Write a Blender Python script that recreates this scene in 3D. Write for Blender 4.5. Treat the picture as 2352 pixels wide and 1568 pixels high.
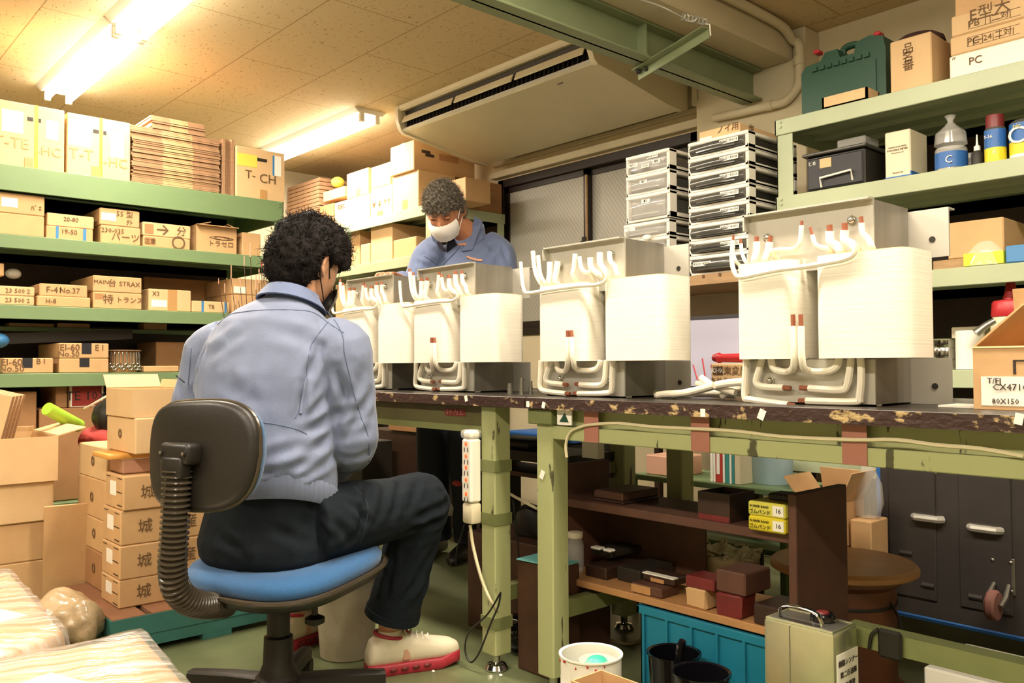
import bpy, bmesh, math, random
from mathutils import Vector, Matrix, Euler, noise
from mathutils.bvhtree import BVHTree
random.seed(7)
S = bpy.context.scene
for o in list(bpy.data.objects): bpy.data.objects.remove(o)
C = S.collection
PI = math.pi
# ------------------------------------------------------------------ camera
FPX = 1941.4
YAW, PITCH, ROLL = math.radians(41.859), math.radians(1.6515), math.radians(-0.2815)
CAMZ = 0.92
_F = Vector((-math.cos(YAW)*math.cos(PITCH), math.sin(YAW)*math.cos(PITCH), math.sin(PITCH)))
_R0 = Vector((math.sin(YAW), math.cos(YAW), 0)); _U0 = _R0.cross(_F)
_R = _R0*math.cos(ROLL) + _U0*math.sin(ROLL); _U = -_R0*math.sin(ROLL) + _U0*math.cos(ROLL)
cam = bpy.data.cameras.new('camera'); camo = bpy.data.objects.new('camera', cam); C.objects.link(camo)
cam.sensor_width = 36.0; cam.lens = 36.0*FPX/2352.0; cam.clip_start = 0.05
camo.matrix_world = Matrix(((_R.x,_U.x,-_F.x,0),(_R.y,_U.y,-_F.y,0),(_R.z,_U.z,-_F.z,CAMZ),(0,0,0,1)))
S.camera = camo
OC = Vector((0,0,CAMZ))
def ray(x, y): return _F + _R*((x-1176)/FPX) - _U*((y-784)/FPX)
def PX(x, y, v): d = ray(x,y); return OC + d*(v/d.x)
def PY(x, y, v): d = ray(x,y); return OC + d*(v/d.y)
def PZ(x, y, v): d = ray(x,y); return OC + d*((v-CAMZ)/d.z)
def PD(x, y, v): return OC + ray(x,y)*v
# ------------------------------------------------------------------ world, exposure
S.view_settings.view_transform = 'Standard'; S.view_settings.look = 'None'
S.view_settings.exposure = 0.0; S.view_settings.gamma = 1.0
w = bpy.data.worlds.new('world'); S.world = w; w.use_nodes = True
w.node_tree.nodes['Background'].inputs[0].default_value = (1.0, 0.88, 0.74, 1)
w.node_tree.nodes['Background'].inputs[1].default_value = 0.25
LIGHT_COL = (1.0, 0.86, 0.69)
LAMP_POWER = 44.0
# fluorescent fixtures: (x0, x1, y) along the ceiling; the builder further down makes each lamp and its light
CEIL = 2.5
FIXTURES = [(-5.25, -4.02, 1.255), (-4.0, -2.77, 1.255), (-1.95, -.75, 1.30), (-0.55, 0.65, 1.50),
            (-5.72, -4.42, 2.80), (-3.6, -2.4, -0.6), (-1.6, -0.4, -0.6), (0.2, 1.4, -0.6)]
# ------------------------------------------------------------------ materials
MATS = {}
def lin(c):
    if isinstance(c, str):
        c = tuple(int(c[i:i+2],16)/255 for i in (0,2,4))
        c = tuple(v/12.92 if v <= .04045 else ((v+.055)/1.055)**2.4 for v in c)
    return (c[0], c[1], c[2], 1)
def mat(name, col, rough=.6, metal=0, var=0.0, vscale=8, bump=0.0, bscale=60, spec=.5, col2=None, thr=None, trans=0, emis=0, alpha=1, stretch=None, sheen=0, coat=0):
    if name in MATS: return MATS[name]
    m = bpy.data.materials.new(name); m.use_nodes = True; n = m.node_tree.nodes; l = m.node_tree.links
    b = n['Principled BSDF']; c = lin(col)
    b.inputs['Base Color'].default_value = c; b.inputs['Roughness'].default_value = rough
    b.inputs['Metallic'].default_value = metal; b.inputs['Specular IOR Level'].default_value = spec
    b.inputs['Transmission Weight'].default_value = trans; b.inputs['Alpha'].default_value = alpha
    if sheen: b.inputs['Sheen Weight'].default_value = sheen
    if coat: b.inputs['Coat Weight'].default_value = coat
    if emis:
        b.inputs['Emission Color'].default_value = c; b.inputs['Emission Strength'].default_value = emis
    if var or bump or col2:
        tc = n.new('ShaderNodeTexCoord'); mp = n.new('ShaderNodeMapping'); l.new(tc.outputs['Object'], mp.inputs[0])
        if stretch: mp.inputs['Scale'].default_value = stretch
    if var or col2:
        t = n.new('ShaderNodeTexNoise'); t.inputs['Scale'].default_value = vscale; t.inputs['Detail'].default_value = 6; t.inputs['Roughness'].default_value = .6
        l.new(mp.outputs[0], t.inputs['Vector']); r = n.new('ShaderNodeValToRGB'); l.new(t.outputs['Fac'], r.inputs[0])
        e = r.color_ramp.elements
        if col2:
            c2 = lin(col2); lo, hi = thr or (.45,.55)
            e[0].position = lo; e[1].position = hi; e[0].color = c; e[1].color = c2
        else:
            e[0].position = .3; e[1].position = .7
            e[0].color = tuple(v*(1-var) for v in c[:3])+(1,); e[1].color = tuple(min(1,v*(1+var)) for v in c[:3])+(1,)
        l.new(r.outputs[0], b.inputs['Base Color'])
    if bump:
        t2 = n.new('ShaderNodeTexNoise'); t2.inputs['Scale'].default_value = bscale; t2.inputs['Detail'].default_value = 3
        l.new(mp.outputs[0], t2.inputs['Vector'])
        bp = n.new('ShaderNodeBump'); bp.inputs['Strength'].default_value = bump; bp.inputs['Distance'].default_value = .01
        l.new(t2.outputs['Fac'], bp.inputs['Height']); l.new(bp.outputs[0], b.inputs['Normal'])
    MATS[name] = m; return m
mat('carton', 'c8a172', .75, var=.10, vscale=5, bump=.08, bscale=40)
mat('carton_pale', 'd3b183', .75, var=.08, vscale=5, bump=.08, bscale=40)
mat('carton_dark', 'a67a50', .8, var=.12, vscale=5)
mat('carton_inner', '9c6f49', .8, var=.08)
mat('flute', '9a7757', .85, var=.25, vscale=30, stretch=(1,1,12))
mat('tape', 'b98f5c', .25)
mat('rack_green', '738c62', .42, var=.07, vscale=3, bump=.03, bscale=30)
mat('rack_pale', 'abb493', .42, var=.07, vscale=3, bump=.03, bscale=30)
mat('beam_green', '86916e', .4, var=.15, vscale=2.5)
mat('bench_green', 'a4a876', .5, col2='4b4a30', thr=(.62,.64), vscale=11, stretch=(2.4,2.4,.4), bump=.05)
mat('bench_shade', '55522f', .55, var=.15, vscale=6); mat('bench_olive', '747a4c', .5, var=.15, vscale=6)  # darkest one: bench green with the left apron's shade put into its colour
mat('bench_top', '2c2723', .32, var=.25, vscale=6)
mat('bench_edge', '35201a', .5, col2='b39a6c', thr=(.56,.62), vscale=30, stretch=(.8,1,1.3), bump=.3, bscale=60)
mat('cream_metal', 'd9ceb0', .45, var=.04, vscale=3)
mat('wall_paint', 'd6c8a8', .8, var=.06, vscale=2, bump=.05)
mat('concrete_paint', 'cbbfa0', .8, var=.08, vscale=2, bump=.05)
mat('floor_green', '6c7352', .34, var=.22, vscale=3.2, bump=.04, bscale=20)
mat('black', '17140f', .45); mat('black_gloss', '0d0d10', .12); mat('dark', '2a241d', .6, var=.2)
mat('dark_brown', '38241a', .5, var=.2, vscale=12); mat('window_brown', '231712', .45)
mat('white', 'ede8da', .5); mat('paper', 'f1ede0', .7); mat('ink', '33261c', .7); mat('ink_red', 'a0342a', .7)
mat('marker', '6b5034', .8)
mat('blue_tape', '3f7fb5', .5); mat('black_tape', '1b1a22', .5); mat('yellow_strap', 'dcc62c', .5)
mat('yellow_note', 'd8cf52', .7); mat('pink_tape', 'a06a58', .6, var=.1)
mat('steel', '9c998f', .33, metal=.85, var=.08, vscale=4); mat('zinc', 'c2c0b6', .48, metal=.55, var=.06, vscale=3)
mat('core_steel', '8d8980', .5, metal=.6, var=.2, vscale=14, stretch=(1,1,.12))
mat('chrome', 'c8c6c0', .15, metal=1); mat('copper', '9a5c44', .45, metal=.3)
mat('sleeve', 'f0ead8', .5); mat('skin', 'c99675', .5, var=.06, vscale=12); mat('skin_old', 'b57a58', .5, var=.06, vscale=12)
mat('hair_black', '130e0d', .75, var=.35, vscale=60, spec=.2); mat('hair_grey', '3a342d', .65, col2='857b6c', thr=(.42,.72), vscale=110, spec=.3)
mat('jacket', '6f7a97', .75, var=.05, vscale=9, bump=.10, bscale=240, sheen=.2)
mat('jacket_dark', '616f92', .8, var=.06, vscale=9, bump=.10, bscale=240, sheen=.2)
mat('seam', '525f7c', .8); mat('trousers', '161d24', .9, var=.08, vscale=14, bump=.12, bscale=200, spec=.2)
mat('navy', '1d2433', .8); mat('mask_white', 'f2efe8', .7, bump=.1, bscale=30)
mat('chair_blue', '265c90', .85, bump=.25, bscale=500, sheen=.3); mat('chair_black', '1c1815', .42, bump=.06, bscale=300)
mat('hose', '3d362c', .22)
mat('shoe_white', 'ddd2b8', .5, var=.06); mat('shoe_red', 'a92b3a', .5)
mat('bin_plastic', 'c4bba4', .45, col2='8f8468', thr=(.4,.75), vscale=4)
mat('pallet_green', '3f7a74', .6, var=.2, vscale=6); mat('pallet_top', '8a5f42', .8, var=.15)
mat('lime', '9fc93a', .5); mat('red_cloth', 'b8433f', .8); mat('pink_box', 'c99a80', .7)
mat('toolbox', '1f4735', .45); mat('blue', '2d63a8', .45); mat('sky_blue', '4f86b8', .6); mat('yellow', 'dccb2e', .45)
mat('neon', 'd8e83a', .5); mat('red', 'b3262c', .4); mat('dark_red', '6f2524', .45, var=.2, vscale=14); mat('lavender', '5a58a5', .5)
mat('crate_blue', '1d7f9d', .45, var=.08); mat('teal', '3fb6a0', .4); mat('cyan_sheet', '7ac4c4', .5)
mat('wood', 'a0805a', .6, var=.2, vscale=10, stretch=(1,6,6)); mat('wood_dark', '4a2f20', .55, var=.25, vscale=8)
mat('wood_red', '5a3a2c', .6, var=.2, vscale=10); mat('reel_board', 'bb8a5a', .45, var=.12, vscale=6)
mat('drum', '6a4028', .5, var=.2, vscale=4); mat('tin', 'c6c7a6', .27, metal=.85, var=.18, vscale=6)
mat('trolley_black', '45413f', .33, metal=.3, var=.1); mat('caster_pink', '8a5e55', .6)
mat('film', 'a58f6e', .35, var=.2, vscale=18, bump=.3, bscale=40, coat=.4)
mat('sack', 'c9c1a3', .75, var=.1, vscale=12, bump=.5, bscale=25)
mat('drawer_smoke', '4b4a45', .18, var=.25, vscale=6, spec=.8); mat('drawer_side', '2c2a26', .4)
mat('screen', '9a97a4', .3, emis=.35); mat('led_red', 'ff5a30', .4, emis=1.2)
mat('cable_cream', 'cfc4a0', .5); mat('cable_black', '191714', .5); mat('brown_fabric', '3a201a', .8)
mat('orange_plastic', 'd99b4a', .4); mat('bucket_blue', 'a9c4cf', .45); mat('book_red', 'b8392f', .5); mat('book_teal', '3f8f8a', .5)
mat('pencase', '2b2a2e', .5)
def glass_mat():
    m = bpy.data.materials.new('clear_plastic'); m.use_nodes = True; b = m.node_tree.nodes['Principled BSDF']
    b.inputs['Base Color'].default_value = (.85,.83,.78,1); b.inputs['Roughness'].default_value = .08; b.inputs['Alpha'].default_value = .28
    b.inputs['Specular IOR Level'].default_value = .9; MATS['clear_plastic'] = m
glass_mat()
def wrap_mat():
    m = bpy.data.materials.new('stretch_wrap'); m.use_nodes = True; n = m.node_tree.nodes; l = m.node_tree.links; b = n['Principled BSDF']
    b.inputs['Roughness'].default_value = .22; b.inputs['Coat Roughness'].default_value = .08; b.inputs['Metallic'].default_value = .2; b.inputs['Coat Weight'].default_value = 1; b.inputs['Specular IOR Level'].default_value = .9
    tc = n.new('ShaderNodeTexCoord'); mp = n.new('ShaderNodeMapping'); mp.inputs['Scale'].default_value = (3.0,11,7); mp.inputs['Rotation'].default_value = (0,0,-.25); l.new(tc.outputs['Object'], mp.inputs[0])
    t = n.new('ShaderNodeTexNoise'); t.inputs['Scale'].default_value = 2.0; t.inputs['Detail'].default_value = 5; l.new(mp.outputs[0], t.inputs[0])
    r = n.new('ShaderNodeValToRGB'); r.color_ramp.elements[0].position=.34; r.color_ramp.elements[1].position=.66
    r.color_ramp.elements[0].color = lin('a08a66'); r.color_ramp.elements[1].color = lin('c9bb9e'); l.new(t.outputs['Fac'], r.inputs[0]); l.new(r.outputs[0], b.inputs['Base Color'])
    bp = n.new('ShaderNodeBump'); bp.inputs['Strength'].default_value=1; bp.inputs['Distance'].default_value=.012; l.new(t.outputs['Fac'], bp.inputs['Height']); l.new(bp.outputs[0], b.inputs['Normal'])
    MATS['stretch_wrap'] = m
wrap_mat()
def film_mat():
    m = bpy.data.materials.new('clear_film'); m.use_nodes = True; n = m.node_tree.nodes; l = m.node_tree.links; b = n['Principled BSDF']
    b.inputs['Base Color'].default_value = (.9,.88,.84,1); b.inputs['Roughness'].default_value = .1; b.inputs['Specular IOR Level'].default_value = 1; b.inputs['Coat Weight'].default_value = 1; b.inputs['Coat Roughness'].default_value = .05
    tc = n.new('ShaderNodeTexCoord'); mp = n.new('ShaderNodeMapping'); mp.inputs['Rotation'].default_value = (0,0,.35); mp2 = n.new('ShaderNodeMapping'); mp2.inputs['Scale'].default_value = (42,2.2,12)
    l.new(tc.outputs['Object'], mp.inputs[0]); l.new(mp.outputs[0], mp2.inputs[0])
    t = n.new('ShaderNodeTexNoise'); t.inputs['Scale'].default_value = 1.0; t.inputs['Detail'].default_value = 4; t.inputs['Distortion'].default_value = .4; l.new(mp2.outputs[0], t.inputs[0])
    bp = n.new('ShaderNodeBump'); bp.inputs['Strength'].default_value=1; bp.inputs['Distance'].default_value=.010; l.new(t.outputs['Fac'], bp.inputs['Height']); l.new(bp.outputs[0], b.inputs['Normal']); l.new(bp.outputs[0], b.inputs['Coat Normal'])
    r = n.new('ShaderNodeMapRange'); r.inputs['From Min'].default_value=.35; r.inputs['From Max'].default_value=.7; r.inputs['To Min'].default_value=.12; r.inputs['To Max'].default_value=.7; l.new(t.outputs['Fac'], r.inputs['Value']); l.new(r.outputs[0], b.inputs['Alpha'])
    MATS['clear_film'] = m
film_mat()
def coil_mat():
    m = bpy.data.materials.new('coil_tape'); m.use_nodes = True; n = m.node_tree.nodes; l = m.node_tree.links; b = n['Principled BSDF']
    b.inputs['Roughness'].default_value = .6
    tc = n.new('ShaderNodeTexCoord'); sp = n.new('ShaderNodeSeparateXYZ'); l.new(tc.outputs['Object'], sp.inputs[0])
    t = n.new('ShaderNodeTexNoise'); t.noise_dimensions = '1D'; t.inputs['Scale'].default_value = 260; l.new(sp.outputs['Z'], t.inputs['W'])
    r = n.new('ShaderNodeValToRGB'); r.color_ramp.elements[0].position=.3; r.color_ramp.elements[1].position=.6
    r.color_ramp.elements[0].color = lin('ebe4d3'); r.color_ramp.elements[1].color = lin('f1ecdf'); l.new(t.outputs['Fac'], r.inputs[0]); l.new(r.outputs[0], b.inputs['Base Color'])
    bp = n.new('ShaderNodeBump'); bp.inputs['Strength'].default_value=.14; bp.inputs['Distance'].default_value=.002; l.new(t.outputs['Fac'], bp.inputs['Height']); l.new(bp.outputs[0], b.inputs['Normal'])
    MATS['coil_tape'] = m
coil_mat()
def ceiling_mat():
    m = bpy.data.materials.new('ceiling_board'); m.use_nodes = True; n = m.node_tree.nodes; l = m.node_tree.links; b = n['Principled BSDF']
    b.inputs['Roughness'].default_value = .85
    tc = n.new('ShaderNodeTexCoord'); mp = n.new('ShaderNodeMapping'); l.new(tc.outputs['Object'], mp.inputs[0])
    v = n.new('ShaderNodeTexNoise'); v.inputs['Scale'].default_value = 45; v.inputs['Detail'].default_value = 4; mp2 = n.new('ShaderNodeMapping'); mp2.inputs['Scale'].default_value=(1,2.2,1)
    l.new(tc.outputs['Object'], mp2.inputs[0]); l.new(mp2.outputs[0], v.inputs[0])
    r = n.new('ShaderNodeValToRGB'); r.color_ramp.elements[0].position=.30; r.color_ramp.elements[1].position=.38
    r.color_ramp.elements[0].color = lin('94794f'); r.color_ramp.elements[1].color = lin('cdb78f'); l.new(v.outputs['Fac'], r.inputs[0])
    br = n.new('ShaderNodeTexBrick'); br.offset = .5; br.inputs['Scale'].default_value = 1; br.inputs['Brick Width'].default_value = .91; br.inputs['Row Height'].default_value = .455
    br.inputs['Mortar Size'].default_value = .003; br.inputs['Color1'].default_value=(1,1,1,1); br.inputs['Color2'].default_value=(1,1,1,1); br.inputs['Mortar'].default_value=(.45,.33,.2,1)
    l.new(mp.outputs[0], br.inputs[0]); mx = n.new('ShaderNodeMix'); mx.data_type='RGBA'; mx.blend_type='MULTIPLY'; mx.inputs[0].default_value=.8
    l.new(r.outputs[0], mx.inputs[6]); l.new(br.outputs[0], mx.inputs[7]); l.new(mx.outputs[2], b.inputs['Base Color'])
    MATS['ceiling_board'] = m
ceiling_mat()
def wired_glass():
    m = bpy.data.materials.new('wired_glass'); m.use_nodes = True; n = m.node_tree.nodes; l = m.node_tree.links; b = n['Principled BSDF']
    b.inputs['Roughness'].default_value = .35
    tc = n.new('ShaderNodeTexCoord'); outs=[]
    for a in (38, -38):
        mp = n.new('ShaderNodeMapping'); mp.inputs['Rotation'].default_value=(0,math.radians(a),0); l.new(tc.outputs['Object'], mp.inputs[0])
        wv = n.new('ShaderNodeTexWave'); wv.bands_direction='X'; wv.inputs['Scale'].default_value=14; l.new(mp.outputs[0], wv.inputs[0])
        r = n.new('ShaderNodeValToRGB'); r.color_ramp.elements[0].position=.0; r.color_ramp.elements[1].position=.14
        r.color_ramp.elements[0].color=(.7,.7,.7,1) if a>0 else (.85,.85,.85,1); r.color_ramp.elements[1].color=(1,1,1,1); l.new(wv.outputs['Fac'], r.inputs[0]); outs.append(r)
    mx = n.new('ShaderNodeMix'); mx.data_type='RGBA'; mx.blend_type='MULTIPLY'; mx.inputs[0].default_value=1
    l.new(outs[0].outputs[0], mx.inputs[6]); l.new(outs[1].outputs[0], mx.inputs[7])
    m2 = n.new('ShaderNodeMix'); m2.data_type='RGBA'; m2.blend_type='MULTIPLY'; m2.inputs[0].default_value=1; m2.inputs[7].default_value=lin('b4b1a6')
    l.new(mx.outputs[2], m2.inputs[6]); l.new(m2.outputs[2], b.inputs['Base Color'])
    t = n.new('ShaderNodeTexNoise'); t.inputs['Scale'].default_value=260; l.new(tc.outputs['Object'], t.inputs[0]); bp = n.new('ShaderNodeBump'); bp.inputs['Strength'].default_value=.3
    bp.inputs['Distance'].default_value=.01; l.new(t.outputs['Fac'], bp.inputs['Height']); l.new(bp.outputs[0], b.inputs['Normal'])
    MATS['wired_glass'] = m
wired_glass()
def tube_mat():
    m = bpy.data.materials.new('lamp_tube'); m.use_nodes = True; n = m.node_tree.nodes; b = n['Principled BSDF']
    b.inputs['Emission Color'].default_value = (1,.93,.78,1); b.inputs['Emission Strength'].default_value = 26; MATS['lamp_tube'] = m
tube_mat()
# ------------------------------------------------------------------ mesh helpers
class M:
    """collects shapes and links them as ONE mesh object"""
    def __init__(s): s.b = bmesh.new(); s.mats = []
    def mi(s, m):
        if m not in s.mats: s.mats.append(m)
        return s.mats.index(m)
    def poly(s, verts, faces, m=None, T=None):
        k = s.mi(m) if m else 0
        vs = [s.b.verts.new(T @ Vector(v) if T else v) for v in verts]; out = []
        for f in faces:
            try: q = s.b.faces.new([vs[i] for i in f]); q.material_index = k; out.append(q)
            except ValueError: pass
        return vs
    def box(s, x0,x1,y0,y1,z0,z1, bev=0, m=None, T=None, seg=1):
        t = bmesh.new(); bmesh.ops.create_cube(t, size=1)
        for v in t.verts: v.co = Vector(((x0+x1)/2+v.co.x*(x1-x0), (y0+y1)/2+v.co.y*(y1-y0), (z0+z1)/2+v.co.z*(z1-z0)))
        if bev: bmesh.ops.bevel(t, geom=t.edges[:], offset=min(bev, .45*min(abs(x1-x0),abs(y1-y0),abs(z1-z0))), segments=seg, affect='EDGES', profile=.5)
        s._take(t, m, T); return s
    def _take(s, t, m, T):
        t.verts.index_update()
        s.poly([v.co.copy() for v in t.verts], [[v.index for v in f.verts] for f in t.faces], m, T); t.free()
    def loft(s, rings, m=None, T=None, cap=True, closed=False):
        n = len(rings[0]); vs = [p for r in rings for p in r]; fs = []
        R = len(rings)
        for i in range(R if closed else R-1):
            a = i*n; b = ((i+1)%R)*n
            for j in range(n): fs.append((a+j, a+(j+1)%n, b+(j+1)%n, b+j))
        if cap and not closed: fs.append(tuple(range(n-1,-1,-1))); fs.append(tuple((R-1)*n+j for j in range(n)))
        s.poly(vs, fs, m, T); return s
    def tube(s, path, r, n=10, m=None, T=None, smooth=0, cap=True, closed=False, flat=1.0):
        P = [Vector(p) for p in path]
        rr = r if isinstance(r, (list,tuple)) else [r]*len(P)
        if smooth: P, rr = spline(P, rr, smooth, closed)
        rings = []; up = None
        for i, p in enumerate(P):
            if closed: d = P[(i+1)%len(P)]-P[i-1]
            else: d = P[min(i+1,len(P)-1)]-P[max(i-1,0)]
            if d.length < 1e-9: d = Vector((0,0,1))
            d.normalize()
            if up is None:
                up = Vector((0,0,1)) if abs(d.z) < .9 else Vector((1,0,0))
            a = up - d*up.dot(d)
            if a.length < 1e-6: a = d.orthogonal()
            a.normalize(); up = a; c = d.cross(a)
            rings.append([p + a*math.cos(2*PI*j/n)*rr[i]*flat + c*math.sin(2*PI*j/n)*rr[i] for j in range(n)])
        s.loft(rings, m, T, cap, closed); return s
    def lathe(s, prof, cx=0, cy=0, n=28, m=None, T=None, cap=True):
        s.loft([[Vector((cx+r*math.cos(2*PI*j/n), cy+r*math.sin(2*PI*j/n), z)) for j in range(n)] for r, z in prof], m, T, cap); return s
    def prism(s, pts, axis, a0, a1, m=None, T=None):
        """pts: 2-D outline; axis: the direction it is extruded along"""
        def q(p, a):
            return {'x': (a,p[0],p[1]), 'y': (p[0],a,p[1]), 'z': (p[0],p[1],a)}[axis]
        n = len(pts); vs = [q(p,a0) for p in pts]+[q(p,a1) for p in pts]
        s.poly(vs, [tuple(range(n)), tuple(range(2*n-1,n-1,-1))]+[(j,j+n,(j+1)%n+n,(j+1)%n) for j in range(n)], m, T); return s
    def ball(s, c, r, m=None, T=None, u=16, v=10):
        t = bmesh.new(); bmesh.ops.create_uvsphere(t, u_segments=u, v_segments=v, radius=1)
        r = (r,r,r) if not hasattr(r,'__len__') else r
        for q in t.verts: q.co = Vector((c[0]+q.co.x*r[0], c[1]+q.co.y*r[1], c[2]+q.co.z*r[2]))
        s._take(t, m, T); return s
    def build(s, name, m=None, parent=None, origin=None, loc=(0,0,0), rot=(0,0,0), smooth=35, fix=True):
        if origin is not None:
            for v in s.b.verts: v.co -= Vector(origin)
        if fix: bmesh.ops.recalc_face_normals(s.b, faces=s.b.faces[:])
        if smooth:
            lim = math.radians(smooth)
            for f in s.b.faces: f.smooth = True
            for e in s.b.edges:
                if len(e.link_faces) == 2 and e.calc_face_angle(0) > lim: e.smooth = False
        me = bpy.data.meshes.new(name); s.b.to_mesh(me); s.b.free()
        if not s.mats: s.mats = [m or 'carton']
        for k in s.mats: me.materials.append(MATS[k or m])
        o = bpy.data.objects.new(name, me); C.objects.link(o)
        if parent: o.parent = parent
        o.location = loc; o.rotation_euler = rot
        return o
def spline(P, rr, k, closed=False):
    out = []; ro = []; n = len(P)
    rng = n if closed else n-1
    for i in range(rng):
        p0,p1,p2,p3 = (P[(i-1)%n],P[i],P[(i+1)%n],P[(i+2)%n]) if closed else (P[max(i-1,0)],P[i],P[i+1],P[min(i+2,n-1)])
        for j in range(k):
            t = j/k
            out.append(.5*((2*p1)+(p2-p0)*t+(2*p0-5*p1+4*p2-p3)*t*t+(3*p1-p0-3*p2+p3)*t**3)); ro.append(rr[i]*(1-t)+rr[(i+1)%n]*t)
    if not closed: out.append(P[-1]); ro.append(rr[-1])
    return out, ro
def tag(o, label=None, cat=None, group=None, kind=None):
    if label: o['label'] = label
    if cat: o['category'] = cat
    if group: o['group'] = group
    if kind: o['kind'] = kind
    return o
def thing(name, label, cat, loc=(0,0,0), rz=0, group=None):
    o = bpy.data.objects.new(name, None); C.objects.link(o); o.location = loc; o.rotation_euler = (0,0,rz); o.empty_display_size = .1
    return tag(o, label, cat, group)
def struct(name, mb, m, parent=None, **k):
    o = mb.build(name, m, parent, **k)
    if not parent: o['kind'] = 'structure'
    return o
_tc = {}
def text_geo(s):
    if s in _tc: return _tc[s]
    c = bpy.data.curves.new('t', 'FONT'); c.body = s; c.extrude = .004; c.align_x = 'CENTER'; c.align_y = 'CENTER'; c.resolution_u = 3 if s.isascii() and len(s) < 6 else 1
    o = bpy.data.objects.new('t', c); C.objects.link(o)
    dg = bpy.context.evaluated_depsgraph_get(); me = bpy.data.meshes.new_from_object(o.evaluated_get(dg))
    _tc[s] = ([v.co.copy() for v in me.vertices], [tuple(p.vertices) for p in me.polygons])
    bpy.data.objects.remove(o); bpy.data.meshes.remove(me); return _tc[s]
def frame(o, u, v):
    u = Vector(u).normalized(); v = Vector(v).normalized(); n = u.cross(v)
    return Matrix(((u.x,v.x,n.x,o[0]),(u.y,v.y,n.y,o[1]),(u.z,v.z,n.z,o[2]),(0,0,0,1)))
def lettering(parent, o, u, v, size, s, m='ink', sx=1.0, name='lettering', off=.0012):
    vs, fs = text_geo(s); T = frame(o, u, v)
    mb = M(); mb.poly([T @ Vector((p.x*size*sx, p.y*size, p.z*.1+off)) for p in vs], fs)
    return mb.build(name, m, parent, smooth=0, fix=False)
def faces_of(w, d, h):
    return {'F': ((-w/2,-d/2,0),(1,0,0),(0,0,1),w,h), 'X': ((w/2,-d/2,0),(0,1,0),(0,0,1),d,h), 'T': ((-w/2,-d/2,h),(1,0,0),(0,1,0),w,d)}
def onface(parent, F, u0,u1,v0,v1, m, name='paper_label', th=.0010):
    o,u,v,W,H = F; T = frame(o,u,v)
    return M().box(u0*W,u1*W,v0*H,v1*H,-.002,th,T=T).build(name, m, parent, smooth=0)
def write(parent, F, u, v, size, s, m='marker', sx=1.0, off=.0022):
    o,uu,vv,W,H = F; p = Vector(o)+Vector(uu)*u*W+Vector(vv)*v*H
    return lettering(parent, p, uu, vv, size, s, m, sx, off=off)
def scribble(parent, F, u, v, wd, ht, m='marker', loops=4, r=.0012, seed=1):
    rnd = random.Random(seed); o,uu,vv,W,H = F; T = frame(o,uu,vv); pts = []
    for k in range(loops*6):
        a = k/6*2*PI; pts.append(T @ Vector((u*W+math.cos(a)*wd/2*(.6+.4*rnd.random())+ (k/(loops*6)-.5)*wd*.3, v*H+math.sin(a)*ht/2*(.5+.5*rnd.random()), .001)))
    return M().tube(pts, r, n=4, smooth=2).build('marker_scribble', m, parent)
def carton(label, x,y,z,w,d,h, rz=0, m='carton', tape=None, stk=(), txt=(), open_=None, name='carton', cat='box', group=None, bev=.004, jit=.0004, tapem='tape'):
    rnd = random.Random(int(abs(x*977+y*331+z*71)*100))
    mb = M()
    if open_ is None:
        mb.box(-w/2,w/2,-d/2,d/2,0,h,bev)
        for v in mb.b.verts: v.co += Vector((rnd.uniform(-jit,jit),rnd.uniform(-jit,jit),0))
    else:
        t = .004
        mb.box(-w/2,w/2,-d/2,d/2,0,t); mb.box(-w/2,-w/2+t,-d/2,d/2,t,h); mb.box(w/2-t,w/2,-d/2,d/2,t,h)
        mb.box(-w/2+t,w/2-t,-d/2,-d/2+t,t,h); mb.box(-w/2+t,w/2-t,d/2-t,d/2,t,h)
    o = mb.build(name, m, loc=(x,y,z), rot=(0,0,rz), smooth=0); tag(o, label, cat, group)
    if open_:
        t = .004
        for side, ang, ln in open_:      # ang 0 = straight up, 90 = flat outward, <0 inward
            a = math.radians(ang); ca, sa = math.cos(a), math.sin(a)
            if side == 'X': T = Matrix.Translation((w/2,0,h)) @ Matrix.Rotation(a,4,'Y'); b = (-t,0,-d/2,d/2,0,ln)
            if side == '-X': T = Matrix.Translation((-w/2,0,h)) @ Matrix.Rotation(-a,4,'Y'); b = (0,t,-d/2,d/2,0,ln)
            if side == 'F': T = Matrix.Translation((0,-d/2,h)) @ Matrix.Rotation(a,4,'X'); b = (-w/2,w/2,0,t,0,ln)
            if side == 'B': T = Matrix.Translation((0,d/2,h)) @ Matrix.Rotation(-a,4,'X'); b = (-w/2,w/2,-t,0,0,ln)
            M().box(*b,T=T).build('flap', m, o, smooth=0)
    Fs = faces_of(w,d,h)
    if tape:
        tw = .05
        if tape in 'F': 
            mt = M().box(-tw/2,tw/2,-d/2-.0012,d/2,h-.001,h+.0006).box(-tw/2,tw/2,-d/2-.0013,-d/2+.001,h*.72,h)
            mt.box(-tw/2,tw/2,-d/2-.0009,-d/2+.001,0,h*.22).build('tape', tapem, o, smooth=0)
        if tape in 'X':
            mt = M().box(-w/2,w/2+.0008,-tw/2,tw/2,h-.001,h+.0006).box(w/2-.001,w/2+.0009,-tw/2,tw/2,h*.72,h)
            mt.box(w/2-.001,w/2+.0009,-tw/2,tw/2,0,h*.22).build('tape', tapem, o, smooth=0)
    for i_, s_ in enumerate(stk): onface(o, Fs[s_[0]], *s_[1:6], th=.0009+.0003*i_, **(dict(name=s_[6]) if len(s_) > 6 else {}))
    for t_ in txt: write(o, Fs[t_[0]], *t_[1:])
    return o
def copy_tree(o, parent=None):
    c = o.copy(); C.objects.link(c)
    if parent is not None: c.parent = parent
    for ch in list(o.children): copy_tree(ch, c)
    return c
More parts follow.
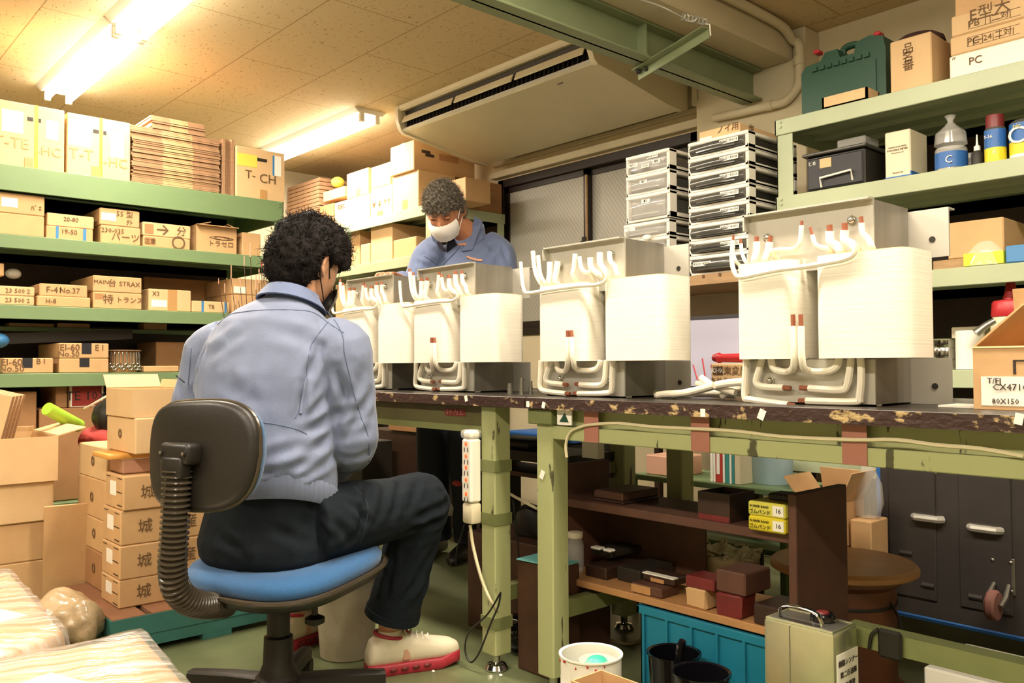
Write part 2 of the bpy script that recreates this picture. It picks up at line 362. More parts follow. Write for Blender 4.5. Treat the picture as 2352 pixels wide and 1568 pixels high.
# ------------------------------------------------------------------ the room
XW0, XW1, YW0, YW1 = -6.25, 3.0, -3.0, 3.75
struct('floor', M().box(XW0,XW1,YW0,YW1+.1,-.08,0), 'floor_green')
struct('ceiling', M().box(XW0,XW1,YW0,YW1+.1,CEIL,CEIL+.08), 'ceiling_board')
struct('wall_left', M().box(XW0-.1,XW0,YW0,YW1+.1,0,CEIL), 'wall_paint')
struct('wall_right', M().box(XW1,XW1+.1,YW0,YW1+.1,0,CEIL), 'wall_paint')
struct('wall_front', M().box(XW0,XW1,YW0-.1,YW0,0,CEIL), 'wall_paint')
WX0, WX1, WZ0, WZ1 = -4.30, -2.66, 1.12, 2.17
mb = M(); mb.box(XW0,WX0,YW1,YW1+.1,0,CEIL); mb.box(WX1,XW1,YW1,YW1+.1,0,CEIL); mb.box(WX0,WX1,YW1,YW1+.1,WZ1,CEIL); mb.box(WX0,WX1,YW1,YW1+.1,0,WZ0)
struct('wall_back', mb, 'wall_paint')
struct('trim_1', M().box(WX0-.05,WX1+.05,YW1-.05,YW1,WZ1+.015,WZ1+.06,.005).box(WX0-.05,WX1+.05,YW1-.025,YW1,WZ1+.10,WZ1+.13,.005), 'concrete_paint')
# window: brown aluminium frame, two sliding sashes of wired glass
wf = M(); wf.box(WX0,WX1,YW1-.02,YW1+.08,WZ1-.055,WZ1,.004); wf.box(WX0,WX1,YW1-.02,YW1+.08,WZ0,WZ0+.05,.004)
wf.box(WX0,WX0+.06,YW1-.02,YW1+.08,WZ0,WZ1,.004); wf.box(WX1-.06,WX1,YW1-.02,YW1+.08,WZ0,WZ1,.004)
win = struct('window_1', wf, 'window_brown')
xm = PY(1350,480,YW1).x
s1 = M(); 
for a,b,yy in ((WX0+.06,xm,.0),(xm-.03,WX1-.06,.03)):
    sa = M(); sa.box(a,a+.03,YW1+yy,YW1+yy+.03,WZ0+.05,WZ1-.055); sa.box(b-.035,b,YW1+yy,YW1+yy+.03,WZ0+.05,WZ1-.055)
    sa.box(a,b,YW1+yy,YW1+yy+.03,WZ1-.09,WZ1-.055); sa.box(a,b,YW1+yy,YW1+yy+.03,WZ0+.05,WZ0+.09)
    so = sa.build('sash', 'window_brown', win)
    M().box(a+.03,b-.035,YW1+yy+.012,YW1+yy+.018,WZ0+.09,WZ1-.09).build('pane', 'wired_glass', so, smooth=0)
s1.box(xm-.012,xm+.004,YW1-.012,YW1,WZ0+.3,WZ1-.09,.003).build('meeting_stile', 'wood', win)
M().box(xm-.03,xm+.0,YW1-.03,YW1-.012,1.62,1.70,.006).ball((xm-.02,YW1-.035,1.66),.012).build('window_latch', 'dark', win)
# column, concrete beam, steel beam
struct('column', M().box(-2.60,-1.985,YW1-.13,YW1+.02,0,CEIL-.001,.006), 'concrete_paint')
struct('concrete_beam', M().box(-2.36,-2.045,YW0,YW1-.131,2.352,CEIL-.001,.008), 'concrete_paint')
xb0, xb1, zb0, zb1 = -2.315, -2.205, 2.197, 2.351
mb = M(); mb.box(xb0,xb1,-1.0,YW1-.14,zb0,zb0+.011,.002); mb.box(xb0,xb1,-1.0,YW1-.14,zb1-.011,zb1,.002); mb.box((xb0+xb1)/2-.005,(xb0+xb1)/2+.005,-1.0,YW1-.14,zb0,zb1)
sb = struct('steel_beam', mb, 'beam_green')
def stiff(yv):
    return M().box(xb0+.004,xb1-.004,yv-.004,yv+.004,zb0+.011,zb1-.011)
stiff(PX(1487,100,xb1).y).build('stiffener', 'beam_green', sb)
# small steel bracket bolted under the beam, with a wire twisted round its end
p0 = PX(1470,130,xb0+.02); p0 = Vector((xb0-.01,p0.y,zb0-.012))
p1 = PZ(1620,62,zb0+.035)
t = thing('hanging_bracket', 'short green angle bracket bolted across the underside of the steel beam', 'bracket', p0)
dv = (p1-p0); L = dv.length; dv.normalize(); sd = Vector((-dv.y,dv.x,0)).normalized()
upv = sd.cross(dv)
Tm = Matrix(((dv.x,sd.x,-upv.x,0),(dv.y,sd.y,-upv.y,0),(dv.z,sd.z,-upv.z,0),(0,0,0,1)))
M().box(0,L,-.02,.02,-.004,0,T=Tm).box(0,L,.016,.02,-.04,0,T=Tm).build('arm', 'beam_green', t)
M().ball((.02,0,-.008),.012).ball((.06,.0,-.008),.010).build('bolt', 'dark', t)
tw = [PZ(1530,20,2.30), PZ(1565,38,2.28), PZ(1580,45,2.27), PZ(1600,52,2.26), p1+Vector((0,0,.02))]
mw = M(); mw.tube([PZ(1440,-10,2.36), PZ(1500,8,2.33)]+tw, .003, n=6, smooth=4)
hel = []
for k in range(60):
    a = k/60; q = tw[1].lerp(tw[-1], a); hel.append(q+Vector((math.cos(k*.9)*.012,math.sin(k*.7)*.008,math.sin(k*.9)*.012)))
mw.tube(hel, .0028, n=5)
tag(mw.build('tie_wire', 'zinc', origin=p1, loc=p1), 'twisted wire tied round the end of the green bracket', 'wire')
tag(M().tube([p1+Vector((.0,.0,.012)), p1+Vector((.012,.012,.01)), p1+Vector((.014,.014,-.035))], .003, n=6).build('hook', 'white', origin=p1, loc=p1), 'small white hook at the tip of the green bracket', 'hook')
# conduit
yc = YW1-.155
pts = [Vector((-2.018,2.6,2.474)), Vector((-2.018,3.0,2.474)), Vector((-2.018,3.25,2.474)), Vector((-2.018,yc-.12,2.465)), Vector((-2.025,yc-.02,2.43)), PY(1836,105,yc), PY(1836,170,yc), PY(1832,200,yc), PY(1805,232,yc), PY(1770,242,yc), PY(1700,259,yc), PY(1640,271,yc)]
cd = thing('conduit_pipe', 'cream conduit pipe running off the ceiling and curving down the column', 'pipe', pts[5])
M().tube(pts, .021, n=12, smooth=5).build('pipe', 'concrete_paint', cd, origin=pts[5])
for a,b in ((PY(1836,130,yc),PY(1836,150,yc)),(PY(1775,241,yc),PY(1760,244.5,yc))):
    M().tube([a,b], .025, n=12).build('coupling', 'concrete_paint', cd, origin=pts[5])
# ------------------------------------------------------------------ lamps
def lamp(x0, x1, y, label):
    t = thing('fluorescent_light', label, 'lamp', ((x0+x1)/2, y, CEIL))
    L = (x1-x0)/2
    M().prism([(-.115,0),(-.085,-.028),(.085,-.028),(.115,0)], 'x', -L, L).build('housing', 'white', t, smooth=0)
    M().box(-L+.04,-.02,-.03,.03,-.034,-.028).box(.02,L-.04,-.03,.03,-.034,-.028).build('ballast_cover', 'white', t, smooth=0)
    for s in (-1,1):
        M().tube([(-L+.03,s*.055,-.058),(L-.03,s*.055,-.058)], .016, n=12).build('tube', 'lamp_tube', t)
        for e in (-1,1): M().box(e*(L-.015)-.012,e*(L-.015)+.012,s*.055-.016,s*.055+.016,-.08,-.028,.003).build('socket', 'white', t)
    ld = bpy.data.lights.new('tube_light', 'AREA'); ld.shape = 'RECTANGLE'; ld.size = 2*L-.08; ld.size_y = .16; ld.energy = LAMP_POWER; ld.color = LIGHT_COL
    lo = bpy.data.objects.new('tube_light', ld); C.objects.link(lo); lo.parent = t; lo.location = (0,0,-.082)
LL = ['fluorescent ceiling light whose far end glows just above the strapped cartons', 'long bright fluorescent ceiling light crossing the upper left corner',
      'fluorescent ceiling light above the work bench', 'fluorescent ceiling light above the right end of the bench',
      'smaller looking fluorescent ceiling light between the two rack rows', 'fluorescent ceiling light above the wrapped goods', 'fluorescent ceiling light above the aisle', 'fluorescent ceiling light above the aisle end']
for f, l in zip(FIXTURES, LL): lamp(*f, l)
# ------------------------------------------------------------------ air conditioner under the ceiling
ax0, ax1 = -4.27, -2.655
ac = thing('air_conditioner', 'long cream ceiling-hung air conditioner with a dark slotted outlet', 'air conditioner', ((ax0+ax1)/2, 3.2, CEIL))
def q(y,z): return (y-3.2, z-CEIL)
L = (ax1-ax0)/2
low = [q(2.925,2.352), q(2.935,2.345), q(3.1,2.322), q(3.45,2.262), q(3.58,2.250), q(3.62,2.262), q(3.62,2.499), q(2.99,2.499), q(2.99,2.42)]
M().prism(low, 'x', -L+.03, L-.03).build('body', 'cream_metal', ac, smooth=20)
M().prism([q(2.885,2.499), q(2.99,2.499), q(2.99,2.485), q(2.90,2.468), q(2.888,2.478)], 'x', -L+.03, L-.03).build('top_panel', 'cream_metal', ac, smooth=20)
M().prism([q(2.935,2.36), q(2.985,2.42), q(2.985,2.484), q(2.93,2.47), q(2.95,2.42)], 'x', -L+.032, L-.032).build('outlet_recess', 'black', ac, smooth=0)
M().prism([q(2.910,2.355), q(2.928,2.350), q(2.940,2.362), q(2.925,2.370)], 'x', -L+.03, L-.03).build('front_lip', 'white', ac, smooth=20)
endp = [q(2.885,2.499), q(2.878,2.47), q(2.885,2.40), q(2.905,2.355), q(2.93,2.335), q(3.1,2.312), q(3.45,2.252), q(3.58,2.242), q(3.625,2.26), q(3.625,2.499)]
for s in (-1,1): M().prism(endp, 'x', s*L-.03*(s>0), s*L+.03*(s<0)).build('end_cap', 'cream_metal', ac, smooth=30)
for k in range(3):
    a = -L+.045+k*(2*L-.09)/3; b = a+(2*L-.09)/3-.025
    lo = M().prism([q(2.896,2.398), q(2.914,2.436), q(2.918,2.434), q(2.902,2.394)], 'x', a, b); lo.build('louver', 'cream_metal', ac, smooth=0)
mb = M()
for k in range(46):
    x = -L+.06+k*(2*L-.12)/45; mb.box(x-.0015,x+.0015,2.925-3.2,2.955-3.2,2.375-CEIL,2.43-CEIL)
mb.build('vertical_fins', 'dark', ac, smooth=0)['kind'] = 'stuff'
M().box(L-.33,L-.29,2.99-3.2,2.9905-3.2,-.168,-.161).build('maker_badge', 'dark', ac, smooth=0)
M().box(-L+.10,-L+.16,3.62-3.2,YW1-3.2,-.22,-.10,.01).build('rear_pipe_cover', 'cream_metal', ac)
tag(M().box(-.03,.03,-.07,.07,-.11,.11,.01).build('duct_cover','concrete_paint', loc=(ax1+.05,3.69,2.38)), 'cream duct cover between the air conditioner and the column', 'duct')
# ------------------------------------------------------------------ racks
def rack(label, x0,x1,y0,y1,levels,top,m,postw=.045,front='F',beamh=.05, deck=.012, tophigh=None, back='B'):
    t = thing('storage_rack', label, 'rack', ((x0+x1)/2,(y0+y1)/2,0)); cx,cy = (x0+x1)/2,(y0+y1)/2
    for sx in (x0,x1-postw):
        for sy in (y0,y1-postw):
            p = M().box(sx-cx,sx+.004-cx if sx==x0 else sx+postw-cx,sy-cy,sy+postw-cy,0,top) if False else M()
            ox = sx-cx; oy = sy-cy; th=.003
            xo = ox if sx==x0 else ox+postw-th; yo = oy if sy==y0 else oy+postw-th
            p.box(xo,xo+th,oy,oy+postw,0,top); p.box(ox,ox+postw,yo,yo+th,0,top)
            p.build('post', m, t, smooth=0)
    for k,z in enumerate(levels):
        bh = beamh if k or not tophigh else tophigh
        mb = M().box(x0+.004-cx,x1-.004-cx,y0+.004-cy,y1-.004-cy,z-deck,z-.001)
        o_=.006
        for (a,b,c,d) in ((x0-o_,x1+o_,y0-o_,y0+.002),(x0-o_,x1+o_,y1-.002,y1+o_),(x0-o_,x0+.002,y0-o_,y1+o_),(x1-.002,x1+o_,y0-o_,y1+o_)):
            mb.box(a-cx,b-cx,c-cy,d-cy,z-bh,z,.002)
        n = 9 if (x1-x0)>(y1-y0) else 9
        for i in range(1,4):
            if (x1-x0)>(y1-y0): yy = y0+(y1-y0)*i/4-cy; mb.box(x0-cx,x1-cx,yy-.012,yy+.012,z-deck-.02,z-deck)
            else: xx = x0+(x1-x0)*i/4-cx; mb.box(xx-.012,xx+.012,y0-cy,y1-cy,z-deck-.02,z-deck)
        mb.build('shelf', m, t, smooth=0)
    bo = M()
    for z in levels:
        for sx in (x0+.02, x1-.02):
            for dz in (.012,.03): bo.tube([(sx-cx,y0-cy-.006,z-dz),(sx-cx,y0-cy-.011,z-dz)], .005, n=6)
        for sy in (y0+.02,y1-.02):
            for dz in (.012,.03): bo.tube([(x1-cx+.006,sy-cy,z-dz),(x1-cx+.011,sy-cy,z-dz)], .005, n=6)
    bo.build('bolts', m, t)['kind'] = 'stuff'
    if back == 'B': M().box(x0+.05-cx,x1-.05-cx,y1-.002-cy,y1+.006-cy,.25,top-.02).build('dark_backing','dark_brown',t,smooth=0)  # added dark sheet, so the space behind the shelves reads dark
    if back == 'L': M().box(x0-.006-cx,x0+.002-cx,y0+.05-cy,y1-.05-cy,.25,top-.02).build('dark_backing','dark_brown',t,smooth=0)  # same added dark sheet for a rack seen from its long side
    return t
XL = -4.30
ZL = [PX(0,376,XL).z, PX(0,536,XL).z, PX(0,699,XL).z, PX(0,858,XL).z, .30]
RL = rack('green steel storage rack on the left loaded with cartons on every shelf', XL-.62, XL, -.25, 2.155, ZL, ZL[0]-.002, 'rack_green', beamh=.062, tophigh=.115, back='L')
YM = 3.10
ZM = [1.926, 1.622, 1.18, .75, .3]
rack('pale green storage rack by the window behind the older worker', -6.2, -4.20, YM, 3.70, ZM, 1.925, 'rack_pale', beamh=.065, postw=.06)
YR = 2.95
ZR = [1.868, 1.568, 1.236, .90, PY(1960,1056,2.95).z]
rack('pale green storage rack on the right holding tool boxes and spray cans', -1.742, .6, YR, 3.55, ZR, 1.866, 'rack_pale', beamh=.060, postw=.066)
# ------------------------------------------------------------------ cartons on the left rack
def lbox(label, p0, p1, pt, z, depth=.40, xf=XL, **k):
    """front face on the plane X = xf, between picture columns p0 and p1, top at row pt; returns the top height"""
    pm = (p0+p1)/2; a = PX(p0,pt,xf).y; b = PX(p1,pt,xf).y; h = PX(pm,pt,xf).z - z
    carton(label, xf-depth/2, (a+b)/2, z, depth, (b-a)-.004, h, **k); return z+h+.0006
x = XL-.02
Z1,Z2,Z3,Z4,Z5 = [z+.0012 for z in ZL]
lbox('large carton at the left end of the top shelf with torn white label', -40,150,237,Z1,.42,xf=x, m='carton_pale', stk=[('X',.22,.48,.52,.86,'paper'),('X',.76,.92,.50,.80,'paper'),('X',.62,.665,0,1,'yellow_strap','strap'),('X',.53,.60,.74,.80,'dark','hand_hole'),('X',.665,.70,.74,.80,'dark','hand_hole'),('X',.50,.60,0,.16,'tape','tape')], txt=[('X',.34,.36,.07,'T-TE','tape'),('X',.80,.30,.06,'-HC','tape')])  # lamp glow painted in: letters paled to the tape colour
lbox('large carton with yellow strap standing right of the torn-label carton', 153,301,270,Z1,.42,xf=x, m='carton_pale', stk=[('X',.02,.37,.48,.90,'paper'),('X',.68,.89,.38,.80,'paper'),('X',.50,.55,0,1,'yellow_strap','strap'),('X',.40,.49,.73,.79,'dark','hand_hole'),('X',.56,.61,.73,.79,'dark','hand_hole'),('X',.38,.52,0,.18,'tape','tape')], txt=[('X',.22,.34,.07,'T-T','tape'),('X',.76,.28,.065,'-HC','tape')])  # letters paled here too, as if washed out by the lamp
# flattened cartons: each sheet is a thing
def sheets(n, y0, y1, z, t, xf, d, label, grp, jx=.012):
    src = None
    for k in range(n):
        m = M(); T_ = t*.86
        m.box(-d/2,d/2,-(y1-y0)/2,(y1-y0)/2,0,T_,0)
        cy_ = (y1-y0)*.03
        if src is None:
            m.box(d/2,d/2+.0015,-(y1-y0)*.16,(y1-y0)*.18,0,T_*.75, m='carton')
            m.mats = ['flute','carton']
            for f in m.b.faces: f.material_index = 1 if f.calc_center_median().x > d/2+.0001 else 0
            src = m.build('flattened_carton', 'flute', smooth=0); o = src
        else: m.b.free(); o = src.copy(); C.objects.link(o)
        tag(o, label, 'cardboard', grp)
        o.location = (xf-d/2+random.uniform(-jx,0), (y0+y1)/2+random.uniform(-.006,.006), z+k*t)
    return z+n*t
ya, yb = PX(306,430,x).y, PX(508,430,x).y
zt = sheets(26, ya, yb, Z1, .0088, x-.01, .42, 'flattened carton in the lower two bundles stacked beside the strapped cartons', 'flattened cartons in the wide bundles')
zt2 = PX(400,300,x).z
zt = sheets(max(4,int((zt2-zt)/.0088)), ya-.01, yb-.005, zt+.001, .0088, x-.012, .42, 'flattened carton in the lower two bundles stacked beside the strapped cartons', 'flattened cartons in the wide bundles')
ya2, yb2 = PX(350,275,x).y, PX(472,275,x).y
sheets(7, ya2, yb2, zt+.001, .0095, x-.01, .34, 'flattened carton in the small bundle on top of the wide bundles', 'flattened cartons in the small top bundle')
for k in range(4):
    a = PX(514+k*6.5,440,x).y
    o = M().box(-.19,.19,-.007,.007,0,.30+.004*(k%2)).build('flattened_carton', 'flute', loc=(x-.2-.01*(k%3), a+.006, Z1), smooth=0)
    tag(o, 'flattened carton standing on edge between the bundles and the yellow note carton', 'cardboard', 'cartons standing on edge')
lbox('carton with pen letters and a yellow note at the right end of the top shelf', 542,655,343,Z1,.38,xf=x, m='carton_pale', stk=[('X',.02,.42,.62,.86,'yellow_note'),('X',.74,.78,.52,.92,'blue_tape'),('X',.78,.92,.52,.92,'paper'),('X',.42,.62,.76,.82,'dark','hand_hole'),('X',.48,.62,0,.2,'tape','tape')], txt=[('X',.28,.46,.065,'T-'),('X',.64,.42,.07,'CH')])
# second shelf
z = lbox('big lower carton at the left end of the second shelf', -30,103,491,Z2,.45,xf=x)
lbox('big upper carton with a white label at the left end of the second shelf', -30,104,444,z,.45,xf=x, stk=[('X',.24,.52,.30,.75,'paper')], txt=[('X',.85,.35,.03,'ﾊﾞﾈ')])
z = lbox('flat carton with two blue tape bands on the second shelf', 105,215,522,Z2,.36,xf=x-.01, stk=[('X',.20,.26,0,1,'blue_tape','tape'),('X',.78,.85,0,1,'blue_tape','tape')], txt=[('X',.48,.62,.03,'19-50')])
lbox('flat carton lying on the blue taped one', 107,217,493,z,.36,xf=x-.015, m='carton_pale', txt=[('X',.5,.6,.028,'20-80')])
z = lbox('lower carton of the tall pair on the second shelf with pen numbers', 230,324,520,Z2,.40,xf=x, txt=[('X',.30,.72,.032,'230-035'),('X',.62,.38,.045,'パーツ')])
lbox('upper carton of the tall pair with label and printed frame on the second shelf', 228,322,481,z,.40,xf=x, stk=[('X',.04,.40,.28,.72,'paper')], txt=[('X',.62,.72,.035,'55 型'),('X',.74,.25,.03,'外')])
z = lbox('lower flat carton with a pen circle on the second shelf', 328,438,545,Z2,.38,xf=x, stk=[('X',.04,.24,.2,.85,'carton_dark','printed_box')], txt=[('X',.74,.5,.09,'○'),('X',.14,.5,.03,'注意')])
lbox('upper flat carton with an arrow drawn on it on the second shelf', 327,439,514,z,.38,xf=x, m='carton_pale', stk=[('X',.04,.22,.15,.85,'carton_dark','printed_box')], txt=[('X',.40,.5,.08,'→'),('X',.80,.5,.05,'分')])
# sagging open carton with scribble
a = PX(452,580,x).y; b = PX(549,580,x).y; h = PX(500,518,x).z-Z2
o = carton('sagging open carton with scribbled marker lines on the second shelf', x-.2,(a+b)/2,Z2,.36,b-a-.01,h, open_=[('B',-70,.05),('F',-75,.08),('X',100,.03)], jit=.0006)
Fs = faces_of(.36,b-a-.01,h); scribble(o,Fs['X'],.62,.56,.12,.022,loops=5); write(o,Fs['X'],.60,.34,.035,'トラセロ')
lbox('narrow worn carton at the right end of the second shelf', 556,600,535,Z2,.34,xf=x-.02)
# third shelf
z = lbox('lower slab carton at the left end of the third shelf', -20,80,679,Z3,.36,xf=x, m='carton_pale', txt=[('X',.6,.5,.028,'23 500 2')])
lbox('upper slab carton at the left end of the third shelf', -20,81,657,z,.36,xf=x, m='carton_pale', txt=[('X',.6,.5,.028,'23 500 2')])
lbox('small upright carton cut off by the picture edge on the third shelf', -20,11,604,z+.09,.2,xf=x-.05)
tag(M().ball((0,0,.03),(.03,.035,.025)).build('plastic_bag_bundle','paper',loc=(x-.25,PX(30,640,x-.25).y,z+.093)), 'white bundle in a clear bag behind the slab cartons', 'bundle')
z = lbox('lower of the two cartons in crinkled clear wrap', 84,209,681,Z3,.36,xf=x, txt=[('X',.25,.5,.03,'H-8')])
z = z
lbox('upper carton in crinkled clear wrap on the third shelf', 90,202,653,z,.36,xf=x-.01, txt=[('X',.30,.5,.04,'F-41'),('X',.62,.5,.035,'No.37')])
z = lbox('lower carton of the matching pair on the third shelf', 213,327,672,Z3,.40,xf=x, stk=[('X',.03,.2,.55,.9,'carton_dark','printed_box')], txt=[('X',.30,.55,.05,'特'),('X',.74,.55,.032,'トランス')])
lbox('upper carton of the matching pair on the third shelf', 213,327,635,z,.40,xf=x, txt=[('X',.16,.6,.028,'MAIN'),('X',.74,.55,.032,'STRAX'),('X',.38,.55,.04,'台')])
lbox('square carton with brown tape and a white label on the third shelf', 341,440,665,Z3,.34,xf=x-.01, m='carton_pale', stk=[('X',.06,.42,.18,.50,'paper'),('X',.44,.66,0,1,'tape','tape')], txt=[('X',.16,.78,.03,'X3')])
lbox('long flat box with blue tape bands on the third shelf', 441,528,692,Z3,.30,xf=x-.005, m='carton_pale', stk=[('X',.24,.30,0,1,'blue_tape','tape'),('X',.86,.92,0,1,'blue_tape','tape')], txt=[('X',.5,.5,.03,'T8')])
z = lbox('lower carton at the right end of the third shelf', 532,620,678,Z3,.34,xf=x-.02)
lbox('upper carton with torn label at the right end of the third shelf', 532,614,641,z,.34,xf=x-.02, stk=[('X',.05,.40,.1,.5,'paper')])
# things seen deep on the inner side of the third shelf
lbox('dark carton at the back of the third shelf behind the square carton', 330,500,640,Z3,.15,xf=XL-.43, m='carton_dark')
# fourth shelf
z = lbox('low single carton with a black tape patch on the fourth shelf', 5,124,822,Z4,.36,xf=x, m='carton', stk=[('X',.38,.58,.35,1,'black_tape','tape')], txt=[('X',.17,.72,.042,'EI-60'),('X',.74,.78,.036,'B I'),('X',.17,.3,.04,'No.50')])
z = lbox('lower black-taped carton of the pair on the fourth shelf', 135,251,823,Z4,.40,xf=x, m='carton', stk=[('X',.40,.60,.40,1,'black_tape','tape')])
lbox('upper black-taped carton of the pair on the fourth shelf', 136,251,788,z,.40,xf=x, m='carton', stk=[('X',.44,.64,.28,1,'black_tape','tape')], txt=[('X',.20,.70,.042,'EI-60'),('X',.80,.70,.04,'E I'),('X',.18,.28,.036,'No.50')])
lbox('low carton right of the ring terminal holder on the fourth shelf', 330,412,840,Z4,.15,xf=x-.02)
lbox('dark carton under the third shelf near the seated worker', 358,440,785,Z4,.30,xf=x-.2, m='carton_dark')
# ring terminals hanging from a can with a tray on top
cy_ = PX(292,850,x).y; base = Vector((x-.085, cy_, Z4)); hh = PX(292,806,x).z - Z4
t = thing('terminal_holder', 'round can hung with silver ring terminals under a cardboard disc on the fourth shelf', 'holder', base)
M().lathe([(.070,0),(.073,.005),(.073,hh*.95),(.07,hh)]).build('can', 'carton_dark', t)
M().lathe([(.088,hh),(.09,hh+.004),(.088,hh+.006)], n=24).build('disc', 'flute', t)
for k in range(11):
    a = -1.15+k*.23; ca,sa = math.cos(a)*.080, math.sin(a)*.080; zl = hh*(.25 if k%2 else .12)
    mm = M().tube([(ca*.95,sa*.95,hh*.96),(ca,sa,hh*.8),(ca,sa,zl+.02)], .0045, n=6)
    mm.tube([(ca+.0*j, sa+math.cos(j/8*2*PI)*.009, zl+.009+math.sin(j/8*2*PI)*.009) for j in range(8)], .0032, n=5, closed=True)
    mm.build('ring_terminal', 'chrome', t)
# inner rack behind (seen between shelves)
zi = PX(80,752,XL-.5).z
for k,(a,b) in enumerate(((20,126),(132,208),(330,385))):
    lbox(['thin carton far back under the third shelf, leftmost','thin carton far back under the third shelf, beside the leftmost','thin carton far back under the third shelf near the disc holder'][k], a,b,742,zi,.1,xf=XL-.47)
tag(M().box(-.07,.06,-.75,.95,-.02,0).build('inner_ledge','rack_green',loc=(XL-.50,PX(250,760,XL-.5).y-.3,zi-.001),smooth=0), 'narrow green ledge inside the left rack under the third shelf', 'ledge')
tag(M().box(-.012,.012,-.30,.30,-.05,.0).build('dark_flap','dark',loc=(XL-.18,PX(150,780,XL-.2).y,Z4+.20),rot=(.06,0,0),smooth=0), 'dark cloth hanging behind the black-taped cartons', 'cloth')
tag(M().ball((0,0,.03),(.05,.05,.035)).build('blue_glove','blue_tape',loc=(x-.06,PX(6,790,x-.1).y-.03,Z4+.118)), 'blue rag lying at the left edge on the fourth shelf', 'rag')
# below the fourth shelf
def lb2(label,p0,p1,pt,z,**k): return lbox(label,p0,p1,pt,z,**k)
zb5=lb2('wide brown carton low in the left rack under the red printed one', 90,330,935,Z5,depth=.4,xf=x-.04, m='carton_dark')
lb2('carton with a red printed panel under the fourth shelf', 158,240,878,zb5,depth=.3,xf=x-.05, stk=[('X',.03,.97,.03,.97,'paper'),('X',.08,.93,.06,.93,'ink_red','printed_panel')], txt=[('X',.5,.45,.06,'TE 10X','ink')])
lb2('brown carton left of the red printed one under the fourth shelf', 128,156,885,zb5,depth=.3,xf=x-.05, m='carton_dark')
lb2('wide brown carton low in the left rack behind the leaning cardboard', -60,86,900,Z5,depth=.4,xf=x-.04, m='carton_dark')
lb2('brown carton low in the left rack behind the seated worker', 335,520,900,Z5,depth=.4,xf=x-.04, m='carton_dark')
# ------------------------------------------------------------------ cartons on the middle rack
def fbox(label, p0, p1, pt, z, yf, depth=.35, side=None, pe=None, **k):
    """front face on the plane Y = yf; pe: the picture column where its right side ends (sets the depth)"""
    pm = (p0+p1)/2; a = PY(p0,pt,yf).x; b = PY(p1,pt,yf).x; h = PY(pm,pt,yf).z - z
    if pe: depth = max(.05, PX(pe,pt,b).y - yf)
    carton(label, (a+b)/2, yf+depth/2, z, (b-a)-.004, depth, h, **k); return z+h+.0006
ym = YM+.0
Y1,Y2,Y3 = ZM[0]+.0012, ZM[1]+.0012, ZM[2]+.0012
c1=PY(790,480,3.14)
fbox('carton with red printed letters and a white sheet behind the two heads', 768,850,455,Y1,3.13,pe=None,m='carton_pale',stk=[('F',.50,.99,.05,.85,'paper')],txt=[('F',.20,.78,.045,'IDEC','ink_red')])
z=fbox('carton printed with fragile and this-way-up marks', 851,901,428,Y1,3.13,m='carton_pale',stk=[('F',.32,.58,0,.2,'tape','tape')],txt=[('F',.16,.42,.045,'▼'),('F',.44,.42,.045,'☂'),('F',.78,.45,.05,'↑↑')])
fbox('upright carton with a bright white paper above the fragile marks', 852,896,378,z,3.13,depth=.3,m='carton_pale',stk=[('F',.35,.95,.1,.97,'paper')])
fbox('tilted carton with torn white papers above the red lettered carton', 796,846,392,PY(820,452,3.13).z+.004,3.14,depth=.25,m='carton',stk=[('F',.05,.40,.05,.85,'paper'),('F',.50,.95,.45,.98,'paper'),('F',.45,.65,0,.3,'tape','tape')])
fbox('shallow carton with a yellow lidded thing above the red lettered carton', 742,792,434,PY(765,457,3.13).z+.004,3.15,depth=.25)
tag(M().ball((0,0,.045),(.055,.05,.04)).build('yellow_cap','yellow_note',loc=(PY(776,425,3.25).x,3.25,PY(776,432,3.25).z)), 'pale yellow cap lying in the shallow carton', 'cap')
z=fbox('large bright carton just left of the older worker head', 901,961,398,Y1,3.12,pe=None,depth=.30,m='carton_pale',stk=[('F',.40,.60,0,.28,'tape','tape')])
fbox('large carton with a black S shaped logo at the top near the air conditioner', 896,951,330,z,3.10,depth=.5,m='carton',stk=[('F',.45,.62,.6,1,'tape','tape'),('X',.12,.26,.62,.72,'ink','logo'),('X',.18,.32,.52,.62,'ink','logo'),('X',.40,.72,.48,.70,'carton_dark','logo')])
fbox('carton behind the older worker, right of the bright ones', 1000,1070,415,Y1,3.2,depth=.2,m='carton')
o_=PX(1100,450,-4.19)
tag(carton('dark carton with large red letters near the window frame', -4.32,3.56,Y1,.22,.26,.20,m='carton_dark',txt=[('X',.40,.80,.06,'IDEC','ink_red')]))
for k,(p0,p1,pt) in enumerate(((690,768,430),)):
    pass
def sheets2(p0,p1,pb,pt,yf,n,label,grp):
    a=PY(p0,pb,yf).x;b=PY(p1,pb,yf).x;z0=Y1;z1=PY((p0+p1)/2,pt,yf).z;t=(z1-z0)/n
    src=None
    for k in range(n):
        if src is None: src=M().box(-(b-a)/2,(b-a)/2,-.14,.14,0,t*.85).build('flattened_carton','flute',smooth=0);o=src
        else: o=src.copy();C.objects.link(o)
        tag(o,label,'cardboard',grp);o.location=((a+b)/2+random.uniform(-.008,.008),yf+.15,z0+k*t)
sheets2(657,730,470,418,3.14,14,'flattened carton in the bundle just right of the yellow note carton','flattened cartons on the middle rack')
fbox('brown carton on the middle rack behind the young worker hair', 734,766,470,Y1,3.14,depth=.3,m='carton_dark')
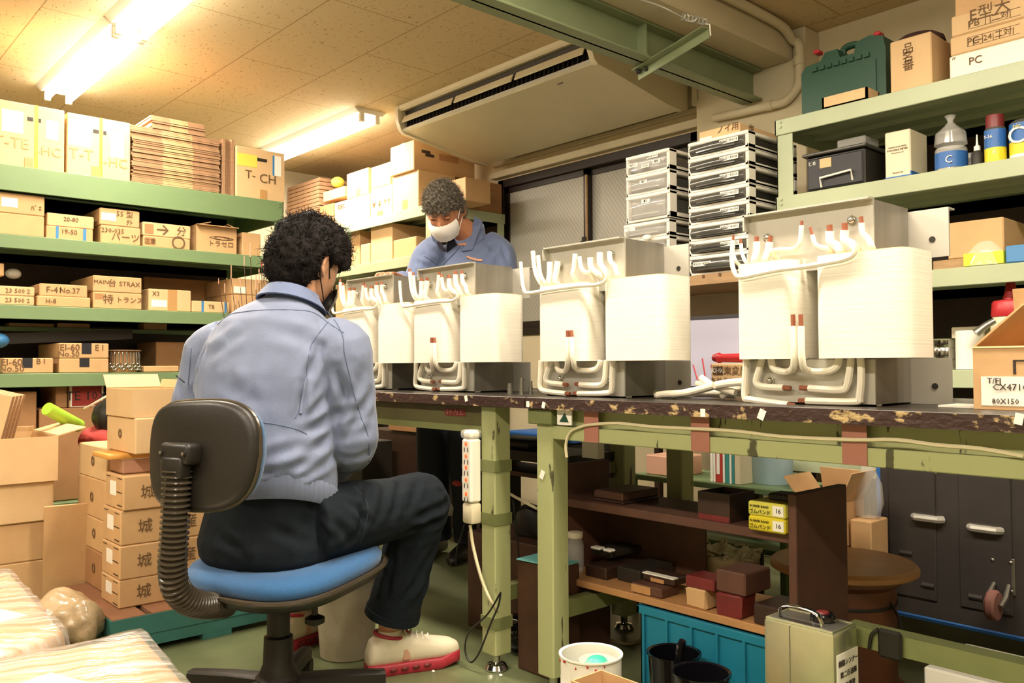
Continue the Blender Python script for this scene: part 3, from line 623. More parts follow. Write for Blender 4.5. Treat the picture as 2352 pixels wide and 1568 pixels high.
# second level
fbox('square cream carton with its side in shade left of the older worker', 851,901,517,Y2,3.14,depth=.36,m='carton_pale')
fbox('low box on the shelf edge beside the older worker', 903,956,547,Y2,3.13,depth=.2,m='carton')
fbox('narrow carton left of the square cream carton', 828,849,560,Y2,3.13,depth=.2,m='carton_pale')
fbox('taller narrow carton behind the young worker hair on the middle rack', 806,826,530,Y2,3.15,depth=.25,m='carton')
fbox('yellowish carton seen between the young worker face and the bench parts', 770,830,650,Y3,3.13,depth=.3,m='carton_pale')
fbox('carton low on the middle rack behind the bench', 850,950,700,Y3,3.13,depth=.3,m='carton')
# ------------------------------------------------------------------ work benches
BY0, BY1, BZ = 1.64, 2.34, .83
def bench(label, x0, x1, legs, edge_m):
    t = thing('work_bench', label, 'bench', ((x0+x1)/2, (BY0+BY1)/2, 0)); ox = (x0+x1)/2; oy = (BY0+BY1)/2
    T = Matrix.Translation((-ox,-oy,0))
    M().box(x0,x1,BY0+.001,BY1,BZ-.030,BZ,.002,T=T).build('worktop', 'bench_top', t, smooth=0)
    M().box(x0,x1,BY0-.003,BY0+.001,BZ-.031,BZ-.001,T=T).build('worn_edge', 'bench_edge', t, smooth=0)
    for lx in legs:
        for ly in (BY0+.02, BY1-.09):
            g = M().box(lx,lx+.065,ly,ly+.065,.05,BZ-.031,.004,T=T); g.build('leg', 'bench_green', t, smooth=0)
            M().lathe([(.012,.02),(.012,.05)],lx+.032,ly+.032,m='chrome',T=T).lathe([(.033,0),(.036,.006),(.028,.018),(.012,.024)],lx+.032,ly+.032,m='chrome',T=T).build('levelling_foot','chrome',t)
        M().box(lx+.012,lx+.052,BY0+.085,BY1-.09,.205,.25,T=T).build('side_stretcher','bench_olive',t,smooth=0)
    return t, T
tb, TB = bench('green steel work bench on the right with a chipped dark top carrying two transformers', -1.772, .55, (-1.752, .40), 'e')
# front apron of the right bench: recessed upper web and a lower lip
M().box(-1.69,.40,BY0+.045,BY0+.05,.735,.80,T=TB).box(-1.69,.40,BY0+.022,BY0+.05,.715,.752,.002,T=TB).build('front_apron','bench_green',tb,smooth=0)
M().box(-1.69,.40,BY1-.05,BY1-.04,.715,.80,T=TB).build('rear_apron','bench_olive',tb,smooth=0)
M().box(-1.775,-1.680,BY0+.008,BY0+.10,.755,.798,.003,T=TB).build('corner_bracket','bench_olive',tb,smooth=0)
M().box(-1.665,-1.61,BY0+.018,BY0+.022,.757,.798,T=TB).build('printed_plate','paper',tb,smooth=0)
M().prism([(-1.655,.765),(-1.635,.79),(-1.62,.765)],'y',BY0+.0165,BY0+.0178,T=TB).build('plate_print','toolbox',tb,smooth=0)
for p in (1358,1608,1962):
    a = PY(p,990,BY0+.02).x
    M().box(a-.026,a+.026,BY0+.0195,BY0+.0215,.716,.80,T=TB).build('pink_tape','pink_tape',tb,smooth=0)
# cable taped along the apron
pp = [(1302,1050),(1300,1020),(1310,992),(1335,980),(1358,975),(1420,972),(1500,980),(1608,985),(1700,991),(1800,1003),(1962,1010),(2060,1010),(2150,1022),(2250,1030),(2352,1048)]
tag(M().tube([PY(a,b,BY0+.016) for a,b in pp], .0042, n=6, smooth=3).build('power_cable','cable_cream'), 'cream cable taped along the front of the right bench', 'cable')
tl, TL = bench('dark topped green work bench on the left in front of the seated worker', -4.05, -1.776, (-4.02, -1.998), 'e')
M().box(-3.95,-1.998,BY0+.03,BY0+.045,.722,.80,T=TL).build('front_apron','bench_shade',tl,smooth=0)  # apron lies in shade; that dark is painted into its colour
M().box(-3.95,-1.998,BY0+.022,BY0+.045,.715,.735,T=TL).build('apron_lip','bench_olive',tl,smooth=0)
a = PY(1045,947,BY0+.028)
M().box(a.x-.055,a.x+.052,BY0+.0285,BY0+.030,a.z-.011,a.z+.013,T=TL).build('maker_plate','dark_red',tl,smooth=0)
lettering(tl, TL@Vector((a.x,BY0+.0283,a.z)), (1,0,0),(0,0,1), .026, 'Sサカエ', 'pink_tape', name='maker_lettering')
for lx,m_ in ():
    tag(M().box(lx,lx+.06,BY1+.1,BY1+.16,.0,.70).build('rear_post','bench_olive',smooth=0), 'dark green post standing behind the %s bench' % ('right' if lx>-2 else 'left'), 'post')
# paint flakes along the edge
def flake(lab, px_, py_, s_, rz_):
    p = PY(px_,py_,BY0-.0045); o = M().box(-s_*.5,s_*.5,0,.001,-s_*.7,s_*.7).build('paper_scrap','paper',loc=p,rot=(0,rz_,0),smooth=0); tag(o,lab,'scrap')
flake('white scrap stuck on the bench edge below the largest transformer',1749,952,.016,.4); flake('cream scrap stuck on the bench edge beside the tube bundle',1614,948,.013,0)
flake('cream scrap stuck on the left bench edge above the power strip',1070,915,.013,-.3); flake('cream scrap on the bench edge above the scratched leg',1212,928,.012,0)
flake('small cream scrap on the bench edge left of the taped plate',1248,930,.012,.3); flake('cream scrap at the far right of the bench edge',2340,962,.014,.2)
p=PY(1245,1090,BY0+.018); tag(M().box(-.008,.008,0,.001,-.012,.012).build('paper_scrap','paper',loc=p,rot=(0,.4,0),smooth=0),'white scrap stuck on the scratched bench leg','scrap')
# ------------------------------------------------------------------ transformers
def rr(x0,x1,y0,y1,rf,rb,n=6):
    pts=[]
    for cx,cy,r,a0 in ((x1-rf,y0+rf,rf,-PI/2),(x1-rb,y1-rb,rb,0),(x0+rb,y1-rb,rb,PI/2),(x0+rf,y0+rf,rf,PI)):
        for k in range(n+1):
            a=a0+k/n*PI/2; pts.append((cx+r*math.cos(a),cy+r*math.sin(a)))
    return pts
def transformer(label, X0, coils, leads, cross, lower, tip, yf, cy0, bx=(-.152,.152)):
    """X0, yf: the front bracket's centre and plane; coils: (x0, x1) of each winding relative to the centre"""
    t = thing('transformer', label, 'transformer', (X0, yf+.09, BZ+.0006))
    o = Vector((X0,yf+.09,BZ)); H=.445
    b0,b1 = bx; w = M()
    M().box(b0,b1,-.085,-.080,.300,H).prism([(-.085,H),(-.108,H-.002),(-.108,H-.006),(-.085,H-.005)],'x',b0,b1).box(b0,b0+.004,-.108,-.08,H-.04,H).build('upper_front_bracket','zinc',t,smooth=0)
    M().box(b0,b1,-.090,-.085,0,.100).box(b0,b1,-.09,-.06,0,.004).build('lower_front_bracket','zinc',t,smooth=0)
    M().box(b0+.002,b1-.002,-.079,.09,.315,H-.004).box(b0+.002,b1-.002,-.084,.09,.004,.104).box(b0+.04,b0+.09,-.07,.09,.1,.32).box(b1-.09,b1-.04,-.07,.09,.1,.32).build('core','core_steel',t,smooth=0)
    for z0_,z1_,nm in ((.325,H-.012,'upper_rear_bracket'),(0,.102,'lower_rear_bracket')):
        m_ = M().box(b0-.085,b1+.085,.091,.096,z0_,z1_)
        m_.box(b0-.085,b1+.085,.096,.125,z1_-.004,z1_) if nm[0]=='u' else m_.box(b0-.085,b1+.085,.096,.125,z0_,z0_+.004)
        m_.build(nm,'zinc',t,smooth=0)
        for s in (b0-.05,b1+.05): M().tube([(s,.0905,z0_+.04),(s,.0895,z0_+.04)],.007,n=12).build('bolt_hole','dark',t)
    for xx,yy,zz in ((b1-.045,-.085,.40),(b0+.055,-.085,.385),(b0+.06,-.090,.052),(b1-.06,-.090,.045)):
        M().tube([(xx,yy,zz),(xx,yy-.006,zz)],.011,n=6,m='chrome').ball((xx,yy-.006,zz),.008,m='chrome',u=10,v=6).build('bolt','chrome',t)
    for a,b in coils:
        M().loft([[Vector((p[0],p[1],z)) for p in rr(a,b,cy0,.0,.03,.03)] for z in (.102,.104,.322,.324)]).build('coil','coil_tape',t,smooth=30)
        M().loft([[Vector((p[0],p[1],z)) for p in rr(a+.012,b-.012,cy0+.012,-.012,.025,.025)] for z in (.3235,.327)]).build('coil_end','carton_pale',t,smooth=30)
    for pts, r, tp in leads:
        e_=pts[-1]; pts.append(Vector((e_.x+(.004 if e_.x<.1 else -.004), cy0+.045, .322)))
    for pts, r, tp in leads+lower:
        m_ = M().tube(pts, r, n=8, smooth=4, flat=1); lo = m_.build('lead','sleeve',t)
        if tp:
            a=Vector(pts[0]); d=(a-Vector(pts[1])).normalized()
            M().tube([a-d*.004,a+d*tp],r*.72,n=6).build('copper_end','copper',lo)
    if cross: M().tube(cross,.0055,n=8,smooth=5).build('cross_lead','sleeve',t)
    return t
def L1(px, X0, yf, y):      # picture points on a plane just in front of the winding, in the transformer's own space
    o = Vector((X0,yf+.09,BZ)); return [PY(a,b,y)-o for a,b in px]
X1, F1 = -.970, 1.76
q = lambda px, y=1.735: L1(px, X1, F1, y)
up1 = [([(1684,552),(1683,575),(1690,600)],.0045,.012),([(1702,560),(1704,580),(1712,600)],.0045,.012),([(1738,556),(1738,580),(1733,600)],.0085,.012),([(1768,556),(1764,580),(1758,598)],.0085,.014),
       ([(1841,518),(1838,555),(1825,572),(1800,574),(1776,578)],.0055,.010),([(1866,540),(1872,560),(1885,568),(1904,572)],.005,.018),([(1906,532),(1907,555),(1922,565),(1930,575)],.0095,.014),([(1940,530),(1940,552),(1955,560),(1966,572)],.0095,.016),([(1979,513),(1981,535),(1993,548),(2002,565)],.0065,.014)]
lead1 = [(q(p),r,tp) for p,r,tp in up1]
cross1 = q([(1683,560),(1681,600),(1688,628),(1702,637),(1740,630),(1790,620),(1840,614),(1890,606),(1940,596),(1962,583),(1968,560)],1.702)
lw1 = [([(1810,930),(1725,918),(1711,912),(1712,870),(1714,822)],.008,.018),([(1800,891),(1752,888),(1737,878),(1742,855),(1752,822)],.008,.018),([(1822,750),(1824,835),(1812,853),(1792,853),(1776,845),(1770,822)],.008,.026),
       ([(1840,750),(1843,835),(1860,853),(1900,853),(1922,842),(1928,822)],.008,.026),([(1858,892),(1930,896),(1945,885),(1952,850),(1955,822)],.008,.022),([(1852,921),(1962,923),(1974,912),(1978,860),(1976,822)],.008,.018)]
low1 = [(q(p,1.745 if i not in (2,3) else 1.70),r,tp) for i,(p,r,tp) in enumerate(lw1)]
low1[2] = (q(lw1[2][0][:2],1.702)+q(lw1[2][0][2:],1.74),.008,.026); low1[3] = (q(lw1[3][0][:2],1.702)+q(lw1[3][0][2:],1.74),.008,.026)
transformer('largest looking transformer with cream windings, rightmost on the bench', X1, [(-.158,-.004),(.041,.246)], lead1, cross1, low1, 1, F1, -.14)
X2, F2 = -1.676, 1.78
q2 = lambda px, y=1.752: L1(px, X2, F2, y)
up2 = [([(1224,577),(1229,620),(1240,648)],.008),([(1236,587),(1240,625),(1248,645)],.007),([(1263,602),(1263,628),(1262,648)],.010),([(1281,600),(1279,620),(1275,646)],.010),([(1321,583),(1319,615),(1316,632)],.008),
       ([(1331,590),(1335,615),(1345,626),(1356,627)],.007),([(1356,592),(1358,615),(1370,627),(1380,633)],.010),([(1378,580),(1379,605),(1388,620),(1395,632)],.010),([(1400,578),(1402,600),(1412,612),(1418,630)],.008)]
cross2p = [(1196,602),(1199,640),(1204,668),(1216,673),(1250,668),(1290,662),(1330,657),(1370,654),(1390,645),(1396,622)]
lw2 = [([(1300,904),(1255,899),(1241,890),(1242,860),(1243,828)],.008,.016),([(1295,883),(1266,880),(1254,872),(1258,852),(1268,828)],.008,.016),([(1304,775),(1304,830),(1300,850),(1290,853),(1281,848),(1278,828)],.008,.02),
       ([(1313,775),(1317,830),(1325,848),(1345,851),(1366,849),(1376,840),(1379,828)],.008,.02),([(1332,883),(1375,885),(1388,875),(1391,850),(1393,828)],.008,.018),([(1328,904),(1395,903),(1405,893),(1406,860),(1408,828)],.008,.018)]
def mk2(tp): 
    up = [(q2(p),r*.88,tp) for p,r in up2]
    lo = [(q2(p,1.765) if i not in (2,3) else q2(p[:2],1.722)+q2(p[2:],1.76),r,c_) for i,(p,r,c_) in enumerate(lw2)]
    return up, q2(cross2p,1.722), lo
u_,c_,l_ = mk2(0)
transformer('second transformer from the right with long white capped leads', X2, [(-.148,.055),(.112,.322)], u_, c_, l_, 0, F2, -.14)
u_,c_,l_ = mk2(.012)
transformer('third transformer from the right, standing before the older worker', -2.379, [(-.145,.056),(.122,.320)], u_, c_, l_, 1, 1.82, -.14)
transformer('leftmost transformer, partly hidden by the young worker shoulder', -2.875, [(-.148,.055),(.115,.320)], u_, c_, l_, 1, 1.82, -.14)
# wire stand: thin insulated wires on the bench left of the young worker
bp = PZ(560,880,BZ); bp = Vector((-3.72,1.78,BZ))
t = thing('wire_bundle', 'bunch of thin upright dark wires with pink tips rising behind the young worker shoulder', 'wires', bp)
for k,(a,b) in enumerate(((502,652),(516,672),(531,640),(548,690),(561,610),(575,590),(541,700),(552,660),(588,665),(601,612),(606,620),(595,650))):
    pt = PY(a,b,1.82)-bp; m_ = M().tube([(pt.x*.55,pt.y*.3,0),(pt.x*.8,pt.y*.8,pt.z*.5),pt],.0016,n=5,smooth=4); wo=m_.build('wire','brown_fabric',t)
    M().tube([pt,pt+Vector((.0,0,.03+.02*(k%3)))],.0026,n=6).build('tip','red' if k==9 else 'pink_box',wo)
M().lathe([(.05,0),(.055,.01),(.055,.10),(.03,.11)]).build('holder','carton_pale',t)
# ------------------------------------------------------------------ small things on the bench
for k,(a,b,h_,r_) in enumerate(((1171,905,.035,.008),(1198,905,.052,.009),(1219,905,.042,.007))):
    p=PZ(a,b,BZ); tag(M().lathe([(r_,0),(r_,h_*.55),(r_*.8,h_*.55),(r_*.8,h_)],n=16).build('metal_pin','steel',loc=(p.x,p.y,BZ)),['short metal pin left of the two taller ones on the bench','tallest of the three metal pins on the bench','thin metal pin right of the tallest one'][k],'pin')
# bundle of cream sleeves (each tube its own thing)
tubes=[([(1508,915),(1525,908),(1575,905),(1640,888)],.009),([(1545,916),(1600,900),(1660,885),(1712,880)],.010),([(1610,870),(1640,890),(1690,905)],.009),([(1658,915),(1680,900),(1706,893)],.010),([(1585,900),(1640,905),(1706,906)],.008),([(1600,884),(1650,893),(1706,900)],.008),([(1560,912),(1620,908),(1690,912)],.008)]
names=['with a metal lug lying furthest left','crossing the middle of the bundle','curving up at the back of the bundle','whose open end faces the front','lying at the front of the bundle','sloping through the bundle','lying flat under the others']
for k,(pt,r_) in enumerate(tubes):
    pts=[]
    for j,(a,b) in enumerate(pt):
        p=PY(a,b,1.80+.015*k); pts.append(Vector((p.x,1.80+.015*k,max(BZ+r_,p.z+.004))))
    o=M().tube(pts,r_,n=10,smooth=4).build('insulating_sleeve','sleeve'); tag(o,'cream insulating sleeve %s beside the largest transformer'%names[k],'sleeve')
    if k==0:
        a=pts[0]; M().lathe([(.013,0),(.015,.002),(.015,.004),(.005,.004),(.005,0)],n=16,T=Matrix.Translation(a)@Matrix.Rotation(1.2,4,'Y')).build('ring_lug','chrome',o)
    if k==3:
        a=pts[0]; d=(pts[0]-pts[1]).normalized(); M().tube([a+d*.0002,a+d*.001],r_*.6,n=10).build('open_end','dark',o)
# ------------------------------------------------------------------ people
def fuse(mb, voxel, sm, name, m, parent=None, fn=None, origin=None):
    """joins closed shapes into one continuous surface"""
    me = bpy.data.meshes.new('t'); mb.b.to_mesh(me); mb.b.free(); o = bpy.data.objects.new('t', me); C.objects.link(o)
    r = o.modifiers.new('r','REMESH'); r.mode = 'VOXEL'; r.voxel_size = voxel
    if sm: k = o.modifiers.new('s','SMOOTH'); k.factor = .5; k.iterations = sm
    dg = bpy.context.evaluated_depsgraph_get(); e = bpy.data.meshes.new_from_object(o.evaluated_get(dg)); bpy.data.objects.remove(o)
    if fn:
        e.update(); nn = [v.normal.copy() for v in e.vertices]
        for v, n_ in zip(e.vertices, nn): v.co += fn(v.co, n_)
    if origin is not None:
        for v in e.vertices: v.co -= Vector(origin)
    for p in e.polygons: p.use_smooth = True
    e.materials.clear(); e.materials.append(MATS[m]); e.name = name
    q = bpy.data.objects.new(name, e); C.objects.link(q)
    if parent: q.parent = parent
    return q
def seg_dist(p, a, b):
    ab = b-a; t = max(0, min(1, (p-a).dot(ab)/max(ab.length_squared,1e-9))); return (p-(a+ab*t)).length, t
def crease(folds):
    def f(p):
        s = 0
        for a,b,w,d in folds:
            q,t = seg_dist(p,a,b)
            if q < 4*w:
                k = math.sin(PI*min(1,max(.08,t*.9+.05))); s += -d*k*math.exp(-(q/w)**2) + .55*d*k*math.exp(-((q-1.9*w)/w)**2)
        return s
    return f
def bvh_of(o, off): 
    me = o.data; return BVHTree.FromPolygons([v.co+off for v in me.vertices], [tuple(p.vertices) for p in me.polygons])
def hit(bv, x, y, d=None):
    r = ray(x,y).normalized(); h = bv.ray_cast(OC, r)
    return (h[0], h[1]) if h[0] is not None else (PD(x,y,d or 2.4), -r)
def seam(bv, pts, r, name, m, parent, origin, d=2.4, k=3):
    P,_ = spline([Vector((a,b,0)) for a,b in pts],[0]*len(pts),k); out=[]
    for p in P:
        h,n_ = hit(bv,p.x,p.y,d); out.append(h+n_*r*.3)
    return M().tube(out,r,n=6).build(name,m,parent,origin=origin)
def fold_on(o, off, px, noise_a=((9,.0035),(26,.0018)), gain=1.0, dmiss=2.3):
    """presses cloth folds into a surface; px: picture points of each fold's ends, its width and depth"""
    bv = bvh_of(o, off); F = []
    for x0,y0,x1,y1,w,d in px:
        a,_ = hit(bv,x0,y0,dmiss); b,_ = hit(bv,x1,y1,dmiss); m_,_ = hit(bv,(x0+x1)/2,(y0+y1)/2,dmiss)
        F += [(a,m_,w,d*gain),(m_,b,w,d*gain)] if (a-b).length > .12 else [(a,b,w,d*gain)]
    cf = crease(F); me = o.data; nn = [v.normal.copy() for v in me.vertices]
    for v, n_ in zip(me.vertices, nn):
        p = v.co+off; v.co += n_*(cf(p)+sum(k*noise.noise(p*s) for s,k in noise_a))
    me.update()
def ell(c, sx, ax, sy, ay, n=20, e=2.3):
    out=[]
    for j in range(n):
        a=2*PI*j/n; ca,sa=math.cos(a),math.sin(a)
        out.append(c+ax*(sx*math.copysign(abs(ca)**(2/e),ca))+ay*(sy*math.copysign(abs(sa)**(2/e),sa)))
    return out
def head_into(mb, T, sc=1.0, jaw=1.0):
    t = bmesh.new(); bmesh.ops.create_uvsphere(t, u_segments=40, v_segments=28, radius=1)
    g = lambda x,s: math.exp(-(x/s)**2)
    for v in t.verts:
        x,y,z = v.co; X,Yy,Z = x*.076, y*.096, z*.118
        if z < 0: X *= 1-.30*(-z)**1.3; Yy = Yy*(1-.12*(-z)) + .018*(-z)
        if y > 0:
            Yy += .022*g(x,.16)*g(z+.22,.16)                          # nose
            Yy += .006*g(x,.12)*g(z-.0,.12)
            Yy -= .012*(g(x-.42,.17)+g(x+.42,.17))*g(z-.02,.11)       # eye sockets
            Yy += .007*g(x,.5)*g(z-.2,.08)                            # brow
            Yy += .008*g(x,.25)*g(z+.52,.05)+.007*g(x,.22)*g(z+.62,.05)  # lips
            Yy += .010*g(x,.25)*g(z+.88,.14)                          # chin
        v.co = Vector((X,Yy,Z))*sc
    mb._take(t, None, T)
    for s in (-1,1):
        E_ = T @ Matrix.Translation((s*.076*sc,-.006,-.008)) @ Matrix.Rotation(s*.35,4,'Z') @ Matrix.Rotation(-.15,4,'X')
        mb.ball((s*.004,-.006,0),(.006,.019,.031),T=E_,u=14,v=12)
        mb.tube([(s*.009,.008*math.sin(a)-.006+.0,math.cos(a)*.027) if False else (s*.010,-.006-.017*math.sin(a),.029*math.cos(a)) for a in [k*PI/8 for k in range(9)]],.0042,n=6,T=E_)
        mb.ball((s*.006,.004,-.028),(.005,.008,.009),T=E_,u=10,v=8)
def basis(c, f, up=(0,0,1)):
    f = Vector(f).normalized(); r = f.cross(Vector(up)).normalized(); u = r.cross(f)
    return Matrix(((r.x,f.x,u.x,c[0]),(r.y,f.y,u.y,c[1]),(r.z,f.z,u.z,c[2]),(0,0,0,1)))
def hand_into(mb, wrist, d, palm_n, curl=.5, side=1):
    """wrist point, direction of the fingers, palm normal"""
    T = basis(wrist, d, -Vector(palm_n))
    mb.loft([ell(T@Vector((0,y,0)),w,(T.to_3x3()@Vector((1,0,0))),th,(T.to_3x3()@Vector((0,0,1))),14) for y,w,th in ((-.03,.027,.021),(0,.028,.020),(.03,.038,.017),(.065,.042,.015),(.085,.040,.013),(.092,.034,.010))])
    for i,(x,l) in enumerate(((-.031,.062),(-.011,.074),(.010,.078),(.031,.070))):
        x*=side; p=[Vector((x*.9,.06,0))]; a=.1; q_=Vector((x,.088,0)); p.append(q_)
        for s_ in (.45,.32,.25):
            q_ = q_+Vector((x*.12*s_,math.cos(a)*l*s_,-math.sin(a)*l*s_)); p.append(q_); a += curl
        mb.tube(p,[.0095,.0092,.0086,.0080,.0065],n=8,smooth=3,T=T)
        mb.ball(p[-1],.0064,T=T,u=8,v=6)
    s_=side
    mb.tube([(s_*.018,.005,-.004),(s_*.042,.03,-.012),(s_*.055,.055,-.02),(s_*.052,.078,-.032)],[.015,.012,.010,.008],n=8,smooth=3,T=T)
def hair_strands(name, m, parent, origin, T, n, fn, ln, curl, r, seed):
    rnd = random.Random(seed); mb = M(); k=0
    while k < n:
        a = rnd.uniform(0,2*PI); z = rnd.uniform(-1,1); s_=math.sqrt(1-z*z); dr=Vector((s_*math.cos(a),s_*math.sin(a),z)); p = fn(dr)
        if p is None: k+=.2; continue
        k+=1; l = ln*rnd.uniform(.5,1.3); q=p.copy(); pts=[q.copy()]; d=(dr+Vector((rnd.uniform(-.7,.7),rnd.uniform(-.7,.7),rnd.uniform(-.9,.3)))).normalized()
        ax = Vector((rnd.uniform(-1,1),rnd.uniform(-1,1),rnd.uniform(-1,1))).normalized(); sg=rnd.choice((-1,1))*curl
        for i in range(6):
            q=q+d*l/6; d=(Matrix.Rotation(sg,3,ax)@d+dr*-.10).normalized(); pts.append(q.copy())
        mb.tube(pts,[r,r,r*.9,r*.8,r*.6,r*.4,r*.15],n=3,T=T)
    return mb.build(name, m, parent, origin=origin)
# ---- the seated young worker
Fb = Vector((-.34,.94,0)).normalized(); Sb = Vector((.94,.34,0)).normalized(); UP = Vector((0,0,1))
pel = PD(625,1235,2.30)
A = thing('person', 'seated person seen from behind, curly black hair, light blue jacket and dark trousers', 'person', (pel.x,pel.y,0))
Ao = Vector((pel.x,pel.y,0))
lean = Vector((Fb.x*.35,Fb.y*.35,1)).normalized(); FL = (Fb - lean*Fb.dot(lean)).normalized()
def AR(px_,py_,d,hw,hd,tilt=1,rise=0): return ell(PD(px_,py_,d), hw, Sb+Vector((0,0,rise)), hd, FL if tilt else Fb, 22)
sR,eR,wR = PD(786,805,2.29), PD(812,1005,2.31), PD(765,1085,2.52)
sL,eL,wL = PD(482,812,2.44), PD(443,965,2.46), PD(540,1040,2.68)
hR,kR,aR = PD(735,1205,2.26), PD(968,1152,2.52), PD(908,1440,2.53)
hL,kL,aL = PD(575,1200,2.40), PD(745,1165,2.86), PD(645,1408,2.86)
HC = PD(706,612,2.42); HF = Vector((-.24,.90,-.34)); TH = basis(HC, HF)
NB = PD(672,700,2.36)
mb = M(); head_into(mb, TH)
mb.tube([HC+Vector((0,0,-.03))-HF.normalized()*.015, HC.lerp(NB,.6), NB, NB+Vector((0,0,-.05))],[.055,.054,.062,.08],n=14,smooth=3)
mb.loft([AR(625,1235,2.31,.150,.09),AR(612,1150,2.31,.140,.09),AR(610,1100,2.31,.15,.10),AR(608,950,2.31,.165,.10),AR(628,810,2.34,.17,.10),AR(655,730,2.36,.12,.08),AR(670,700,2.36,.06,.06)])
for s_,e_,w_ in ((sR,eR,wR),(sL,eL,wL)): mb.tube([s_,s_.lerp(e_,.5),e_,e_.lerp(w_,.4),w_],[.052,.047,.040,.042,.028],n=12,smooth=3)
hand_into(mb, wR, (wR-eR)+Fb*.05-Sb*.1, Vector((0,0,-1)), .5, -1); hand_into(mb, wL, (wL-eL)+Fb*.05, Vector((0,0,-1)), .5, 1)
toeR = PZ(1030,1488,.045); heelR = PZ(850,1510,.05); toeL = PZ(740,1490,.04); heelL = PZ(636,1464,.05)
fdR = (toeR-heelR); fdR.z=0; fdR.normalize(); fdL = Vector((-.30,.95,0)).normalized()
aR = Vector((heelR.x+fdR.x*.060, heelR.y+fdR.y*.060, aR.z)); aL = Vector((heelL.x+fdL.x*.060, heelL.y+fdL.y*.060, aL.z))
for h_,k_,a_ in ((hR,kR,aR),(hL,kL,aL)): mb.tube([h_,h_.lerp(k_,.5),k_,k_.lerp(a_,.35),a_],[.085,.078,.058,.058,.036],n=12,smooth=3)
for a_,hl,fd in ((aR,heelR,fdR),(aL,heelL,fdL)):
    mb.tube([a_,Vector((a_.x,a_.y,.085)),Vector((a_.x,a_.y,.055))+fd*.03,Vector((hl.x,hl.y,.045))+fd*.2],[.034,.031,.026,.016],n=12,smooth=3)
fuse(mb,.0055,2,'body','skin',A,origin=Ao)
# socks
for a_ in (aR,aL): pass
# jacket
jm = M()
jm.loft([AR(622,1165,2.29,.186,.135,1,.17),AR(620,1130,2.29,.197,.145,1,.17),AR(613,1075,2.29,.204,.150,1,.10),AR(604,980,2.30,.203,.145),AR(606,890,2.31,.208,.138),AR(616,820,2.33,.206,.130),AR(632,768,2.345,.190,.118),AR(650,728,2.36,.140,.098),AR(664,705,2.365,.085,.078),AR(670,690,2.37,.066,.066)])
jm.tube([sR-(eR-sR)*.12-Sb*.05+Vector((0,0,.0)),sR,sR.lerp(eR,.35),sR.lerp(eR,.75),eR+Vector((0,0,-.01)),eR.lerp(wR,.5),wR-(wR-eR)*.04],[.070,.082,.077,.071,.068,.056,.046],n=18,smooth=4)
jm.tube([sL-(eL-sL)*.2+Sb*.06,sL,sL.lerp(eL,.4),eL,eL.lerp(wL,.5),wL-(wL-eL)*.04],[.064,.074,.070,.064,.054,.046],n=18,smooth=4)
def h3(x,y,d): return PD(x,y,d)
folds=[]
def F_(x0,y0,x1,y1,w,d,dep=2.17): folds.append((h3(x0,y0,dep),h3(x1,y1,dep),w,d))
F_(765,960,700,960,.012,.006,2.2); 
for x0,y0,x1,y1,w,d in ((760,900,690,1000,.014,.010),(770,985,640,1110,.013,.009),(765,1060,640,1140,.012,.008),(740,1110,620,1160,.010,.006),(600,1050,740,1010,.014,.006),
        (732,800,700,900,.012,.012),(700,900,690,960,.010,.008),(462,805,440,900,.012,.010),(560,1140,700,1090,.012,.006),(590,1090,720,1060,.010,.005),(480,960,560,985,.016,.004)): F_(x0,y0,x1,y1,w,d)
for x0,y0,x1,y1,w,d in ((770,850,800,920,.012,.010),(765,960,830,930,.013,.008),(770,1010,845,985,.012,.009),(775,1050,850,1040,.012,.009),(785,1085,850,1070,.010,.007),(800,870,775,960,.014,.009)): F_(x0,y0,x1,y1,w,d,2.25)
folds=[(a,b,w*1.15,d*1.7) for a,b,w,d in folds]; cf = crease(folds)
jo = fuse(jm,.0065,5,'jacket','jacket',A,None,origin=Ao)
fold_on(jo, Ao, [(770,955,690,1000,.014,.010),(775,985,640,1105,.013,.009),(770,1040,650,1130,.012,.008),(745,1100,620,1150,.010,.006),(600,1050,745,1010,.013,.006),(755,905,700,965,.011,.008),
  (735,795,702,880,.012,.011),(700,880,688,960,.010,.008),(468,800,440,905,.012,.011),(560,1130,700,1085,.011,.006),(590,1090,720,1060,.010,.005),(500,960,580,985,.014,.004),(520,880,600,930,.02,.004),
  (772,845,800,925,.012,.011),(768,955,835,930,.013,.010),(772,1010,848,985,.012,.010),(778,1050,850,1035,.012,.010),(788,1085,850,1070,.010,.007),(805,870,778,960,.014,.009),(830,850,815,930,.012,.006),(850,900,800,1000,.012,.007),
  (415,880,440,940,.010,.008),(408,930,435,950,.010,.007),(640,760,760,800,.018,.004),(560,760,480,820,.018,.004)], gain=1.25)
jb = bvh_of(jo, Ao)
for pts in ([(560,716),(600,712),(680,712),(720,718),(752,740),(790,765)],[(752,715),(775,745),(788,775),(790,805),(800,850),(812,900),(830,960),(845,1000),(848,1060)],[(755,738),(725,775),(712,800),(703,860),(700,880),(690,930),(678,960)],[(500,745),(530,722),(562,716)],[(560,965),(620,972),(680,985),(705,998)],[(440,800),(436,840),(432,885)]):
    seam(jb,pts,.0014,'seam','seam',jo,Ao)
seam(jb,[(404,862),(412,868),(424,878)],.0016,'sleeve_stripe','navy',jo,Ao)
seam(jb,[(702,868),(698,900),(690,950)],.005,'pleat','jacket',jo,Ao)
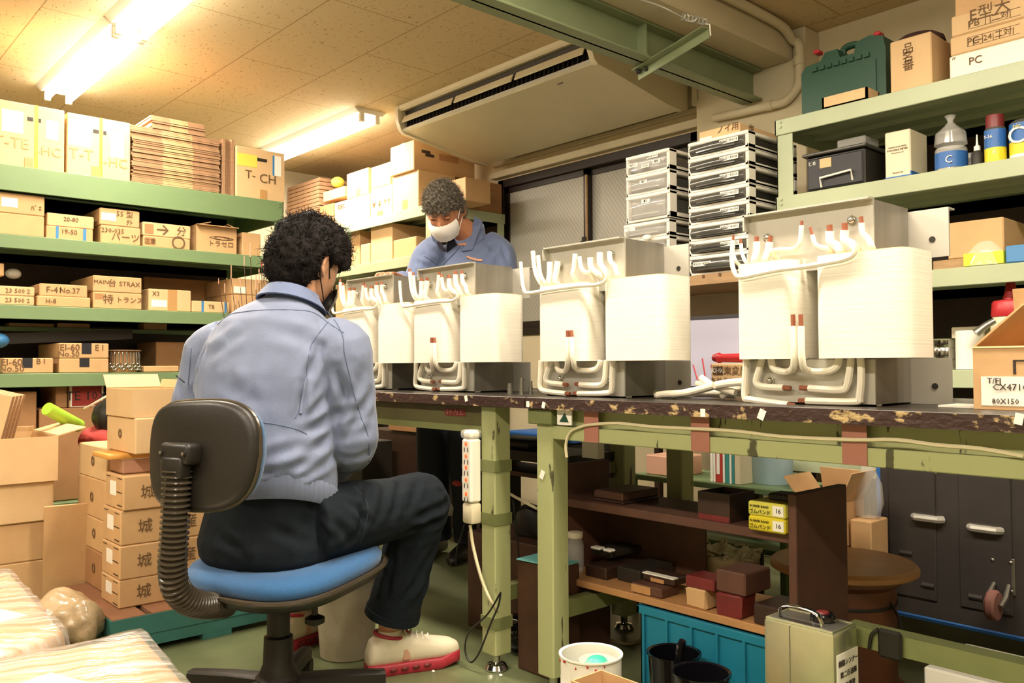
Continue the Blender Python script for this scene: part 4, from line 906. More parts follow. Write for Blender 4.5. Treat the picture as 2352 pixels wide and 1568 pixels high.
# waistband with gathers
wb = M()
rings=[]
for yy,hw,hd,dd in ((1174,.184,.136,2.29),(1168,.191,.142,2.29),(1132,.199,.148,2.29),(1124,.195,.144,2.29)):
    c = PD(622-(1170-yy)*.05,yy,dd); rg=[]
    for j in range(320):
        a=2*PI*j/320; g=.0013*math.sin(a*60)*(1 if (abs(a-.3)<.75 or abs(a-2*PI)<.4 or abs(a-PI)<.7) else .1)
        ca,sa=math.cos(a),math.sin(a); rg.append(c+(Sb+UP*.17)*((hw+g)*math.copysign(abs(ca)**.87,ca))+FL*((hd+g)*math.copysign(abs(sa)**.87,sa)))
    rings.append(rg)
wb.loft(rings,cap=False); wb.build('waistband','jacket',jo,origin=Ao,smooth=60)
# collar
cl = M(); rings=[]
for k,(up_,w_,d_) in enumerate(((-.022,.082,.080),(.002,.078,.074),(.020,.070,.064),(.024,.064,.058),(.016,.062,.056))):
    rings.append(ell(NB+Vector((0,0,up_+.012))+Vector((Fb.x,Fb.y,0))*(.004*k), w_, Sb, d_, (Fb+UP*-.28).normalized(), 28, 2.1))
cl.loft(rings,cap=False)
rings=[]
for up_,w_,d_ in ((.026,.071,.066),(.008,.083,.082),(-.016,.098,.098),(-.018,.095,.094)):
    rings.append(ell(NB+Vector((0,0,up_+.012))-Fb*.004, w_, Sb, d_, (Fb+UP*-.35).normalized(), 28, 2.1))
cl.loft(rings,cap=False); cl.build('collar','jacket_dark',jo,origin=Ao,smooth=60)
# trousers
tm = M()
tm.loft([AR(618,1135,2.30,.172,.128,1,.10),AR(616,1160,2.30,.178,.132,1,.05),AR(618,1195,2.31,.185,.150,0),AR(625,1235,2.31,.200,.175,0),AR(628,1265,2.31,.200,.175,0),AR(628,1285,2.31,.185,.160,0)])
tm.tube([hR-(kR-hR)*.1,hR.lerp(kR,.3),hR.lerp(kR,.7),kR,kR+(aR-kR)*.16+Vector((0,0,0)),kR.lerp(aR,.5),kR.lerp(aR,.90)],[.105,.100,.088,.086,.082,.078,.082],n=20,smooth=5)
tm.tube([hL-(kL-hL)*.1,hL.lerp(kL,.5),kL,kL+(aL-kL)*.2,kL.lerp(aL,.5),kL.lerp(aL,.82)],[.10,.09,.084,.080,.076,.080],n=20,smooth=5)
folds=[]
for x0,y0,x1,y1,w,d in ((790,1150,860,1200,.010,.009),(800,1120,830,1200,.010,.010),(760,1190,800,1240,.012,.008),(840,1110,820,1230,.012,.010),(920,1110,900,1190,.010,.005),(960,1120,935,1170,.010,.005),(700,1200,770,1240,.012,.006),(740,1240,820,1230,.012,.007)): F_(x0,y0,x1,y1,w,d,2.28)
for x0,y0,x1,y1,w,d in ((1035,1150,960,1190,.011,.010),(1035,1185,940,1215,.011,.009),(1020,1100,1035,1180,.010,.005),(1010,1250,930,1380,.012,.007),(900,1250,880,1380,.012,.006),(990,1320,950,1390,.012,.006),(1030,1210,930,1240,.011,.008)): F_(x0,y0,x1,y1,w,d,2.44)
folds=[(a,b,w*1.1,d*1.5) for a,b,w,d in folds]; cf2 = crease(folds)
to = fuse(tm,.0065,4,'trousers','trousers',A,None,origin=Ao)
fold_on(to, Ao, [(790,1150,850,1205,.010,.009),(800,1125,830,1200,.010,.010),(760,1190,805,1240,.012,.008),(845,1110,822,1230,.012,.010),(920,1100,900,1190,.010,.006),(960,1105,935,1175,.010,.006),(700,1195,770,1240,.012,.007),(740,1245,820,1235,.012,.008),
  (500,1230,560,1270,.012,.006),(620,1210,700,1250,.013,.006),(880,1120,862,1200,.010,.006),(1030,1150,955,1190,.011,.010),(1025,1185,935,1220,.011,.010),(1005,1095,1025,1170,.010,.006),(1000,1250,930,1380,.012,.008),(905,1250,885,1380,.012,.007),(985,1320,945,1395,.012,.007),(1015,1210,930,1245,.011,.009),(960,1230,905,1300,.012,.007)],
  noise_a=((11,.004),(30,.002)), gain=1.2, dmiss=2.4)
tb_ = bvh_of(to,Ao); seam(tb_,[(812,1118),(838,1145),(845,1170),(838,1215),(826,1250)],.0016,'pocket_seam','navy',to,Ao)
hc=kR.lerp(aR,.90); dvv=(aR-kR).normalized(); M().tube([hc-dvv*.012,hc+dvv*.010],[.0835,.0845],n=28).build('hem','trousers',to,origin=Ao)
# hair
def capA(dr):
    # hair covers the top and the back of the head, stopping above the face and the ears
    if dr.y > .55 and dr.z < .30: return None
    if dr.z < -.86 or (dr.y > .12 and dr.z < .05) or (abs(dr.x) > .45 and dr.z < .16 and dr.y > -.36) or (dr.z < -.25 and dr.y > -.15): return None
    th = 1.20 + .16*max(0,dr.z) + .04*max(0,-dr.y)
    if dr.z < -.1: th -= .26*(-dr.z-.1)
    b = Vector((dr.x*.078*th*1.08, dr.y*.096*th, dr.z*.112*th)); return b*(1+.10*noise.noise(b*26))
hm = M()
for k in range(420):
    i=(k+.5)/420; z=1-2*i; a=k*2.39996; s_=math.sqrt(1-z*z); p=capA(Vector((s_*math.cos(a),s_*math.sin(a),z)))
    if p is not None: hm.ball(p*.93,.019+.006*noise.noise(p*40),T=TH,u=8,v=6)
hm.ball((0,-.012,.018),(.080,.094,.105),T=TH)
hob = fuse(hm,.0055,1,'hair','hair_black',A,lambda p,n_: n_*(.005*noise.noise(p*55)+.003*noise.noise(p*110)),origin=Ao)
hair_strands('curls','hair_black',hob,Ao,TH,3200,capA,.036,.75,.0011,3)
# dark face mask, only its strap and cheek edge show from behind
def on_head(x,y,z,k=1.0): return TH@Vector((x*k,y*k,z*k))
mk = M(); rings=[]
for z_,yb_ in ((-.025,.112),(-.05,.124),(-.075,.120),(-.105,.108)):
    rings.append([TH@Vector((math.sin(a)*.072*(1+z_*1.2),.018+math.cos(a)*(yb_-.018),z_)) for a in [(-.85+1.7*j/16) for j in range(17)]])
vs=[p for r_ in rings for p in r_]; mk.poly(vs,[(i*17+j,i*17+j+1,(i+1)*17+j+1,(i+1)*17+j) for i in range(3) for j in range(16)])
for s_ in (-1,1):
    mk.tube([on_head(s_*.071,.03,-.03),on_head(s_*.080,.0,.015),on_head(s_*.084,-.02,.012),on_head(s_*.083,-.026,-.02),on_head(s_*.078,-.01,-.045),on_head(s_*.069,.035,-.10)],.0018,n=5,smooth=4)
mk.build('face_mask','black',A,origin=Ao,smooth=60)
# shoes
def shoe(heel, fd, label):
    o = thing('shoe', None, None, Vector((heel.x,heel.y,0))-Ao, 0); del_ = None
    o.parent = A; side = Vector((fd.y,-fd.x,0)); T = Matrix(((side.x,fd.x,0,0),(side.y,fd.y,0,0),(0,0,1,0),(0,0,0,1)))
    prof=((-.012,.028,.022),(0,.037,.045),(.04,.041,.060),(.10,.040,.056),(.16,.043,.042),(.21,.047,.035),(.25,.042,.030),(.275,.026,.022))
    sol = M(); sol.loft([[Vector((s_*w*1.06,y,z+(.012 if y>.24 else 0))) for s_,z in ((-1,.006),(-.9,0),(.9,0),(1,.006),(1,.030),(.9,.034),(-.9,.034),(-1,.030))] for y,w,h in prof],T=T); sol.build('sole','shoe_red',o,smooth=50)
    up = M(); up.loft([ell(Vector((0,y,.03+h*.72)),w,Vector((1,0,0)),h*.9,Vector((0,0,1)),20,2.4) for y,w,h in prof],T=T)
    up.tube([(0,.055,.055),(0,.057,.112)],[.040,.043],n=18,T=T)
    u=fuse(up,.005,3,'upper','shoe_white',o)
    M().tube([T@Vector((math.cos(a)*.041,.057+math.sin(a)*.043,.112+.010*math.sin(-a))) for a in [k*2*PI/16 for k in range(16)]],.0055,n=7,closed=True).build('heel_lining','shoe_red',o)
    M().tube([T@Vector((0,.10,.098)),T@Vector((0,.12,.112))],[.020,.014],n=10).build('tongue','shoe_red',o)
    for k in range(5):
        y=.108+k*.018; z=.119-k*.0062; M().tube([T@Vector((-.030,y,z-.018)),T@Vector((-.012,y+.004,z)),T@Vector((.012,y-.004,z)),T@Vector((.030,y,z-.018))],.0036,n=6,smooth=3).build('lace','white',o)
    hs=M()
    for k in range(4): hs.ball((.048,.06+k*.035,.020),(.004,.012,.006),T=T); hs.ball((-.048,.06+k*.035,.020),(.004,.012,.006),T=T)
    hs.build('sole_holes','dark_red',o)['kind']='stuff'
    M().box(.030,.040,.09,.115,.04,.075,.003,T=T).build('side_panel','pink_box',o)
    return o
shoe(heelR,fdR,''); shoe(heelL,fdL,'')
for a_ in (aR,aL):
    M().tube([Vector((a_.x,a_.y,.075)),Vector((a_.x,a_.y,.128))],[.037,.036],n=18).build('sock','shoe_white',A,origin=Ao)
# ---- the older worker behind the bench
fB = Vector((.42,-.91,0)).normalized(); sB = Vector((.91,.42,0)).normalized()      # sB: towards his left shoulder, right in the picture
hipB = PD(1040,900,4.12)
B = thing('person', 'grey haired person in blue jacket and white face mask bending over the bench', 'person', (hipB.x,hipB.y,0)); Bo = Vector((hipB.x,hipB.y,0))
HB = PD(1021,482,3.84); HFB = Vector((.52,-.72,-.68)); TB_ = basis(HB, HFB)
NBB = PD(1078,545,3.98)
leanB = Vector((0,0,1)); FLB = (fB+Vector((0,0,-.45))).normalized()
def BR(px_,py_,d,hw,hd): return ell(PD(px_,py_,d), hw, sB, hd, FLB, 22)
mb = M(); head_into(mb, TB_, 1.0)
mb.tube([HB-HFB.normalized()*.02+Vector((0,0,-.03)), HB.lerp(NBB,.6), NBB, NBB+Vector((0,0,-.06))],[.055,.055,.062,.08],n=14,smooth=3)
mb.loft([BR(1040,960,4.15,.15,.10),BR(1050,800,4.12,.145,.10),BR(1062,660,4.05,.16,.10),BR(1068,600,4.02,.17,.10),BR(1074,560,4.0,.11,.08),BR(1078,548,4.0,.06,.06)])
sRB,eRB,wRB = PD(985,590,3.98), PD(940,690,3.92), PD(915,640,3.74)
sLB,eLB,wLB = PD(1145,585,3.98), PD(1165,720,3.90), PD(1080,700,3.62)
for s_,e_,w_ in ((sRB,eRB,wRB),(sLB,eLB,wLB)): mb.tube([s_,s_.lerp(e_,.5),e_,e_.lerp(w_,.4),w_],[.052,.047,.040,.042,.028],n=12,smooth=3)
legs=[]
for s_ in (-1,1):
    h_ = Vector((hipB.x,hipB.y,.90))+sB*s_*.09; k_=h_+Vector((0,0,-.42))+fB*.03; a_=h_+Vector((0,0,-.82)); legs.append((h_,k_,a_))
    mb.tube([h_,k_,a_],[.085,.058,.038],n=12,smooth=4); mb.tube([a_,Vector((a_.x,a_.y,.05))+fB*.02,Vector((a_.x,a_.y,.035))+fB*.14],[.034,.024,.016],n=10,smooth=3)
hand_into(mb, wRB, (wRB-eRB)*.4+fB*.2, Vector((0,0,-1)), .45, 1); hand_into(mb, wLB, (wLB-eLB)*.4+fB*.1-sB*.05, Vector((0,0,-1)), .45, -1)
fuse(mb,.0055,2,'body','skin_old',B,origin=Bo)
jm = M()
jm.loft([BR(1042,900,4.12,.185,.14),BR(1052,760,4.08,.19,.14),BR(1064,650,4.03,.205,.135),BR(1068,605,4.01,.205,.125),BR(1072,575,4.0,.175,.11),BR(1075,555,3.99,.11,.09),BR(1078,545,3.99,.072,.07)])
jm.tube([sRB-(eRB-sRB)*.2+sB*.05,sRB,sRB.lerp(eRB,.5),eRB,eRB.lerp(wRB,.5),wRB-(wRB-eRB)*.05],[.07,.078,.070,.066,.058,.050],n=16,smooth=4)
jm.tube([sLB-(eLB-sLB)*.2-sB*.05,sLB,sLB.lerp(eLB,.5),eLB,eLB.lerp(wLB,.5),wLB-(wLB-eLB)*.05],[.07,.080,.072,.066,.056,.050],n=16,smooth=4)
folds=[]
for x0,y0,x1,y1,w,d in ((965,580,1000,610,.014,.010),(955,600,985,620,.012,.010),(1120,590,1140,560,.014,.008),(1000,570,1020,600,.012,.008)): F_(x0,y0,x1,y1,w,d,3.86)
cf3=crease(folds)
jo2 = fuse(jm,.0075,4,'jacket','jacket_dark',B,None,origin=Bo)
fold_on(jo2, Bo, [(965,580,1000,608,.013,.009),(955,600,985,618,.012,.009),(1120,595,1140,560,.013,.008),(1005,570,1022,598,.011,.007),(1110,560,1160,575,.014,.006),(1150,560,1165,600,.012,.008),(1080,600,1100,570,.012,.006)], noise_a=((9,.005),(26,.002)), dmiss=3.9)
jb2 = bvh_of(jo2,Bo)
def patch(bv, pts, th, name, m, parent, org, off=.004):
    """a flat cloth piece laid on the surface"""
    mb=M(); h=[hit(bv,a,b,3.9) for a,b in pts]; n_=len(h); c=sum((p for p,_ in h),Vector())/n_; nr=sum((k for _,k in h),Vector()).normalized()
    fr=[p+nr*off for p,_ in h]; bk=[p-nr*th for p,_ in h]
    mb.poly(fr+bk,[tuple(range(n_)),tuple(range(2*n_-1,n_-1,-1))]+[(j,(j+1)%n_,(j+1)%n_+n_,j+n_) for j in range(n_)])
    return mb.build(name,m,parent,origin=org,smooth=0)
patch(jb2,[(1092,478+20),(1108,510),(1085,575),(1062,578),(1058,565),(1075,550)],.01,'collar','jacket_dark',jo2,Bo,.008)
patch(jb2,[(1000,527),(1008,540),(1004,558),(994,553),(990,540)],.01,'collar','jacket_dark',jo2,Bo,.008)
patch(jb2,[(1028,552),(1058,548),(1056,560),(1027,580),(1025,565)],.01,'undershirt','navy',jo2,Bo,.004)
seam(jb2,[(1058,566),(1040,585),(1025,600),(1015,612)],.003,'placket','seam',jo2,Bo,3.9)
seam(jb2,[(974,588),(990,598),(1004,606),(1008,585)],.002,'chest_pocket_seam','seam',jo2,Bo,3.9)
seam(jb2,[(1073,590),(1090,596),(1108,598)],.006,'orange_name_strip','pink_box',jo2,Bo,3.9)
cl=M(); rings=[]
for up_,w_,d_ in ((-.01,.082,.078),(.02,.078,.072),(.042,.074,.066),(.040,.070,.062)):
    rings.append(ell(NBB+Vector((0,0,up_))+fB*.006, w_, sB, d_, (fB+UP*-.6).normalized(), 26, 2.1))
cl.loft(rings,cap=False); cl.build('collar_stand','jacket_dark',jo2,origin=Bo,smooth=60)
tm=M()
for h_,k_,a_ in legs: tm.tube([h_+Vector((0,0,.03)),h_+Vector((0,0,-.1)),k_,k_.lerp(a_,.5),a_+Vector((0,0,.0))],[.10,.102,.085,.078,.080],n=16,smooth=4)
tm.loft([ell(Vector((hipB.x,hipB.y,z)),w_,sB,d_,fB,20) for z,w_,d_ in ((.80,.17,.12),(.9,.185,.13),(1.0,.175,.125))])
fuse(tm,.010,3,'trousers','navy',B,origin=Bo)
for h_,k_,a_ in legs:
    c=Vector((a_.x,a_.y,0)); m_=M(); m_.loft([ell(c+fB*y+UP*(.008+h2*.6),w_,sB,h2*.6,UP,14) for y,w_,h2 in ((-.07,.02,.03),(-.05,.036,.06),(.03,.038,.075),(.12,.045,.05),(.18,.036,.035),(.205,.015,.02))]); m_.build('shoe','black',B,origin=Bo,smooth=60)
def capB(dr):
    if dr.y > .35 and dr.z < .20: return None
    if dr.z < -.45 or (dr.y > .05 and dr.z < .08) or (dr.z < -.12 and dr.y > -.15): return None
    th = 1.11+.08*max(0,dr.z)
    b = Vector((dr.x*.079*th, dr.y*.097*th, dr.z*.115*th)); return b*(1+.05*noise.noise(b*30))
hm=M(); hm.ball((0,-.010,.020),(.079,.094,.104),T=TB_)
for k in range(300):
    i=(k+.5)/300; z=1-2*i; a=k*2.39996; s_=math.sqrt(1-z*z); p=capB(Vector((s_*math.cos(a),s_*math.sin(a),z)))
    if p is not None: hm.ball(p*.95,.011,T=TB_,u=8,v=6)
hb=fuse(hm,.006,2,'hair','hair_grey',B,lambda p,n_: n_*(.003*noise.noise(p*60)),origin=Bo)
hair_strands('hair_strands','hair_grey',hb,Bo,TB_,3600,capB,.020,.05,.0009,5)
OHB=lambda x,y,z: TB_@Vector((x,y,z))
mk=M(); rings=[]
for z_,yb_,w_ in ((-.018,.124,.066),(-.032,.128,.074),(-.052,.128,.075),(-.078,.118,.070),(-.108,.104,.054)):
    rings.append([TB_@Vector((math.sin(a)*w_,.020+math.cos(a)*(yb_-.020)+(.004 if i%2 else 0),z_)) for i,a in enumerate([(-1.25+2.5*j/18) for j in range(19)])])
vs=[p for r_ in rings for p in r_]; mk.poly(vs,[(i*19+j,i*19+j+1,(i+1)*19+j+1,(i+1)*19+j) for i in range(4) for j in range(18)])
mo=mk.build('face_mask','mask_white',B,origin=Bo,smooth=60)
for s_ in (-1,1):
    M().tube([OHB(s_*.070,.045,-.025),OHB(s_*.080,.015,.012),OHB(s_*.085,-.018,.018)],.0018,n=5,smooth=4).tube([OHB(s_*.055,.05,-.105),OHB(s_*.074,.01,-.05),OHB(s_*.084,-.018,-.02)],.0018,n=5,smooth=4).build('ear_loop','mask_white',mo,origin=Bo)
    M().ball((s_*.032,.083,.003),(.015,.010,.008),T=TB_).build('closed_eye','skin_old',B,origin=Bo)
    M().tube([OHB(s_*.018,.097,.002),OHB(s_*.032,.096,-.003),OHB(s_*.046,.087,.001)],.0014,n=5,smooth=3).build('eyelashes','hair_black',B,origin=Bo)
    M().tube([OHB(s_*.014,.104,.022),OHB(s_*.032,.101,.028),OHB(s_*.052,.086,.022)],[.002,.0035,.0015],n=6,smooth=3).build('eyebrow','hair_grey',B,origin=Bo)
# ------------------------------------------------------------------ the office chair
CC = PD(640,1322,2.27); seatz = CC.z
yawc = math.atan2(-Fb.x, Fb.y)
ch = thing('office_chair', 'swivel office chair with blue cushions, black shell and ribbed backrest hose', 'chair', (CC.x,CC.y,0), yawc)
# chair space: x right, y forward, z up
inv = Matrix.Rotation(-yawc,4,'Z') @ Matrix.Translation((-CC.x,-CC.y,0))
def cl_(p): return inv @ Vector(p)
def seat_ring(w, d, z, sag=0):
    out=[]
    for k in range(44):
        a=2*PI*k/44; ca,sa=math.cos(a),math.sin(a); e=2/3.2
        x_=w*math.copysign(abs(ca)**e,ca); y_=d*math.copysign(abs(sa)**e,sa); out.append(Vector((x_,y_+.0,z+sag*(max(0,(y_/d))**2*.6-.0)+.030*(y_/d)*0)))
    return out
tilt = Matrix.Rotation(0.10,4,'X')
TS = Matrix.Translation((0,0.03,seatz)) @ tilt
M().loft([seat_ring(.215,.20,.000),seat_ring(.232,.215,.012),seat_ring(.235,.220,.032),seat_ring(.222,.208,.050),seat_ring(.17,.16,.058),seat_ring(.08,.08,.054)],T=TS).build('seat_cushion','chair_blue',ch,smooth=60)
M().loft([seat_ring(.19,.18,-.030),seat_ring(.225,.212,-.022),seat_ring(.240,.226,.002),seat_ring(.240,.226,.012),seat_ring(.228,.214,.011)],T=TS).build('seat_shell','chair_black',ch,smooth=50)
M().tube([TS@v for v in seat_ring(.241,.227,.006)],.008,n=8,closed=True).build('seat_edge_trim','hose',ch)
M().box(-.10,.10,-.13,.12,-.062,-.022,.012,T=TS).build('seat_mechanism','black',ch)
M().tube([(.10,.03,seatz-.06),(.10,.03,seatz-.10)],.008,n=8).lathe([(.012,seatz-.125),(.026,seatz-.118),(.026,seatz-.105),(.012,seatz-.098)],.10,.03,n=16).build('tension_knob','chair_black',ch)
bx = cl_(PD(597,1460,2.27)); colx, coly = 0.0, 0.0
M().lathe([(.05,.075),(.052,.10),(.040,.13),(.038,.20),(.030,.205),(.030,seatz-.06)],n=24).build('column','chair_black',ch)
M().lathe([(.024,.20),(.024,seatz-.05)],n=16).build('gas_lift','black',ch)
M().lathe([(.045,.045),(.058,.05),(.060,.095),(.048,.105)],n=24).build('hub','chair_black',ch)
angs = []
e0 = cl_(PZ(850,1545,.075)); a0 = math.atan2(e0.y,e0.x)
for k in range(5):
    a=a0+k*2*PI/5; L=.27; ca,sa=math.cos(a),math.sin(a); T=Matrix.Rotation(a,4,'Z')
    arm=M().loft([[Vector((x_,y_*w_,z0+zz)) for y_,zz in ((-1,-.016),(1,-.016),(1,.010),(.6,.016),(-.6,.016),(-1,.010))] for x_,w_,z0 in ((.04,.030,.078),(.15,.026,.075),(.26,.022,.066),(.285,.018,.064))],T=T).build('base_arm','chair_black',ch)
    M().tube([T@Vector((.262,-.022,.026)),T@Vector((.262,-.008,.026))],.025,n=16).tube([T@Vector((.262,.008,.026)),T@Vector((.262,.022,.026))],.025,n=16).box(.245,.279,-.008,.008,.015,.056,.003,T=T).build('caster','black',arm)
# backrest
Bc = cl_(PD(444,1045,1.985)); nb = Vector((0,1,0)); 
TBk = Matrix.Translation(Bc) @ Matrix.Rotation(-.08,4,'X') @ Matrix.Rotation(-.05,4,'Y')
def back_ring(s_, y_, bow=.03):
    out=[]
    for k in range(48):
        a=2*PI*k/48; ca,sa=math.cos(a),math.sin(a); e=2/3.4
        x_=.178*s_*math.copysign(abs(ca)**e,ca); z_=.128*s_*math.copysign(abs(sa)**e,sa)
        x_*= 1-.10*max(0,-z_/.128)
        out.append(Vector((x_,y_+bow*(x_/.178)**2,z_)))
    return out
M().loft([back_ring(.5,-.018),back_ring(.9,-.016),back_ring(.98,-.010),back_ring(1.0,0),back_ring(.99,.008),back_ring(.9,.009)],T=TBk).build('backrest_shell','chair_black',ch,smooth=50)
M().loft([back_ring(.95,.008),back_ring(.97,.020),back_ring(.95,.036),back_ring(.85,.048),back_ring(.5,.050)],T=TBk).build('backrest_cushion','chair_blue',ch,smooth=60)
M().tube([TBk@v for v in back_ring(.995,.006)],.006,n=8,closed=True).build('backrest_edge_trim','hose',ch)
br = cl_(PD(412,1048,1.955)); 
TBr = Matrix.Translation(br)@Matrix.Rotation(-.08,4,'X')
brk = M().box(-.048,.048,-.022,.03,-.018,.032,.012,T=TBr,seg=3).box(-.034,.034,-.026,.01,-.05,0,.008,T=TBr,seg=2).build('backrest_bracket','chair_black',ch,smooth=50)
for s_ in (-.037,.037): M().tube([TBr@Vector((s_,-.021,.008)),TBr@Vector((s_,-.024,.008))],.008,n=12,m='black').tube([TBr@Vector((s_,-.0235,.008)),TBr@Vector((s_,-.025,.008))],.004,n=8,m='steel').build('screw','steel',brk)
hp = [cl_(PD(a,b,d)) for a,b,d in ((408,1080,1.950),(404,1150,1.945),(400,1230,1.945),(396,1300,1.95),(402,1345,1.965),(425,1375,2.0),(455,1388,2.05),(490,1390,2.12),(520,1388,2.18))]
P_,_ = spline(hp,[0]*len(hp),30)
# even spacing along the hose for its ribs
ds=[0]
for a,b in zip(P_,P_[1:]): ds.append(ds[-1]+(b-a).length)
hz=M(); pts=[];rr_=[]; n_=int(ds[-1]/.0032); j=0
for k in range(n_+1):
    s_=ds[-1]*k/n_
    while j<len(ds)-2 and ds[j+1]<s_: j+=1
    pts.append(P_[j].lerp(P_[j+1],(s_-ds[j])/max(1e-9,ds[j+1]-ds[j]))); rr_.append((.0325,.0335,.027,.0255)[k%4])
hz.tube(pts,rr_,n=20).build('ribbed_hose','hose',ch,smooth=25)
M().tube([cl_(PD(520,1388,2.18)),Vector((0,-.10,seatz-.05))],.014,n=10).build('backrest_stem','black',ch)
# white plastic bin behind the chair
bp = PZ(797,1502,0.0)
t = thing('waste_bin', 'scuffed cream plastic bin standing behind the chair beside the shoes', 'bin', (bp.x,bp.y,0))
M().lathe([(.080,0),(.084,.004),(.105,.285),(.109,.287),(.109,.297),(.101,.297),(.080,.012),(0.001,.010)],n=36,cap=False).build('body','bin_plastic',t)
M().lathe([(.107,.270),(.112,.271),(.112,.298),(.103,.299)],n=36,cap=False).build('rim','bin_plastic',t)
# ------------------------------------------------------------------ drawers by the window
YD = 2.86; DSZ = 1.268
M_=M().box(-2.62,-1.76,YD-.03,YD+.42,-.022,0,.002)
tb3 = thing('wooden_stand','worn wooden stand under the drawer towers behind the bench','stand',(-2.19,YD+.19,0))
M().box(-.43,.43,-.22,.23,DSZ-.026,DSZ-.001).build('shelf_board','wood',tb3,smooth=0)
for xx,yy in ((-.41,-.20),(.38,-.20),(-.41,.20),(.38,.20)): M().box(xx,xx+.03,yy,yy+.03,0,DSZ-.026).build('leg','wood_dark',tb3,smooth=0)
M().box(-.41,.41,.19,.20,.78,DSZ-.03).build('back_board','wall_paint',tb3,smooth=0)
M().box(-.43,.43,-.22,.23,.72,.745).build('lower_shelf','wood_dark',tb3,smooth=0)
for k in range(5): 
    tag(M().box(-.032,.032,-.14,.14,0,.016).build('wood_block','wood',loc=(-2.13+k*.078,YD+.12,DSZ),smooth=0), 'pale wooden spacer under the white drawer tower, %s'%['leftmost of the five','second from the left','middle of the five','second from the right','rightmost of the five'][k],'wood block','spacers under the drawers')
def drawer_tower(label,p0,p1,pe,tops,z,nm,clear=False,lab=True,labels=None):
    """front on Y = YD from column p0 to p1; tops: picture rows (at the middle column) of each unit's top edge, from top to bottom, last = bottom"""
    pm=(p0+p1)/2; x0=PY(p0,400,YD).x; x1=PY(p1,400,YD).x; d=.36; w=x1-x0
    zs=[PY(pm,t,YD).z for t in tops]; t=thing('drawer_tower',label,'drawers',((x0+x1)/2,YD+d/2,z)); a,b=-w/2,w/2
    zs=[q_-z for q_ in zs]; zs[-1]=0
    for k in range(len(zs)-1):
        zt,zb=zs[k],zs[k+1]; h=zt-zb
        c=M().box(a,b,-d/2-.004,d/2,zt-.016,zt-.001,.003).box(a,a+.012,-d/2,-d/2+.03,zb,zt-.001,.002).box(b-.016,b,-d/2,-d/2+.05,zb,zt-.001,.002)
        c.box(a,b,d/2-.02,d/2,zb,zt-.002).box(b-.006,b,-d/2,d/2,zb,zb+h*.22).box(a,a+.006,-d/2,d/2,zb,zb+h*.22).box(a,b,-d/2,d/2,zb+.001,zb+.010,.001)
        fr=c.build('frame','white',t,smooth=0)
        m_='clear_plastic' if clear else 'drawer_smoke'; z0,z1=zb+.012,zt-.019; rings=[]
        # bowed drawer front
        pr=[]; n=14
        for j in range(n+1):
            u=j/n; xx=a+.016+(w-.032)*u; pr.append((xx,-d/2-.004-.012*math.sin(PI*u)))
        mb=M(); 
        hh=z1-z0
        rows=[]
        for v_ in (0,.12,.5,.88,1):
            bulge=.012*math.sin(PI*v_)
            rows.append([Vector((x_,y_-bulge,z0+hh*v_)) for x_,y_ in pr]+[Vector((x_,-d/2+.02,z0+hh*v_)) for x_,y_ in reversed(pr)])
        mb.loft(rows); dr=mb.build('drawer',m_,t,smooth=60)
        M().box(a+.012,b-.012,-d/2+.022,d/2-.025,z0+.003,z0+hh*.85).build('drawer_box','drawer_side' if not clear else 'drawer_smoke',dr,smooth=0)
        M().tube([(x_,y_-.006,z0+hh*.16) for x_,y_ in pr[2:-2]],.004,n=6).build('handle_lip',m_ if clear else 'drawer_smoke',dr)
        if labels and k<len(labels):
            for (u,v_,lw,lh,s_) in labels[k]:
                xx=a+w*u; yy=-d/2-.0055-.012*math.sin(PI*min(1,max(0,(xx-a-.016)/(w-.032))))-.011; zz=z0+hh*v_
                lo=M().box(xx-lw/2,xx+lw/2,yy,yy+.0012,zz-lh/2,zz+lh/2).build('paper_label','paper',dr,smooth=0)
                lettering(lo,(xx,yy-.0002,zz),(1,0,0),(0,0,1),lh*.8,s_,'ink',sx=.85,off=.0004)
    return t
tops=[313,352,391,432,470,508,547,582,618]
labs=[[(.74,.62,.085,.018,s_)] for s_ in ('K0062～K0114','K0115～K0144','K0145～K0150','K0151～K0157','K0158～K0194','K0062～K0091','K0207～K0221')]+[[(.28,.62,.085,.018,'K0223～K0225')]]
drawer_tower('tall white tower of eight smoky drawers with number labels standing beside the rack',1581,1720,1785,tops,DSZ+.0165,'t',labels=labs)
z0=PY(1650,303,YD).z
zt8=PY(1650.5,313,YD).z
fbox('carton printed with a framed box lying on the tall drawer tower',1604,1700,292,zt8+.001,YD+.02,depth=.32,m='carton_pale',stk=[('F',.02,.32,.02,.35,'paper')],txt=[('F',.72,.66,.035,'ノイ用'),('X',.25,.6,.04,'塩')])
drawer_tower('clear three drawer unit with white frame standing before the window',1438,1538,1580,[350,398,444,506],PY(1488,506,YD).z,'c',clear=True,labels=[[(.25,.5,.05,.016,'FB/FC11'),(.70,.85,.06,.014,'FB4.0-4 セット'),(.78,.42,.04,.016,'黒色'),(.55,.25,.04,.014,'小 100')],[(.5,.62,.04,.014,'端子')],[(.55,.78,.045,.016,'端子')]])
drawer_tower('lower clear drawer unit with a round pull holding white tape under the three drawer unit',1432,1536,1580,[509,547,585,624],DSZ+.0005,'d',clear=True,labels=[[(.2,.8,.06,.014,'リレー')]])
pr_=PY(1485,545,YD-.022); tag(M().ball((0,0,0),(.024,.006,.012)).build('tape_roll','paper',loc=pr_),'white tape roll showing in the round pull of the lower clear drawer','tape')
